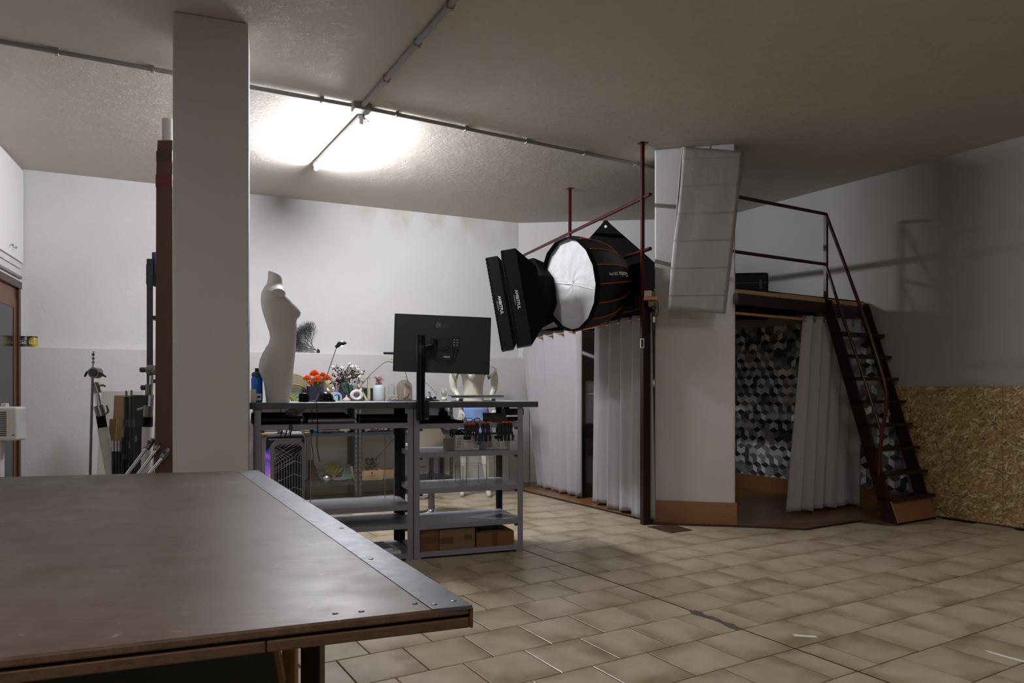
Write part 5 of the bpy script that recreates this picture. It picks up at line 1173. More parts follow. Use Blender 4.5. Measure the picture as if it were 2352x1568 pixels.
# left unit: magazines at the bottom, pc tower
th, Fi, s = item('magazine', 'glossy magazine with red drawing on the lowest left shelf', 'magazine', 868, .02, LV_L[3]+.018, R(8))
k = MB(Fi); k.box(-.2, .12, .03, .26, 0, .018); k.build('pages', mat('paper_white', 'cfcac8', .6), th, bev=.002)
k = MB(Fi); k.box(-.202, .122, .028, .262, .018, .0205); k.build('cover', mat('grey_cover', '6b6468', .25, var=.4, scale=9), th)
k = MB(Fi); k.box(-.06, .05, .12, .2, .0206, .0212); k.build('cover_picture', mat('red_dark_print', '3a1416', .3, var=.6, scale=30), th)
th, Fi, s = item('magazine', 'white magazine under the glossy one on the lowest left shelf', 'magazine', 880, .01, LV_L[3], R(3))
k = MB(Fi); k.box(-.2, .13, .0, .24, 0, .016); k.build('pages', mat('paper_white', 'cfcac8', .6), th, bev=.002); k = MB(Fi); k.box(-.201, .131, -.001, .241, .016, .0178); k.build('cover', M_white, th)
def pc():
    z0 = LV_L[1]; x = su(700, .02); p = sw(x, .02, z0); yaw = R(-4); th = thing('computer_tower', 'computer tower with web-like wire grille and purple glowing side', 'computer', tuple(p), sA+yaw)
    Fi = frame(p, sA+yaw); W_ = .255; H_ = zat(1003, p.y)-z0; D_ = .42
    k = MB(Fi); k.box(-W_, 0, .03, D_, 0.012, H_); k.build('case', mat('pc_grey', '3c3a44', .35, .3), th, bev=.02, segs=3)
    for xx in (-W_+.03, -.03):
        for yy in (.06, .36): k = MB(Fi); k.cyl((xx, yy, 0), (xx, yy, .014), .014); k.build('foot', M_black, th)
    # front frame ring with cut corners
    def octo(x0, x1, z0_, z1_, c): return [(x0+c, z0_), (x1-c, z0_), (x1, z0_+c), (x1, z1_-c), (x1-c, z1_), (x0+c, z1_), (x0, z1_-c), (x0, z0_+c)]
    o_ = octo(-W_+.035, -.0, .015, H_-.02, .03); i_ = octo(-W_+.06, -.02, .04, H_-.05, .02)
    k = MB(Fi); n = 8
    for j in range(n):
        a, b, c, d = o_[j], o_[(j+1) % n], i_[(j+1) % n], i_[j]
        k.add([(a[0], 0, a[1]), (b[0], 0, b[1]), (c[0], .012, c[1]), (d[0], .012, d[1])], [(0, 1, 2, 3)]); k.add([(a[0], 0, a[1]), (b[0], 0, b[1]), (b[0], .03, b[1]), (a[0], .03, a[1])], [(3, 2, 1, 0)])
    k.build('front_frame', mat('pc_frame', '98969e', .35, .2), th)
    k = MB(Fi); k.box(-W_+.05, -.012, .029, .0295, .03, H_-.03); k.build('dark_mesh', M_black, th)
    xa, xb = -W_+.06, -.02; za, zb = .04, H_-.05; cx_ = xa+(xb-xa)*.72; M_w = mat('grille_wire', 'b6b4bc', .35, .2)
    nw = 10; segs = []
    for j in range(nw):
        f = (j+.5)/nw; x_ = xa+(xb-xa)*f; zt1 = zb-.07-abs(x_-cx_)*.62; segs.append(((x_, za), (x_, zt1)))
        x2 = xa+(xb-xa)*min(1, f+.0); segs.append(((x_, zt1), (max(xa, x_-.10), min(zb+.005, zt1+.062))) if x_ <= cx_ else ((x_, zt1), (min(xb, x_+.05), min(zb, zt1+.03))))
    for j in range(6): f = j/6; segs.append(((xa+(xb-xa)*f, zb-.015), (xa+(xb-xa)*(f+.2), zb+.004)))
    for j in range(5): zz = zb-.02-.03*j; segs.append(((xa, zz), (cx_-.02*j*0, zz-(cx_-xa)*.0-.05+0*j)) if 0 else ((xa, zz-.05), (cx_, zz-.05+.075)))
    for zz in (.10, .19, .28): segs.append(((xa, zz), (cx_, zz+.06))); segs.append(((cx_, zz+.06), (xb, zz+.04)))
    for (a, b) in segs: k = MB(Fi); k.cyl((a[0], .006, a[1]), (b[0], .006, b[1]), .0022, seg=5); k.build('grille_wire', M_w, th)
    kg = NT('rainbow_glass'); rp = kg.ramp(kg.noise(5, 6), [(.2, '15102a'), (.42, '2c2a78'), (.52, '8a5fc0'), (.6, 'c08a9a'), (.7, '2a2048'), (.85, '14101c')]); kg.col(rp).rough(.15); kg.l(rp, kg.b.inputs['Emission Color']); kg.b.inputs['Emission Strength'].default_value = .5
    k = MB(Fi); k.box(-W_-.003, -W_, .05, D_-.03, .05, H_-.05); k.build('side_window', kg.m, th)
    k = MB(Fi); k.add([(-W_, .012, .06), (-W_+.034, .0, .04), (-W_+.034, .0, H_-.06), (-W_, .012, H_-.1)], [(0, 1, 2, 3)]); k.build('lit_panel', kg.m, th)
    for j in range(3): k = MB(Fi); xx = -.16+j*.03; k.tube(sm_curve([(xx, .02, H_-.005), (xx+.01, .01, H_+.03), (xx+.03, .06, H_+.1), (xx+.02, .1, H_+.14)]), .004, 6); k.build('cable', M_black, th)
pc()
th, Fi, s = item('loose_cable', 'thin black cable looping from the computer to a mouse across the acrylic box', 'cable', 700, -.015, .6)
k = MB(); Yc = 4.93
k.tube(sm_curve([at(716, 940, 4.9), at(718, 985, 4.89), at(714, 1010, 4.88), at(720, 1045, 4.9), at(719, 1080, 4.92), at(705, 1103, 4.9), at(690, 1107, 4.88)], 6, 2), .0026, 6); k.tube(sm_curve([at(719, 1083, 4.93), at(750, 1086, 5.3), at(795, 1087, 5.45), at(840, 1070, 5.5), at(858, 1058, 5.5), at(880, 1035, 5.45), at(905, 1008, 5.4)], 6, 1), .0024, 6); k.build('cord', M_black, th)
# ================================================================ BACK WALL SHELVING AND WHAT STANDS ON IT
bA = math.atan2(dB.y, dB.x); BO = W0+nB*.09
def bu(u, d): return on(BO, dB, u, (nB.x*d, nB.y*d))[1]
BF = Matrix(((dB.x, -nB.x, 0, BO.x), (dB.y, -nB.y, 0, BO.y), (0, 0, 1, 0), (0, 0, 0, 1)))      # x along wall, -y out of the wall
def bw(x, d, z): return BF @ Vector((x, -d, z))
SD = .40
def back_unit(ua, ub, label, lv):
    x0, x1 = bu(ua, SD), bu(ub, SD); p = bw((x0+x1)/2, SD, 0); th = thing('slotted_shelving_unit', label, 'shelving', tuple(p), bA, 'dark slotted shelving units at the back wall')
    for px, sx in ((x0, 1), (x1, -1)):
        for d, sy in ((SD, 1), (.02, -1)):
            k = MB(BF); k.box(min(px, px+sx*.04), max(px, px+sx*.04), min(-d, -d+sy*.003), max(-d, -d+sy*.003), 0, lv[-1]); k.box(min(px, px+sx*.003), max(px, px+sx*.003), min(-d, -d+sy*.04), max(-d, -d+sy*.04), 0, lv[-1]); k.build('post', M_greyd, th)
            if d == SD:
                for m in range(18): k = MB(BF); zz = .08+m*.055; k.box(px+sx*.016, px+sx*.024, -d-.0008, -d, zz, zz+.03); 
                k = MB(BF)
                for m in range(18): zz = .08+m*.055; k.box(min(px+sx*.014, px+sx*.026), max(px+sx*.014, px+sx*.026), -d-.0008, -d-.0001, zz, zz+.03)
                k.build('slots', mat('slot_light', '6a6660', .8), th)['kind'] = 'stuff'
    for z in lv:
        k = MB(BF); k.box(x0+.004, x1-.004, -SD+.004, -.02, z-.004, z); k.box(x0+.004, x1-.004, -SD+.003, -SD+.012, z-.035, z); k.build('shelf', M_greyd, th)
    return th
BT = zat(920.8, 8.15)
B1, B2 = .74, .19
back_unit(592, 822, 'dark slotted shelving unit at the back wall, left one', [.19, .74, BT])
back_unit(823, 1040, 'dark slotted shelving unit at the back wall, right one', [.19, .74, BT])
def bi(name, label, cat, u, d, z, rz=0, group=None):
    p = bw(bu(u, d), d, z); th = thing(name, label, cat, tuple(p), bA+rz, group); return th, frame(p, bA+rz), p.y/F
def put(name, label, cat, u, d, z, parts, rz=0, group=None):
    th, Fi, m = bi(name, label, cat, u, d, z, rz, group)
    for pn, fn, mt in parts: k = MB(Fi); fn(k, m); o = k.build(pn, mt, th)
    return th
def disc(k, r, t, c=(0, 0, 0), seg=28): k.cyl((c[0], c[1]-t/2, c[2]), (c[0], c[1]+t/2, c[2]), r, seg=seg)
def arch(k, r0, r1, y0, y1, c=(0, 0, 0), a0=0, a1=180, n=16):
    rows = []
    for i in range(n+1):
        a = R(a0+(a1-a0)*i/n); ca, sa = math.cos(a), math.sin(a)
        rows.append([(c[0]+r*ca, y, c[2]+r*sa) for r, y in ((r0, y0), (r1, y0), (r1, y1), (r0, y1), (r0, y0))])
    k.grid(rows, smooth=False); k.add(rows[0][:4], [(0, 1, 2, 3)]); k.add(rows[-1][:4], [(3, 2, 1, 0)])
# woven basket lid
M_wick = mat('seagrass', '8d8266', .8, var=.5, scale=60, bump=.6, bscale=120)
def weave(k, m):
    for j in range(9):
        r = 32*m*(1-j/9.5); k.tube([(r*math.cos(R(a)), .01+.004*j, 5*m+r*math.sin(R(a))*1.05) for a in range(0, 361, 15)], .0085, 6, False)
put('woven_disc', 'round woven seagrass tray leaning behind the torso', 'tray', 677, .14, BT, [('weave', weave, M_wick), ('backing', lambda k, m: disc(k, 31*m, .01, (0, .055, 32*m)), M_wick)])
def rainbow(u, cols, label, d, sc_=1):
    th, Fi, m = bi('rainbow_ornament', label, 'ornament', u, d, BT, 0, 'small arch ornaments on the back shelf')
    for i, c in enumerate(cols):
        r1 = (20-4.2*i)*m*sc_; k = MB(Fi); arch(k, r1-3.4*m*sc_, r1, -.025, .025); k.build('arch_band', mat('arch_'+c, c, .6, var=.05), th)
rainbow(686, ('4b7678', '6d9290', '3f696c', '8aa7a2'), 'teal rainbow arch ornament beside the round black speaker', .3)
rainbow(661, ('7c8636', '94993f', '5f6a26', 'a8a850'), 'olive green rainbow arch ornament half hidden by the torso', .32)
# orange chrysanthemums in a navy pot
def flower_head(k, c, r, n, rr, flat=.75, wd=.10, inner=.25):
    for i in range(n):
        t = math.acos(1-1.45*(i+.5)/n); ph = i*2.39996+rr.uniform(-.1, .1)
        d = Vector((math.sin(t)*math.cos(ph), math.sin(t)*math.sin(ph), math.cos(t)*flat)); L = r*rr.uniform(.8, 1.08); a = Vector(c)+d*r*inner; b = Vector(c)+d*L
        s_ = d.cross(Vector((0, 0, 1))); s_ = s_.normalized()*r*wd if s_.length > .01 else Vector((r*wd, 0, 0)); mid = a.lerp(b, .65)+Vector((0, 0, r*.04))
        k.add([a, mid-s_, b, mid+s_], [(0, 1, 2, 3)], smooth=False)
def leafq(k, a, d, L, wd, rr):
    d = d.normalized(); s_ = d.cross(Vector((rr.uniform(-1, 1), rr.uniform(-1, 1), rr.uniform(-.3, 1)))).normalized()*wd; n_ = d.cross(s_).normalized()*L*.08
    k.add([a, a+d*L*.5-s_+n_, a+d*L, a+d*L*.5+s_+n_], [(0, 1, 2, 3)])
th, Fi, m = bi('flower_pot', 'navy square pot filled with bright orange chrysanthemums', 'potted flowers', 724, .22, BT)
k = MB(Fi); zz = 35*m; k.add([(-.075, -.065, 0), (.075, -.065, 0), (.075, .065, 0), (-.075, .065, 0), (-.085, -.075, zz), (.085, -.075, zz), (.085, .075, zz), (-.085, .075, zz)], [(3, 2, 1, 0), (4, 5, 6, 7), (0, 1, 5, 4), (1, 2, 6, 5), (2, 3, 7, 6), (3, 0, 4, 7)]); k.build('pot', mat('navy_pot', '1c2436', .5), th, bev=.006)
rr = random.Random(12)
M_or = mat('orange_petals', 'ff8c30', .6, var=.15, scale=30)
for (u, v, r, dy) in ((705, 867, 12, -.03), (722, 856, 14, .0), (727, 869, 14, -.07), (750, 866, 12, -.02), (742, 858, 10, .02), (714, 878, 9, -.05)):
    c = ((u-724)*m, dy, (917.5-v)*m)
    k = MB(Fi); flower_head(k, Vector(c), r*m, 170, rr, .9, .075, .1); k.build('blossom', M_or, th)
    k = MB(Fi); k.ball((c[0], c[1], c[2]), r*m*.32, 8, 6); k.build('blossom_heart', mat('rust_heart', '8a2c08', .7), th)
    k = MB(Fi); k.tube([(c[0]*.3, c[1]*.3, zz-.02), (c[0]*.8, c[1], c[2]-.02), c], .003, 5); k.build('stem', mat('stem_green', '4c6330', .6), th)
k = MB(Fi)
for i in range(60): a = Vector((rr.uniform(-.07, .07), rr.uniform(-.06, .06), zz+rr.uniform(-.01, .06))); leafq(k, a, Vector((rr.uniform(-1, 1), rr.uniform(-1, .4), rr.uniform(-.2, .9))), rr.uniform(.03, .07), .01, rr)
k.build('foliage', mat('sage_leaf', '6b7a52', .7), th)['kind'] = 'stuff'
# dried palm fan
def palm(k, m):
    rr = random.Random(2); n = 30
    for i in range(n):
        a = R(-25+230*i/(n-1)); r = 30*m*rr.uniform(.93, 1.04); c = Vector((0, 0, 26*m)); d = Vector((math.cos(a), 0, math.sin(a))); s_ = Vector((-math.sin(a), 0, math.cos(a)))*.007
        k.add([c+d*.03, c+d*r*.6-s_+Vector((0, -.006, 0)), c+d*r, c+d*r*.6+s_+Vector((0, .004, 0))], [(0, 1, 2, 3)])
put('dried_palm_fan', 'round dried palm leaf fan standing behind the orange flowers', 'dried leaf', 741, .09, BT, [('leaf_rays', palm, mat('dry_straw', 'b8a98a', .8, var=.3)), ('rim_cord', lambda k, m: k.tube([(28*m*math.cos(R(a)), 0, 26*m+28*m*math.sin(R(a))) for a in range(-20, 201, 12)], .004, 5), mat('dark_straw', '5c5142', .8)), ('stalk', lambda k, m: k.cyl((0, 0, 0), (0, 0, 28*m), .006), mat('dark_straw', '5c5142'))])
def shell(k, m):
    rows = []
    for i in range(13):
        f = i/12; r = .055*math.sin(math.pi*min(f*1.1, 1))*(1-.3*f)+.004; c = Vector((.07-.14*f, 0, .055+.02*math.sin(6*f)))
        rows.append([(c.x, c.y+r*math.cos(R(a)), c.z+r*math.sin(R(a))) for a in range(0, 361, 24)])
    k.grid(rows)
put('sea_shell', 'large pale sea shell lying behind the desk lamp', 'shell', 762, .26, BT, [('body', shell, mat('shell_cream', 'b5a594', .5, var=.3, scale=25)), ('spines', lambda k, m: [k.cyl((.03-.02*i, -.02, .09), (.03-.022*i, -.035, .12), .008, .001, seg=6) for i in range(5)], mat('shell_cream', 'b5a594'))])
# dried bouquet
th, Fi, m = bi('dried_bouquet', 'dried bouquet of brown leaves and white cotton in a dark vase', 'bouquet', 790, .2, BT)
k = MB(Fi); k.lathe([(0, 0), (.045, 0), (.06, .03), (.065, .12), (.05, .19), (.04, .22), (.037, .22), (.045, .18), (.05, .1)], seg=24); k.build('vase', mat('smoke_glass_vase', '3c4340', .15), th)
rr = random.Random(21); wht, brn, red_, gr = MB(Fi), MB(Fi), MB(Fi), MB(Fi); stm = MB(Fi)
for i in range(46):
    left = i % 2 == 0; u = rr.gauss(778 if left else 812, 11); v = rr.uniform(834, 893)
    tip = Vector(((u-790)*m, rr.uniform(-.1, .06), (917.5-v)*m)); root = Vector((rr.uniform(-.02, .02), 0, .2)); stm.tube([root, root.lerp(tip, .5)+Vector((rr.uniform(-.02, .02), 0, .03)), tip], .002, 4, False)
    if (not left and rr.random() < .95) or rr.random() < .4:
        for _ in range(4): wht.ball(tuple(tip+Vector((rr.uniform(-.012, .012), rr.uniform(-.01, .01), rr.uniform(-.012, .012)))), rr.uniform(.010, .018), 8, 5)
    for _ in range(10): leafq(brn, root.lerp(tip, rr.uniform(.45, 1)), Vector((rr.uniform(-1, 1), rr.uniform(-1, .5), rr.uniform(-.2, 1))), rr.uniform(.02, .045), .008, rr)
    if rr.random() < .2: leafq(red_, tip, Vector((rr.uniform(-1, 1), rr.uniform(-.5, .5), rr.uniform(.0, 1))), .045, .012, rr); red_.ball(tuple(tip+Vector((0, 0, .01))), .011, 8, 5)
for i in range(9): a = Vector((rr.uniform(.0, .04), -.05, .13)); leafq(gr, Vector((-.03+.012*i, -.06, .21)), Vector((.35, -.2, -1)), .16, .013, rr)
for nm, kk, mt in (('cotton', wht, mat('cotton_white', 'd8d4d0', .9)), ('dark_leaves', brn, mat('dark_dry_leaf', '40302a', .7, var=.5)), ('red_leaves', red_, mat('dry_red', '8a2418', .6, var=.3)), ('green_leaves', gr, mat('deep_green_leaf', '24483c', .5)), ('stems', stm, mat('brown_stem', '3c2c20'))): kk.build(nm, mt, th)['kind'] = 'stuff'
# blue arch, mint block, bud vase, donut vase
th, Fi, m = bi('blue_arch', 'powder blue arch ornament right of the desk lamp base', 'ornament', 773, .33, BT, 0, 'small arch ornaments on the back shelf')
k = MB(Fi); w_ = 12*m; arch(k, w_*.55, w_, -.03, .03, (0, 0, 9*m)); k.box(-w_, -w_*.55, -.03, .03, 0, 9*m); k.box(w_*.55, w_, -.03, .03, 0, 9*m); k.build('arch', mat('powder_blue', '8ea3cf', .55, var=.03), th, bev=.003)
k = MB(Fi); k.box(-w_, w_, -.03, .03, -.0, .004); k.build('foot', mat('powder_blue', '8ea3cf'), th)
th = put('mint_block', 'mint green geometric block under the blue arch', 'ornament', 769, .38, BT, [('lower_block', lambda k, m: k.box(-6*m, 6*m, -.02, .02, 0, 8*m), mat('mint', '9cc4b8', .6, var=.03)), ('wedge', lambda k, m: k.add([(-6*m, -.021, 8*m), (6*m, -.021, 8*m), (6*m, -.021, 14*m), (-6*m, .02, 8*m), (6*m, .02, 8*m), (6*m, .02, 14*m)], [(0, 1, 2), (5, 4, 3), (0, 3, 4, 1), (1, 4, 5, 2), (2, 5, 3, 0)]), mat('mint', '9cc4b8'))])
put('bud_vase', 'tiny pale pink bud vase left of the white ring vase', 'vase', 796, .36, BT, [('body', lambda k, m: k.lathe([(0, 0), (9*m, 0), (10*m, 2*m), (8*m, 5*m), (3*m, 9*m), (1.6*m, 11*m), (1.6*m, 13*m), (2*m, 14*m), (1*m, 14*m)], seg=22), mat('pale_pink_clay', 'c4b2b0', .6, var=.04)), ('mouth', lambda k, m: k.lathe([(1.2*m, 13.8*m), (2.1*m, 14.1*m), (1.2*m, 14.4*m)], seg=14), mat('pale_pink_clay', 'c4b2b0'))])
th, Fi, m = bi('ring_vase', 'white ring shaped vase holding a long curved stem', 'vase', 819, .36, BT)
k = MB(Fi); rows = []
for i in range(29):
    a = 2*math.pi*i/28; c = Vector((11*m*math.cos(a), 0, 13.5*m+9.5*m*math.sin(a)));
    rows.append([tuple(c+Vector((math.cos(a)*4.4*m*math.cos(b), 5*m*math.sin(b), math.sin(a)*4*m*math.cos(b)))) for b in [2*math.pi*j/14 for j in range(15)]])
k.grid(rows); k.build('ring', mat('white_ceramic', 'd5d1cf', .45, var=.03, bump=.1), th)
k = MB(Fi); k.lathe([(4*m, 25*m), (3*m, 27*m), (4*m, 28.5*m), (2*m, 28.5*m)], seg=16); k.build('neck', mat('white_ceramic', 'd5d1cf'), th)
# curved stem with green flower heads near the monitor
V = lambda u, v, dy=0: ((u-819)*m, dy, (917.5-v)*m)
th2 = thing('green_flower_stem', 'long bent stem with lime green blossoms rising from the ring vase', 'flower', tuple(Fi @ Vector(V(824, 889))), 0)
k = MB(Fi); k.tube(sm_curve([V(822, 892), V(845, 862), V(865, 843), V(882, 829), (V(893, 825)), V(910, 828), V(930, 838), V(934, 850), V(937, 858), V(941, 872)], 6, 1), .004, 6); k.build('stem', mat('brown_green_stem', '5c5a3c', .6), th2)
rr = random.Random(8)
for (u, v, r) in ((900, 821, 7), (903, 829, 6), (932, 861, 6), (937, 866, 5)):
    k = MB(Fi); flower_head(k, Vector(V(u, v)), r*m, 9, rr, .6, .35, .1); k.build('blossom', mat('lime_petal', 'aac25a', .6), th2)
put('spiral_pencil', 'black twisted rod lying on the wall ledge behind the monitor', 'rod', 893, -.03, LEDGE, [('twist', lambda k, m: [k.ball((-.06+.0085*i, .0, .016), (.0065, .016, .016), 10, 6) for i in range(30)], M_black), ('core', lambda k, m: k.cyl((-.06, 0, .016), (.19, 0, .016), .01), M_black)])
# wooden frames, ledger, jar vase with cactus
M_cream = mat('cream_wood', 'bdb49c', .6, var=.08, scale=8)
put('open_wooden_frame', 'pale wooden square frame standing behind the ring vase', 'frame', 836, .15, BT, [('left_bar', lambda k, m: k.box(-13*m, -10*m, -.02, .02, 0, 54*m), M_cream), ('right_bar', lambda k, m: k.box(8*m, 14*m, -.02, .02, 0, 54*m), M_cream), ('top_bar', lambda k, m: k.box(-13*m, 14*m, -.02, .02, 51*m, 55*m), M_cream), ('bottom_bar', lambda k, m: k.box(-13*m, 14*m, -.02, .02, 0, 3*m), M_cream)])
put('leaning_batten', 'pale short batten leaning slantwise against the wooden square frame', 'batten', 834, .27, BT, [('stick', lambda k, m: k.bar((8*m, 0, 2*m), (-11*m, .02, 38*m), 5*m, .03, up=(0, 1, 0)), M_cream), ('end_face', lambda k, m: k.bar((9*m, 0, 0), (7*m, 0, 3*m), 5.2*m, .031, up=(0, 1, 0)), M_cream)])
put('green_crate', 'dark green checked plastic box behind the wooden square frame', 'box', 846, .1, BT, [('body', lambda k, m: k.box(-11*m, 11*m, -.03, .03, 0, 29*m), mat('dark_green_plastic2', '1c4a30', .5)), ('ridges', lambda k, m: [k.box(-11*m+4.4*m*i+1*m, -11*m+4.4*m*i+3.6*m, -.034, -.03, 2*m+4.6*m*j, 5.4*m+4.6*m*j) for i in range(5) for j in range(6)], mat('darker_green', '0e2c1c', .5))])
th, Fi, m = bi('ceramic_jar_vase', 'white cylindrical jar vase with pink and red small flowers', 'vase', 871, .32, BT)
k = MB(Fi); k.lathe([(0, 0), (13.5*m, 0), (14*m, 1.5*m), (14*m, 30*m), (13*m, 33*m), (10.5*m, 34.5*m), (10.5*m, 37*m), (9.5*m, 37*m), (9.5*m, 33*m)], seg=32); k.build('jar', mat('pale_blue_ceramic', 'b4bec2', .4, var=.03), th)
rr = random.Random(31); a_, b_, c_ = MB(Fi), MB(Fi), MB(Fi)
for i in range(70):
    c = Vector((rr.gauss(-2, 4.2)*m, rr.gauss(0, 3.5)*m, (37+rr.uniform(-1, 17))*m)); kk = a_ if (i % 3 == 0) else (b_ if i % 3 == 1 else c_)
    for _ in range(4): leafq(kk, c, Vector((rr.uniform(-1, 1), rr.uniform(-1, 1), rr.uniform(0, 1))), .022, .005, rr)
for nm, kk, mt in (('red_petals', a_, mat('crimson_petal', 'a83a48', .6)), ('pink_petals', b_, mat('pink_petal', 'd0a0a0', .6)), ('leaves', c_, mat('sage_leaf', '6b7a52'))): kk.build(nm, mt, th)['kind'] = 'stuff'
k = MB(Fi); flower_head(k, Vector((11*m, -.02, 40*m)), 5*m, 20, rr, .8, .2); k.build('white_blossom', mat('cotton_white', 'd8d4d0'), th)
# glass dome with coral, ribbed disc, driftwood
th, Fi, m = bi('glass_dome', 'small glass dome with white coral pieces around its foot', 'glass dome', 898, .34, BT)
k = MB(Fi); k.lathe([(8*m, 0), (8*m, 26*m), (7*m, 33*m), (4*m, 39*m), (0, 41*m)], seg=26); k.build('dome', M_acr, th, solid=.003)
k = MB(Fi); k.lathe([(0, .0), (9*m, 0), (9*m, 1.5*m), (0, 1.5*m)], seg=24); k.build('foot', mat('white_ceramic', 'd5d1cf'), th)
rr = random.Random(4); k = MB(Fi)
for i in range(60):
    a = Vector((rr.uniform(-10, 12)*m, -.06+rr.uniform(-.02, .03), rr.uniform(0, 12)*m)); b = a+Vector((rr.uniform(-1, 1), rr.uniform(-1, 1), rr.uniform(0, 1)))*4*m; k.cyl(a, b, .006, .003, seg=5)
k.build('coral_pieces', mat('coral_white', 'b4ada4', .8), th)['kind'] = 'stuff'
k = MB(Fi); k.add([(6*m, .0, 2*m), (10*m, .0, 2*m), (8*m, .0, 40*m), (6*m, .006, 2*m), (10*m, .006, 2*m), (8*m, .006, 40*m)], [(0, 1, 2), (5, 4, 3), (0, 3, 4, 1), (1, 4, 5, 2)]); k.build('teal_shard', mat('teal_glass', '4c8478', .3), th)
M_rib = mat('ribbed_taupe', '9a8b80', .6, var=.06)
def ribs(k, m):
    for i in range(12): r = (18-i*1.4)*m; k.tube([(r*math.cos(R(a)), 0, 30*m+r*math.sin(R(a))) for a in range(0, 181, 15)], .0035, 5)
def ribs2(k, m):
    for i in range(12): r = (18-i*1.4)*m; k.cyl((-r, 0, 0), (-r, 0, 30*m), .0035, seg=5); k.cyl((r, 0, 0), (r, 0, 30*m), .0035, seg=5)
put('ribbed_arch_panel', 'taupe ribbed arch panel left of the monitor pole', 'ornament', 929, .26, BT, [('arched_ribs', ribs, M_rib), ('upright_ribs', ribs2, M_rib), ('board', lambda k, m: (k.box(-18*m, 18*m, .002, .012, 0, 30*m), disc(k, 18*m, .01, (0, .007, 30*m))), mat('pale_taupe', 'b3a498', .6))])
def drift(k, m):
    k.tube([(-14*m, 0, 0), (-8*m, 0, 5*m), (0, .01, 8*m), (8*m, 0, 18*m), (10*m, 0, 22*m)], [.03, .035, .025, .012, .003], 7); k.tube([(-4*m, 0, 3*m), (6*m, 0, 5*m), (14*m, .0, 3*m)], [.02, .02, .006], 7)
put('driftwood', 'small grey piece of driftwood at the foot of the ribbed panel', 'driftwood', 932, .38, BT, [('branch', drift, mat('driftwood_grey', '6a5c52', .8, var=.3, bump=.4)), ('splinter', lambda k, m: k.tube([(0, 0, 7*m), (3*m, -.02, 10*m), (4*m, -.02, 13*m)], [.012, .008, .002], 5), mat('driftwood_grey', '6a5c52'))])
# stair ornament
th, Fi, m = bi('stair_ornament', 'white miniature staircase with arches right of the monitor pole', 'ornament', 988, .3, BT)
M_pl = mat('white_plaster_model', 'b9bcc4', .6, var=.03)
k = MB(Fi); st = 8; pts = [(-19*m, 0)]
for i in range(st): x = -19*m+38*m*i/st; h = (44-5*i)*m; pts += [(x, h), (x+38*m/st, h)]
pts += [(19*m, 0)]
def arc_cut(cx_, r, h): return [(cx_+r, 0)]+[(cx_+r*math.cos(R(a)), h+r*math.sin(R(a))) for a in range(0, 181, 20)]+[(cx_-r, 0)]
outline = pts+arc_cut(10*m, 4*m, 6*m)+arc_cut(-6*m, 6.5*m, 14*m)
Mx = Fi @ Matrix.Rotation(R(90), 4, 'X')
n = len(outline); vs = [(p[0], p[1], -.03) for p in outline]+[(p[0], p[1], .03) for p in outline]
k = MB(Mx); k.add(vs, [tuple(range(n)), tuple(range(n, 2*n))[::-1]]+[((i+1) % n, i, n+i, n+(i+1) % n) for i in range(n)]); k.build('stair_block', M_pl, th)
k = MB(Fi); k.box(-18*m, 18*m, .03, .04, 0, 10*m); k.build('back_plate', mat('shade_plaster', '9da0a8', .7), th)
for i in range(7): k = MB(Fi); x = -15*m+38*m*i/8; z = (44-5*i)*m; k.box(x, x+.014, -.02, .0, z, z+.012); k.build('tiny_block', mat('tiny_grey', '7b7a80', .6), th)
th = put('white_flower_vase', 'small white pot with white flowers right of the stair ornament', 'potted flowers', 1020, .34, BT, [('pot', lambda k, m: k.lathe([(0, 0), (5.5*m, 0), (6.5*m, 8*m), (5.6*m, 8*m)], seg=20), M_white), ('leaves', lambda k, m: [leafq(k, Vector((0, 0, 8*m)), Vector((math.cos(i*2.4), math.sin(i*2.4), 1.6)), 14*m, 2.5*m, random.Random(i)) for i in range(14)], mat('pale_green_leaf', 'a5ad98', .7)), ('blossoms', lambda k, m: [k.ball((5*m*math.cos(i*2.1), 3*m*math.sin(i*2.1), (17+(i % 4)*3)*m), 1.8*m, 8, 5) for i in range(9)], mat('cotton_white', 'd8d4d0'))])
# gorgonian fan on the ledge
th, Fi, m = bi('sea_fan_coral', 'black branching sea fan coral standing on the wall ledge', 'coral', 731, -.04, LEDGE)
rr = random.Random(6); k = MB(Fi); cnt = [0]
def inside(x, z): return ((x+.16)/.165)**2+((z-.20)/.225)**2 < 1 or (x > -.12 and z < .2 and x < .0)
def branch(p, a, L, r, dep):
    cnt[0] += 1
    if dep == 0 or cnt[0] > 2600: return
    q = (p[0]+L*math.cos(a), p[1]+L*math.sin(a))
    if not inside(*q) and dep < 9: return
    k.tube([(p[0], rr.uniform(-.006, .006), p[1]), (q[0], rr.uniform(-.006, .006), q[1])], [r, r*.85], 4, False)
    branch(q, a+rr.uniform(.12, .5), L*rr.uniform(.86, 1), r*.84, dep-1)
    branch(q, a-rr.uniform(.12, .5), L*rr.uniform(.86, 1), r*.84, dep-1)
branch((-.02, .03), R(140), .045, .0062, 10)
for a in (160, 178, 118, 100): branch((-.03, .035), R(a), .045, .0048, 9)
k.build('branches', mat('black_coral', '1c191a', .7), th)['kind'] = 'stuff'
k = MB(Fi); k.lathe([(0, 0), (.018, 0), (.02, .02), (.01, .045), (0, .05)], seg=10); k.build('holdfast', mat('black_coral', '1c191a'), th)
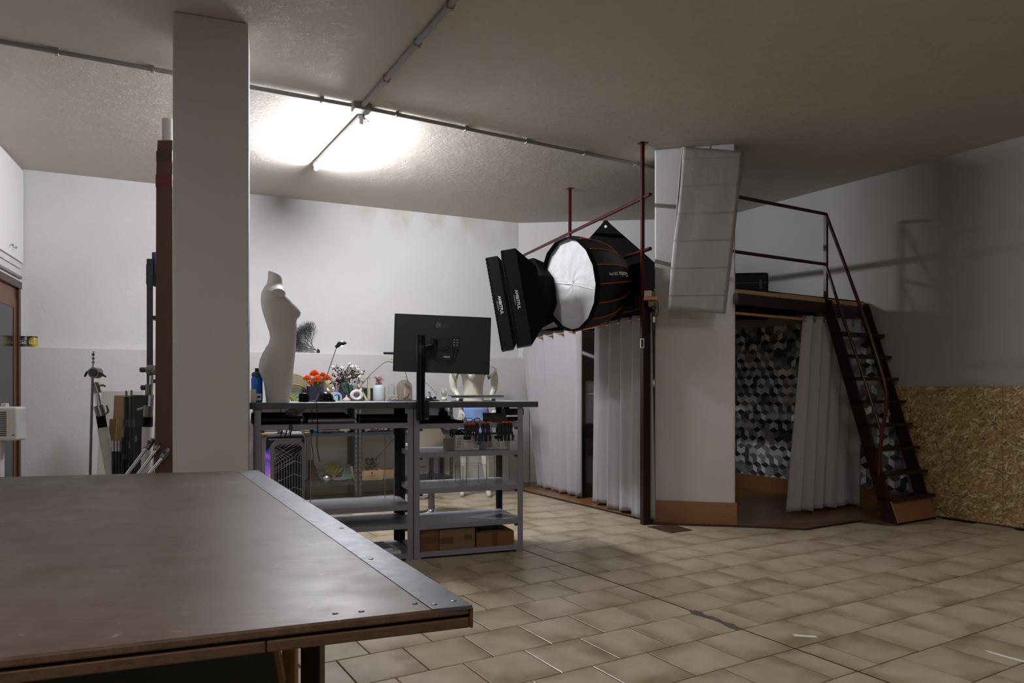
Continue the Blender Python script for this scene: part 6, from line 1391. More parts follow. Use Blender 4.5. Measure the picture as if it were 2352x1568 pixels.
# cans on the ledge in the left corner
for u, body, lab, lbl in ((55, '1c1a16', '4a4436', 'small dark patterned tin on the ledge nearest the corner'), (75, '1c1a14', 'a8921c', 'small yellow and black tin on the ledge, second from the corner')):
    th, Fi, m = bi('small_tin', lbl, 'tin', u, -.04, LEDGE, 0, 'small tins on the wall ledge')
    k = MB(Fi); k.lathe([(0, 0), (9.2*m, 0), (9.6*m, 1*m), (9.6*m, 20*m), (9.2*m, 21*m), (0, 21*m)], seg=24); k.build('body', mat('tin_'+lab, lab, .4, var=.7, scale=60), th)
    k = MB(Fi); k.lathe([(9.8*m, 20.5*m), (9.8*m, 23.5*m), (0, 23.5*m)], seg=24); k.build('lid', M_black, th)
    text('lettering', 'Gò', Fi @ Matrix.Translation((.0, -9.8*m, 9*m)) @ Matrix.Rotation(R(90), 4, 'X'), 10*m, M_ink, th)
# ---- middle and lower level things
def bowl(k, m, r, h): k.lathe([(0, 0), (r*.4*m, 0), (r*m, h*m), (r*.93*m, h*m), (r*.36*m, .8*m), (0, .8*m)], seg=22)
put('green_mug', 'pale green mug on the middle back shelf', 'mug', 704, .3, B1, [('body', lambda k, m: k.lathe([(0, 0), (8*m, 0), (8.2*m, 17*m), (7.4*m, 17*m), (7.2*m, 1*m)], seg=22), mat('pale_green_glaze', '86907a', .4)), ('handle', lambda k, m: k.tube(sm_curve([(-7*m, 0, 13*m), (-11*m, 0, 11*m), (-11*m, 0, 6*m), (-7*m, 0, 4*m)]), 1.1*m, 6), mat('pale_green_glaze', '86907a')), ('foot_band', lambda k, m: k.lathe([(8.2*m, 0), (8.4*m, 0), (8.4*m, 3*m), (8.2*m, 3*m)], seg=22), mat('sand_glaze', '9a7c52', .5))])
put('blue_cup', 'bright blue cup on the middle back shelf', 'cup', 725, .32, B1, [('body', lambda k, m: k.lathe([(0, 0), (5.4*m, 0), (7.4*m, 17*m), (6.6*m, 17*m), (4.8*m, 1*m)], seg=22), mat('bright_blue', '1274ac', .4)), ('base_ring', lambda k, m: k.lathe([(4.6*m, -.0), (5.6*m, 0), (5.6*m, 1*m)], seg=22), mat('bright_blue', '1274ac'))])
put('navy_cup', 'dark navy cup between the green mug and blue cup', 'cup', 716, .24, B1, [('body', lambda k, m: k.lathe([(0, 0), (5*m, 0), (6*m, 17*m), (5.3*m, 17*m), (4*m, 1*m)], seg=22), mat('navy_glaze', '141c44', .4)), ('rim', lambda k, m: k.lathe([(5.3*m, 16.6*m), (6.1*m, 17*m), (5.3*m, 17.4*m)], seg=22), mat('navy_glaze', '141c44'))])
for i, c in enumerate(('3a3532', 'b5b0ac', '2c2826', 'c6c2be', '4c2a24')):
    th, Fi, m = bi('plate', ['dark lowest plate', 'pale second plate', 'dark middle plate', 'white fourth plate', 'rust topmost plate'][i]+' of the stack beside the blue cup', 'plate', 753, .3, B1+i*2.9*m, 0, 'stacked plates on the middle back shelf')
    k = MB(Fi); k.lathe([(0, 0), (8*m, 0), (15.5*m, 2.4*m), (15.2*m, 2.8*m), (8*m, 1*m), (0, 1*m)], seg=26); k.build('dish', mat('plate_'+c, c, .35), th)
    k = MB(Fi); k.lathe([(7*m, -.0), (8*m, 0), (7.6*m, .6*m)], seg=22); k.build('foot_ring', mat('plate_'+c, c), th)
rr = random.Random(14)
def fluffy(name, label, cat, u, col, W_, H_, n, z, seed):
    th, Fi, m = bi(name, label, cat, u, .25, z); rr = random.Random(seed); k = MB(Fi)
    for i in range(n): k.ball((rr.uniform(-W_, W_)*m, rr.uniform(-.07, .05), rr.uniform(2, H_)*m), (rr.uniform(.02, .035), .025, rr.uniform(.012, .025)), 8, 5)
    k.build('bulk', mat('fluff_'+col, col, .95, var=.4, scale=50, bump=.8, bscale=150), th)['kind'] = 'stuff'
fluffy('stone_heap', 'heap of pale stones on the middle back shelf', 'stones', 792, '7c7868', 17, 13, 22, B1, 1)
fluffy('fur_cushion', 'shaggy grey fur cloth on the middle back shelf', 'fur cloth', 862, '6c655c', 34, 14, 46, B1, 2)
th, Fi, m = bi('book_pile', 'low pile of white and brown notebooks behind the computer tower', 'notebooks', 613, .3, B1)
for i, (c, dx) in enumerate((('a5713c', 0), ('c2bdb8', 4), ('5a3c20', -2), ('d0ccc8', 3))): k = MB(Fi); k.box((-20+dx)*m, (17+dx)*m, -.08, .08, i*3*m, (i*3+2.6)*m); k.build('notebook', mat('nb_'+c, c, .6), th)
th, Fi, m = bi('striped_cloth', 'white striped tea towels hanging behind the desk shelf', 'towel', 655, .3, B1)
rr = random.Random(3)
for i in range(5): k = MB(Fi); x = (-12+5*i)*m; k.grid([[(x+f*.02+.006*math.sin(j), -.02*math.sin(j*1.2+i)-.01*i, 1.5*m+j*.03) for j in range(10)] for f in range(2)]); k.build('fold', mat('towel_white' if i % 2 else 'towel_rose', 'cfc8c6' if i % 2 else 'a48c8c', .9), th, solid=.004)
th, Fi, m = bi('paper_stack', 'thin stack of white paper beside the green mug', 'paper', 680, .3, B1)
for i in range(3): k = MB(Fi); k.box((-14+i)*m, (12-i)*m, -.08, .08, i*1.6*m, (i*1.6+1.3)*m); k.build('sheet_block', mat('paper_white', 'cfcac8', .6), th)
# lower level
M_crt = wood('wine_crate_wood', '8a6b4c', 'a28463', 1, (2, 2, 14), .7)
for u, w_, h_, lbl, txt in ((854, 25, 22, 'pine wine crate with printed lettering on the low back shelf', True), (893, 22, 20, 'plain pine wine crate right of the printed one', False)):
    th, Fi, m = bi('wine_crate', lbl, 'crate', u, .36 if txt else .3, B2, 0, 'wine crates on the low back shelf')
    for nm, b in (('front_board', (-w_*m, w_*m, -.012, .0, 0, h_*m)), ('back_board', (-w_*m, w_*m, .25, .262, 0, h_*m)), ('side_board', (-w_*m, -w_*m+.012, 0, .25, 0, h_*m)), ('side_board', (w_*m-.012, w_*m, 0, .25, 0, h_*m)), ('bottom_board', (-w_*m, w_*m, 0, .25, 0, .01))): k = MB(Fi); k.box(*b); k.build(nm, M_crt, th, bev=.001)
    if txt:
        text('lettering', 'Fattori', Fi @ Matrix.Translation((0, -.0125, 10*m)) @ Matrix.Rotation(R(90), 4, 'X'), 7.5*m, mat('crate_ink', '4a3626', .8), th)
        text('lettering', 'il Campo Fiorito', Fi @ Matrix.Translation((0, -.0125, 4*m)) @ Matrix.Rotation(R(90), 4, 'X'), 4.6*m, mat('crate_ink', '4a3626', .8), th)
        k = MB(Fi); k.box(-2*m, 2*m, -.0135, -.012, 13.5*m, 17*m); k.cyl((0, -.0135, 17*m), (0, -.012, 17*m), 2*m, seg=14); k.build('stamp', mat('crate_ink', '4a3626'), th)
put('metal_pot', 'steel cooking pot on the low back shelf', 'pot', 750, .3, B2, [('body', lambda k, m: k.lathe([(0, 0), (13*m, 0), (13.5*m, 14*m), (12.8*m, 14*m), (12.5*m, 1*m)], seg=26), M_chrome), ('handle', lambda k, m: k.tube([(12*m, 0, 12*m), (16*m, 0, 12*m), (16*m, 0, 10*m), (12*m, 0, 10*m)], .8*m, 6), M_chrome)])
put('yellow_paper_fan', 'folded yellow paper fan behind the steel pot', 'fan', 764, .1, B2, [('folds', lambda k, m: [k.add([(0, 0, 2*m), (30*m*math.sin(R(-55+i*10)), (-.012 if i % 2 else .012), 4*m+38*m*math.cos(R(-55+i*10))*.9), (30*m*math.sin(R(-45+i*10)), (.012 if i % 2 else -.012), 4*m+38*m*math.cos(R(-45+i*10))*.9)], [(0, 1, 2)]) for i in range(11)], mat('mustard_paper', '8a8440', .8, var=.15)), ('handle', lambda k, m: k.box(-1.5*m, 1.5*m, -.015, .015, 0, 5*m), M_cream)])
put('maroon_sheet', 'dark maroon triangular board behind the acrylic box edge', 'board', 722, .1, B2, [('board', lambda k, m: k.add([(-14*m, 0, 0), (14*m, 0, 0), (-4*m, 0, 46*m), (-14*m, 0, 46*m), (-14*m, .01, 0), (14*m, .01, 0), (-4*m, .01, 46*m), (-14*m, .01, 46*m)], [(0, 1, 2, 3), (7, 6, 5, 4), (1, 5, 6, 2), (2, 6, 7, 3)]), mat('maroon_card', '321416', .7)), ('edge_tape', lambda k, m: k.bar((14*m, 0, 0), (-4*m, 0, 46*m), .004, .014, up=(0, 1, 0)), mat('maroon_edge', '4a2022', .7))])
put('glass_plate', 'greenish glass plate leaning on the low back shelf', 'glass plate', 800, .16, B2, [('pane', lambda k, m: k.add([(-16*m, -.04, 2*m), (12*m, -.04, 0), (9*m, .08, 34*m), (-1*m, .08, 36*m), (-16*m, -.034, 2*m), (12*m, -.034, 0), (9*m, .086, 34*m), (-1*m, .086, 36*m)], [(0, 1, 2, 3), (7, 6, 5, 4), (0, 4, 5, 1), (1, 5, 6, 2), (2, 6, 7, 3), (3, 7, 4, 0)]), mat('green_glass', '7f968c', .1, trans=.6)), ('edge', lambda k, m: k.bar((-16*m, -.04, 2*m), (-1*m, .08, 36*m), .006, .01, up=(0, 1, 0)), M_acre)])
put('striped_tape_roll', 'red and white striped band leaning against the rack post', 'band', 811, .35, B2, [('band', lambda k, m: k.bar((4*m, 0, 1*m), (-4*m, .0, 33*m), 5*m, .006, up=(0, 1, 0)), mat('dim_white_band', '8f8a84', .7)), ('red_marks', lambda k, m: [k.bar((4*m-1.3*i*m, -.005, 3*m+5*i*m), (3.6*m-1.3*i*m, -.005, 5*m+5*i*m), 4*m, .002, up=(0, 1, 0)) for i in range(6)], mat('dim_red_band', '7a2a26', .7))])
fluffy('foil_heap', 'heap of crinkled foil scraps on the low back shelf', 'foil', 790, '5a5654', 24, 4, 26, B2, 7)
put('dark_sculpture', 'dark crumpled sculpture standing on the printed wine crate', 'sculpture', 850, .24, B2+22*8.2/F, [('mass', lambda k, m: [k.ball((rr.uniform(-14, 14)*m*(1-i/45), rr.uniform(-4, 4)*m, (3+i*.75)*m), (rr.uniform(3, 7)*m, 4*m, rr.uniform(2, 5)*m), 7, 4) for i in range(30)], mat('dark_brown_resin', '2a201a', .6, var=.4, bump=.6)), ('spout', lambda k, m: k.cyl((12*m, 0, 20*m), (16*m, 0, 28*m), 3*m, 1*m), mat('dark_brown_resin', '2a201a'))])
# ================================================================ STOOL
q = at(991, 1180, 7.0)
th = thing('bar_stool', 'white moulded shell bar stool on a chrome column behind the desk', 'stool', (q.x, q.y, 0), R(155)); Fs = frame((q.x, q.y, 0), R(155))
zs = zat(1032, q.y)
k = MB(Fs); k.lathe([(0, 0), (.2, 0), (.2, .008), (.17, .02), (.05, .035), (.032, .06), (.032, .3)], seg=32); k.build('base', M_chrome, th)
k = MB(Fs); k.cyl((0, 0, .05), (0, 0, zs-.02), .024, seg=20); k.cyl((0, 0, .05), (0, 0, .42), .033, seg=20); k.build('column', mat('dark_chrome', '77777c', .12, 1), th)
zf = zat(1143, q.y)
k = MB(Fs); k.tube([(.03, 0, zf)]+[(.13+.11*math.cos(R(a)), -.02+.13*math.sin(R(a)), zf) for a in range(180, 541, 20)]+[(.03, 0, zf)], .011, 8); k.cyl((-.12, 0, zf), (0, 0, zf), .009); k.build('footrest', M_chrome, th)
k = MB(Fs); rows = []
for i in range(20):
    f = i/19; row = []
    for j in range(15):
        g = (j/14-.5)*2
        if f < .5: y = -.2+f*.72; z = zs+.01+.05*g*g+.02*(1-f*2)**3*0-.012*math.sin(f*6); x = g*.205*(.8+.4*math.sin(math.pi*min(1, f+.25)))
        else: h = (f-.5)*2; y = .16+.07*h+.04*h*h-.13*g*g*(1-h*.4); z = zs+.0+.27*h*(1-.25*g*g)+.05*g*g; x = g*(.215-.03*h)
        row.append((x, y, z))
    rows.append(row)
k.grid(rows); k.build('seat_shell', mat('white_shell', 'cfcbc4', .3, var=.03), th, solid=.02)
k = MB(Fs); k.cyl((0, 0, zs-.03), (0, 0, zs+.0), .08, .1, seg=20); k.build('seat_plate', M_black, th)
# ================================================================ MALE MANNEQUIN
def skin_body(name, joints, edges, parent, m, voxel=.011):
    me = bpy.data.meshes.new(name+'_src'); me.from_pydata([j[0] for j in joints], edges, []); o = bpy.data.objects.new(name+'_src', me); COL.objects.link(o)
    o.modifiers.new('skin', 'SKIN'); me.skin_vertices.new() if not me.skin_vertices else None
    for i, j in enumerate(joints): r = j[1]; me.skin_vertices[0].data[i].radius = r if isinstance(r, tuple) else (r, r)
    me.skin_vertices[0].data[0].use_root = True
    md = o.modifiers.new('sub', 'SUBSURF'); md.levels = 2
    if voxel: md = o.modifiers.new('re', 'REMESH'); md.mode = 'VOXEL'; md.voxel_size = voxel; md.use_smooth_shade = True; md = o.modifiers.new('sm', 'SMOOTH'); md.iterations = 3
    dg = bpy.context.evaluated_depsgraph_get(); dg.update(); r = bpy.data.meshes.new_from_object(o.evaluated_get(dg)); bpy.data.objects.remove(o)
    inv = MATW[parent.name].inverted(); r.transform(inv); ob = bpy.data.objects.new(name, r); COL.objects.link(ob); r.materials.clear(); r.materials.append(m); ob.parent = parent; MATW[ob.name] = MATW[parent.name]
    r.polygons.foreach_set('use_smooth', [True]*len(r.polygons)); return ob
Ym = 8.3; mp = Ym/F
cxm = at(1088, 0, Ym).x
th = thing('male_mannequin', 'glossy white standing male mannequin in blue shorts behind the desk', 'mannequin', (cxm, Ym, 0))
def mm(u, v, dy=0): p = at(u, v, Ym); return (p.x, Ym+dy, p.z)
M_man = mat('gloss_mannequin', 'c9c4b8', .28, var=.03, coat=.3)
hipz = zat(940, Ym)
J = [((cxm, Ym, 1.0), (.145, .10)), ((cxm, Ym, 1.10), (.13, .095)), ((cxm-.01, Ym-.01, 1.22), (.125, .095)), ((cxm-.01, Ym-.01, 1.36), (.16, .11)), ((cxm, Ym, 1.47), (.14, .09)), ((cxm, Ym, 1.56), (.055, .055)), ((cxm, Ym-.01, 1.63), (.055, .06)),
     ((cxm-.20, Ym, 1.48), .062), ((cxm-.245, Ym+.0, 1.36), .052), ((cxm-.235, Ym, 1.22), .043), (mm(1052, 905, -.03), .04), (mm(1057, 930, -.10), .03), (mm(1060, 941, -.12), .026),
     ((cxm+.20, Ym, 1.48), .062), ((cxm+.245, Ym, 1.36), .052), ((cxm+.235, Ym, 1.22), .043), (mm(1128, 905, -.03), .04), (mm(1134, 930, -.06), .03), (mm(1136, 941, -.07), .026),
     ((cxm-.09, Ym, .90), .092), ((cxm-.105, Ym-.02, .68), .078), ((cxm-.11, Ym-.02, .50), .056), ((cxm-.11, Ym, .36), .056), ((cxm-.11, Ym+.01, .10), .035), ((cxm-.12, Ym-.02, .04), .035), ((cxm-.13, Ym-.15, .025), .028),
     ((cxm+.09, Ym, .90), .092), ((cxm+.125, Ym-.06, .68), .078), ((cxm+.135, Ym-.08, .50), .056), ((cxm+.15, Ym-.07, .36), .056), ((cxm+.17, Ym-.04, .10), .035), ((cxm+.175, Ym-.07, .04), .035), ((cxm+.19, Ym-.2, .025), .028),
     ((cxm, Ym-.01, 1.70), (.07, .085)), ((cxm, Ym-.015, 1.78), (.075, .09)), ((cxm, Ym-.01, 1.84), (.045, .055))]
E = [(0, 1), (1, 2), (2, 3), (3, 4), (4, 5), (5, 6), (4, 7), (7, 8), (8, 9), (9, 10), (10, 11), (11, 12), (4, 13), (13, 14), (14, 15), (15, 16), (16, 17), (17, 18), (0, 19), (19, 20), (20, 21), (21, 22), (22, 23), (23, 24), (24, 25), (0, 26), (26, 27), (27, 28), (28, 29), (29, 30), (30, 31), (31, 32), (6, 33), (33, 34), (34, 35)]
skin_body('body', J, E, th, M_man)
for sg, uw in ((-1, 1060), (1, 1136)):
    wv = Vector(mm(uw, 941, -.12 if sg < 0 else -.07)); jn = [(tuple(wv+Vector((0, 0, .01))), (.022, .014)), (tuple(wv+Vector((.0, 0, -.045))), (.034, .013)), (tuple(wv+Vector((.0, -.002, -.075))), (.034, .011))]; ed = [(0, 1), (1, 2)]
    for i, L in enumerate((.062, .07, .066, .052)):
        x = -.027+.018*i; b = len(jn); jn += [(tuple(wv+Vector((x, 0, -.078))), .0088), (tuple(wv+Vector((x*1.1, -.006, -.078-L*.5))), .0078), (tuple(wv+Vector((x*1.12, .006, -.078-L))), .006)]; ed += [(2, b), (b, b+1), (b+1, b+2)]
    b = len(jn); tx = -sg*.034; jn += [(tuple(wv+Vector((tx*.8, -.01, -.03))), .011), (tuple(wv+Vector((tx*1.3, -.02, -.06))), .009), (tuple(wv+Vector((tx*1.35, -.024, -.088))), .0075)]; ed += [(1, b), (b, b+1), (b+1, b+2)]
    skin_body('hand', jn, ed, th, M_man, None)
rows = []
for i in range(15):
    f = i/14; z = 1.02-.05*0-f*.42; row = []
    for j in range(41):
        a = 2*math.pi*j/40; rx = .165+.05*f; ry = .125+.035*f; w_ = 1+.035*math.sin(7*a+3*f)*f+.02*math.sin(11*a)
        x = cxm+rx*math.cos(a)*w_+.02*f; y = Ym-.015*f+ry*math.sin(a)*w_
        if f > .55: y = Ym+(y-Ym)*(1-.5*(f-.55)*math.exp(-((x-cxm)/.04)**2))
        row.append((x, y, z))
    rows.append(row)
k = MB(); k.grid(rows); k.build('shorts', mat('light_blue_cotton', '6f86b8', .85, var=.12, scale=8, bump=.4, bscale=14), th, solid=.004)
# plastic collar piece over shoulders
cl = thing('plastic_cape', 'translucent pale plastic cape over the shoulders of the male mannequin', 'cape', (cxm, Ym, 1.45)); rows = []
for i in range(9):
    f = i/8; row = []
    for j in range(33):
        a = R(-205+230*j/32); lob = 1+.12*math.sin(j*1.3)*f
        row.append((cxm+(.12+.14*f)*lob*math.cos(a)+.0, Ym-.02+(.09+.13*f)*lob*math.sin(a), 1.58-.016*i-.07*f*f*(.7+.9*math.sin(j*.9))))
    rows.append(row)
k = MB(); k.grid(rows); k.build('sheet', mat('frosted_plastic', 'c2bfb8', .35, trans=.6), cl, solid=.003)
k = MB(); k.tube([Vector(p) for p in rows[-1]], .004, 5); k.build('hem', M_acre, cl)
# ================================================================ LEFT CORNER: STANDS, TUBES, BOARDS
def C_stand(parts_fn, name, label, cat, base, grp=None):
    th = thing(name, label, cat, base, 0, grp); parts_fn(th); return th
M_nick = mat('satin_nickel', '7d7973', .3, .9, var=.1)
def seg(th, name, a, b, r, m, r2=None, s=14): k = MB(); k.cyl(a, b, r, r2, seg=s); return k.build(name, m, th)
Y1 = 5.6
th = thing('boom_stand', 'nickel studio boom stand with a thin rod, left of the wrapped stand', 'light stand', (at(207, 0, Y1).x, Y1, 0))
seg(th, 'rod', at(213, 843, Y1), (at(203, 0, Y1).x, Y1, 0.0), .0095, M_nick); seg(th, 'rod_tip', at(214, 806, Y1), at(213, 845, Y1), .008, M_chrome)
for j in range(3): seg(th, 'tip_ring', at(214, 812+9*j, Y1), at(214, 816+9*j, Y1), .0105, (M_black, M_nick, mat('lime_ring', '8a9060', .5))[j])
c = at(220, 856, Y1-.02); seg(th, 'grip_head', c+Vector((0, -.035, 0)), c+Vector((0, .03, 0)), .042, M_nick, s=22); seg(th, 'grip_cap', c+Vector((0, -.045, 0)), c+Vector((0, -.035, 0)), .03, M_greyd, s=20)
k = MB(); k.tube([c+Vector((.035, -.02, 0)), c+Vector((.07, -.02, -.02)), c+Vector((.09, -.02, -.03))], [.01, .009, .008], 8); k.build('lever', M_greyd, th)
k = MB(); k.tube([c+Vector((-.03, -.02, .02)), c+Vector((-.06, -.02, -.0)), c+Vector((-.075, -.02, -.03))], [.012, .01, .008], 8); k.build('lever', M_greyd, th)
th = thing('wrapped_stand', 'leaning stand leg of chrome tube sleeved in thick white pipe', 'light stand', (at(280, 0, Y1).x, Y1+.1, 0))
g = lambda u, v: at(u, v, Y1+.08)
seg(th, 'inner_tube', g(218, 878), g(233, 960), .02, M_chrome); seg(th, 'upper_collar', g(218, 880), g(225, 902), .028, M_nick); seg(th, 'lower_collar', g(226, 932), g(233, 956), .036, M_nick)
seg(th, 'black_sleeve', g(231, 954), g(236, 983), .034, M_blackf); e_ = g(236, 982); dn = (g(256, 1088)-e_).normalized(); t_ = e_.z/-dn.z; seg(th, 'white_pipe', e_, e_+dn*(t_-.01), .040, mat('pvc_white', 'b5b0ac', .5, var=.03), s=22)
k = MB(); k.tube([g(236, 942)+Vector((.03, 0, .04)), g(240, 945)+Vector((.03, 0, 0)), g(238, 950)+Vector((.02, 0, 0))], .008, 8); k.build('lever', M_nick, th)
k = MB(); k.tube([g(224, 886), g(230, 884)+Vector((.02, 0, 0)), g(233, 884)+Vector((.03, 0, -.01))], .008, 8); k.build('lever', M_nick, th)
# second c-stand
Y2 = 5.2; g = lambda u, v, dy=0: at(u, v, Y2+dy)
th = thing('c_stand', 'nickel century stand with grip heads in front of the tall cardboard', 'light stand', (g(347, 0).x, Y2, 0))
seg(th, 'upper_tube', g(348, 862), g(345, 935), .0135, M_chrome); seg(th, 'middle_collar', g(343, 882), g(341, 907), .026, M_nick); seg(th, 'lower_collar', g(341, 932), g(339, 957), .032, M_nick)
seg(th, 'black_sleeve', g(340, 957), g(339, 981), .033, M_blackf); seg(th, 'white_pipe', g(339, 980), (g(332, 0).x, Y2, .0), .037, mat('pvc_white', 'b5b0ac'), s=22)
for v, dx in ((849, -22), (890, -20)): seg(th, 'knob', g(345+dx, v), g(345+dx+10, v), .019, M_greyd, s=8); seg(th, 'knob_shaft', g(345+dx+10, v), g(345, v), .008, M_nick)
k = MB(); k.tube([g(343, 941), g(330, 937), g(318, 941), g(315, 940)], [.012, .012, .01, .006], 8); k.build('wing_lever', M_nick, th)
seg(th, 'grip_head', g(340, 850), g(356, 850), .036, M_nick, s=20); seg(th, 'grip_head', g(357, 851, -.03), g(370, 851, -.03), .033, M_steel, s=20)
seg(th, 'knob', g(378, 851, -.03), g(386, 851, -.03), .018, M_greyd, s=8); seg(th, 'knob_shaft', g(370, 851, -.03), g(378, 851, -.03), .008, M_nick)
th = thing('thin_rod', 'thin chrome rod hanging from the grip head of the century stand', 'rod', tuple(g(352, 1090, -.06)))
seg(th, 'tip', g(368, 808, -.05), g(366, 845, -.05), .009, M_nick); seg(th, 'rod', g(366, 845, -.05), g(351, 1098, -.12), .0095, M_chrome); seg(th, 'tip_ring', g(367, 818, -.05), g(367, 824, -.05), .0115, mat('lime_ring', '8a9060'))
# crossed legs, slanting
for i, (a, b, lb_) in enumerate((((346, 1017), (292, 1088), 'upper slanting chrome leg tube at the foot of the century stand'), ((368, 1022), (316, 1090), 'middle slanting chrome leg tube at the foot of the century stand'), ((382, 1040), (336, 1096), 'lowest slanting chrome leg tube at the foot of the century stand'))):
    p, q = g(*a, -.15-.03*i), g(*b, -.3-.03*i); d = q-p; t_ = (p.z-.01)/-d.z; q = p+d*t_
    th = thing('stand_leg', lb_, 'stand leg', tuple(q), 0, 'folded chrome stand legs'); seg(th, 'tube', p, q, .012, M_chrome); seg(th, 'collar', p-d.normalized()*.03, p+d.normalized()*.05, .022, M_nick); seg(th, 'collar_screw', p+Vector((0, -.03, .01)), p, .012, M_greyd, s=8)
# black light stands
Y3 = 5.5
for u, v0, r, lb_ in ((290, 897, .02, 'thick folded black light stand before the tan board'), (302, 896, .013, 'slim folded black light stand with chrome tip'), (283, 990, .014, 'short black light stand with chrome stripe'), (312, 1000, .012, 'black stand tube nearest the century stand'), (298, 1015, .011, 'short black stand tube between the two tall ones')):
    g3 = lambda u_, v_: at(u_, v_, Y3-.004*abs(u-290))
    th = thing('black_light_stand', lb_, 'light stand', (g3(u+3, 0).x, Y3-.004*abs(u-290), 0), 0, 'folded black light stands in the corner'); e_ = g3(u, v0+14); bt = Vector((g3(u+3, 0).x, e_.y, 0))
    seg(th, 'spigot', g3(u, v0), e_, .008, M_nick); seg(th, 'upper_tube', e_, e_.lerp(bt, .45), r, M_black); seg(th, 'lower_tube', e_.lerp(bt, .42), bt, r*1.3, M_blacks); seg(th, 'collar', e_.lerp(bt, .15), e_.lerp(bt, .2), r*1.5, M_greyd)
    for sx in (-1, 1): k = MB(); a_ = e_.lerp(bt, .5)+Vector((sx*r*1.6, -.01, 0)); k.cyl(a_, (bt.x+sx*r*2.2, bt.y-.02, .02), .006, seg=8); k.build('leg', M_black, th)
for i, u in enumerate((260, 267, 274)):
    th = thing('chrome_topped_tube', '%s of three short black tubes with chrome tops at the wrapped stand' % ('leftmost', 'middle', 'rightmost')[i], 'tube', (at(u+2, 0, 5.45).x, 5.45, 0), 0, 'short black tubes with chrome tops'); a_ = at(u, 1012, 5.45); seg(th, 'chrome_top', a_, a_+Vector((0, 0, -.08)), .010, M_chrome); seg(th, 'tube', a_+Vector((0, 0, -.08)), (at(u+2, 0, 5.45).x, 5.45, 0), .012, M_black)
# boards leaning at the wall
def board_(name, label, u0, u1, v0, Y, m, t=.01, lean=.12, edge=None):
    a, b = at(u0, v0, Y), at(u1, v0, Y); th = thing(name, label, 'board', ((a.x+b.x)/2, Y-lean, 0), 0, 'boards leaning in the left corner')
    k = MB(); k.add([(a.x, Y-lean, 0), (b.x, Y-lean, 0), (b.x, Y, a.z), (a.x, Y, a.z), (a.x, Y-lean+t, 0), (b.x, Y-lean+t, 0), (b.x, Y+t, a.z), (a.x, Y+t, a.z)], [(0, 1, 2, 3), (7, 6, 5, 4), (1, 5, 6, 2), (2, 6, 7, 3), (3, 7, 4, 0)]); k.build('sheet', m, th)
    k = MB(); k.add([(a.x-.004, Y-lean-.001, 0), (a.x, Y-lean-.001, 0), (a.x, Y-.001, a.z), (a.x-.004, Y-.001, a.z), (a.x-.004, Y-lean+t, 0), (a.x, Y-lean+t, 0), (a.x, Y+t, a.z), (a.x-.004, Y+t, a.z)], [(0, 1, 2, 3), (7, 6, 5, 4), (3, 2, 6, 7), (0, 3, 7, 4)]); k.build('sheet_edge', edge or m, th)
board_('white_board', 'white foam board leaning at the back of the left corner', 234, 330, 898, 7.0, mat('foam_white', 'bdb8b4', .7, var=.03), .02)
board_('tan_board', 'tall tan cardboard sheet leaning in the left corner', 264, 300, 908, 6.4, mat('tan_card', '7a6038', .8, var=.08), .008, edge=mat('tan_edge', '4a3a22', .8))
board_('tan_board', 'short tan cardboard strip left of the tall tan sheet', 253, 268, 962, 6.3, mat('tan_card2', '5d4526', .8, var=.08), .008)
board_('black_foam_board', 'black board between the black stands and the century stand', 300, 352, 907, 6.2, mat('black_foam', '121214', .7), .01)
board_('small_black_board', 'black sheet low behind the century stand', 318, 345, 975, 5.9, mat('dark_sheet', '1b1a1c', .6), .01)
# tall cardboard carton with white roll
Y4 = 5.0; g4 = lambda u, v: at(u, v, Y4)
th = thing('tall_carton', 'very tall narrow cardboard carton with red tape beside the left pillar', 'carton', (g4(373, 0).x, Y4, 0))
k = MB(); a, b = g4(362, 322), g4(392, 322); lx, rx = g4(355, 0).x, g4(396, 0).x
zt_ = a.z; k.add([(lx, Y4, 0), (rx, Y4, 0), (rx, Y4, zt_), (a.x, Y4, zt_), (lx+.012, Y4, zt_-.2), (lx, Y4+.1, 0), (rx, Y4+.1, 0), (rx, Y4+.1, zt_), (a.x, Y4+.1, zt_), (lx+.012, Y4+.1, zt_-.2)], [(0, 1, 2, 3, 4), (9, 8, 7, 6, 5), (2, 7, 8, 3), (3, 8, 9, 4), (4, 9, 5, 0), (1, 6, 7, 2)]); k.build('carton', mat('brown_carton', '4c3420', .75, var=.12, scale=4, bump=.1), th)
k = MB(); k.box(lx+.008, rx, Y4-.002, Y4, zat(430, Y4), zat(401, Y4)); k.build('red_tape', mat('dark_red_tape', '5c1420', .4), th)
k = MB(); k.box(lx+.012, rx, Y4-.002, Y4, zat(372, Y4), zat(347, Y4)); k.build('brown_tape', mat('brown_tape', '3c2a1c', .4), th)
th = thing('white_paper_roll', 'white paper roll sticking out of the tall cardboard carton', 'roll', (g4(378, 0).x, Y4+.05, zt_-.3)); seg(th, 'roll', (g4(378, 0).x, Y4+.05, zt_-.3), (g4(378, 0).x, Y4+.05, zat(269, Y4)), .039, mat('roll_white', 'b0acaa', .6, var=.02), s=24)
seg(th, 'core', (g4(378, 0).x, Y4+.05, zat(269, Y4)), (g4(378, 0).x, Y4+.05, zat(269, Y4)+.002), .02, M_greyd)
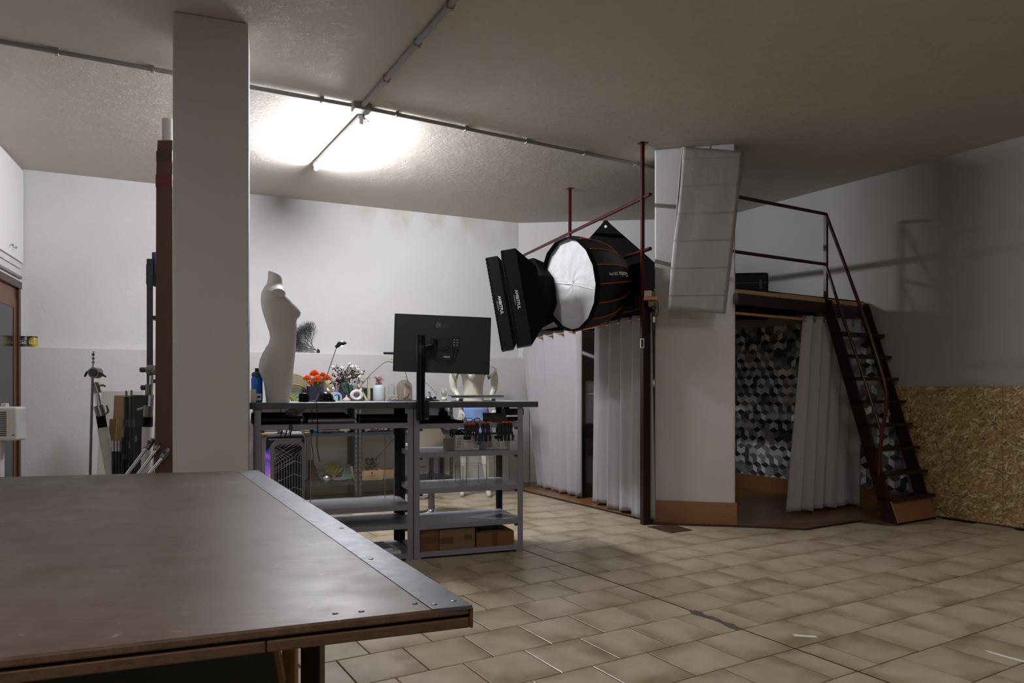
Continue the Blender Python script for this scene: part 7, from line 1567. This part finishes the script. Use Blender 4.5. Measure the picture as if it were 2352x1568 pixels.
# slotted rack beside the carton
Y5 = 5.6; g5 = lambda u, v: at(u, v, Y5); th = thing('slotted_rack', 'dark slotted steel rack seen edge-on beside the tall carton', 'rack', (g5(346, 0).x, Y5, 0)); zt_ = zat(594, Y5)
k = MB(); k.box(g5(337, 0).x, g5(351, 0).x, Y5, Y5+.003, 0, zt_); k.box(g5(337, 0).x, g5(337, 0).x+.003, Y5, Y5+.04, 0, zt_); k.build('post', mat('galvanised_dark', '3c3f40', .5, .4), th)
for i in range(22): k = MB(); z = zt_-.05-.09*i; c = Vector((g5(344.5, 0).x, Y5-.001, z)); k.cyl(c, c+Vector((0, -.001, 0)), .0065, seg=8); k.build('hole', M_black, th) if z > .6 else None
k = MB(); k.box(g5(351, 0).x, g5(400, 0).x, Y5+.36, Y5+.4, 0, zt_); k.build('back_post', M_greyd, th)
for z in (.3, .8, 1.3, 1.8, 2.15): k = MB(); k.box(g5(338, 0).x+.005, g5(345, 0).x+.7*0+.32, Y5+.01, Y5+.5, z-.03, z); k.build('shelf', M_greyd, th)
th = thing('blue_box', 'bright blue and dark box on top of the slotted rack', 'box', (g5(353, 0).x, Y5+.1, 2.15)); 
k = MB(); k.box(g5(352, 0).x, g5(352, 0).x+.12, Y5+.02, Y5+.2, 2.15, zat(577, Y5)); k.build('body', mat('bright_blue_card', '1c6ad0', .5), th, bev=.002); k = MB(); k.box(g5(346, 0).x, g5(352, 0).x, Y5+.02, Y5+.2, 2.15, zat(578, Y5)); k.build('dark_end', mat('dark_brown_card', '3a302c'), th)
th = thing('teal_folder', 'thin teal folder hanging on the outer side of the slotted rack', 'folder', (g5(335, 0).x, Y5, zat(650, Y5))); k = MB(); k.box(g5(334, 0).x, g5(336.4, 0).x, Y5+.01, Y5+.25, zat(652, Y5), zat(606, Y5)); k.build('cover', mat('teal_card', '2c5f6c', .5), th)
# wall heater at the door
Y6 = 5.0; th = thing('electric_heater', 'white electric convector heater with black grille at the left picture edge', 'heater', (at(-40, 0, Y6).x, Y6, 0))
xa, xb = at(-110, 0, Y6).x, at(36, 0, Y6).x; za, zb = zat(1012, Y6), zat(934, Y6)
k = MB(); k.box(xa, xb, Y6, Y6+.12, za, zb); k.build('body', mat('heater_white', 'c4c1c0', .4, var=.03), th, bev=.018, segs=4)
for i in range(13): z = zb-.035-.0135*i; k = MB(); k.box(xa+.06, at(15, 0, Y6).x, Y6-.0015, Y6+.001, z-.0075, z); k.build('grille_slot', M_black, th)
k = MB(); k.box(at(27, 0, Y6).x, at(34, 0, Y6).x, Y6-.0012, Y6, zat(1001, Y6), zat(997, Y6)); k.build('badge', mat('badge_grey', '77757a', .4), th)
k = MB(); k.box(at(-6, 0, Y6).x, at(6, 0, Y6).x, Y6+.03, Y6+.07, zb-.005, zb+.024); k.build('handle', mat('heater_white', 'c4c1c0'), th, bev=.006)
for x in (xa+.08, xa+.28): k = MB(); k.box(x, x+.03, Y6+.04, Y6+.08, 0, za+.01); k.build('leg', mat('heater_white', 'c4c1c0'), th)
k = MB(); k.box(xa+.02, xa+.36, Y6-.05, Y6+.17, 0, .02); k.build('foot', mat('heater_white', 'c4c1c0'), th, bev=.004)
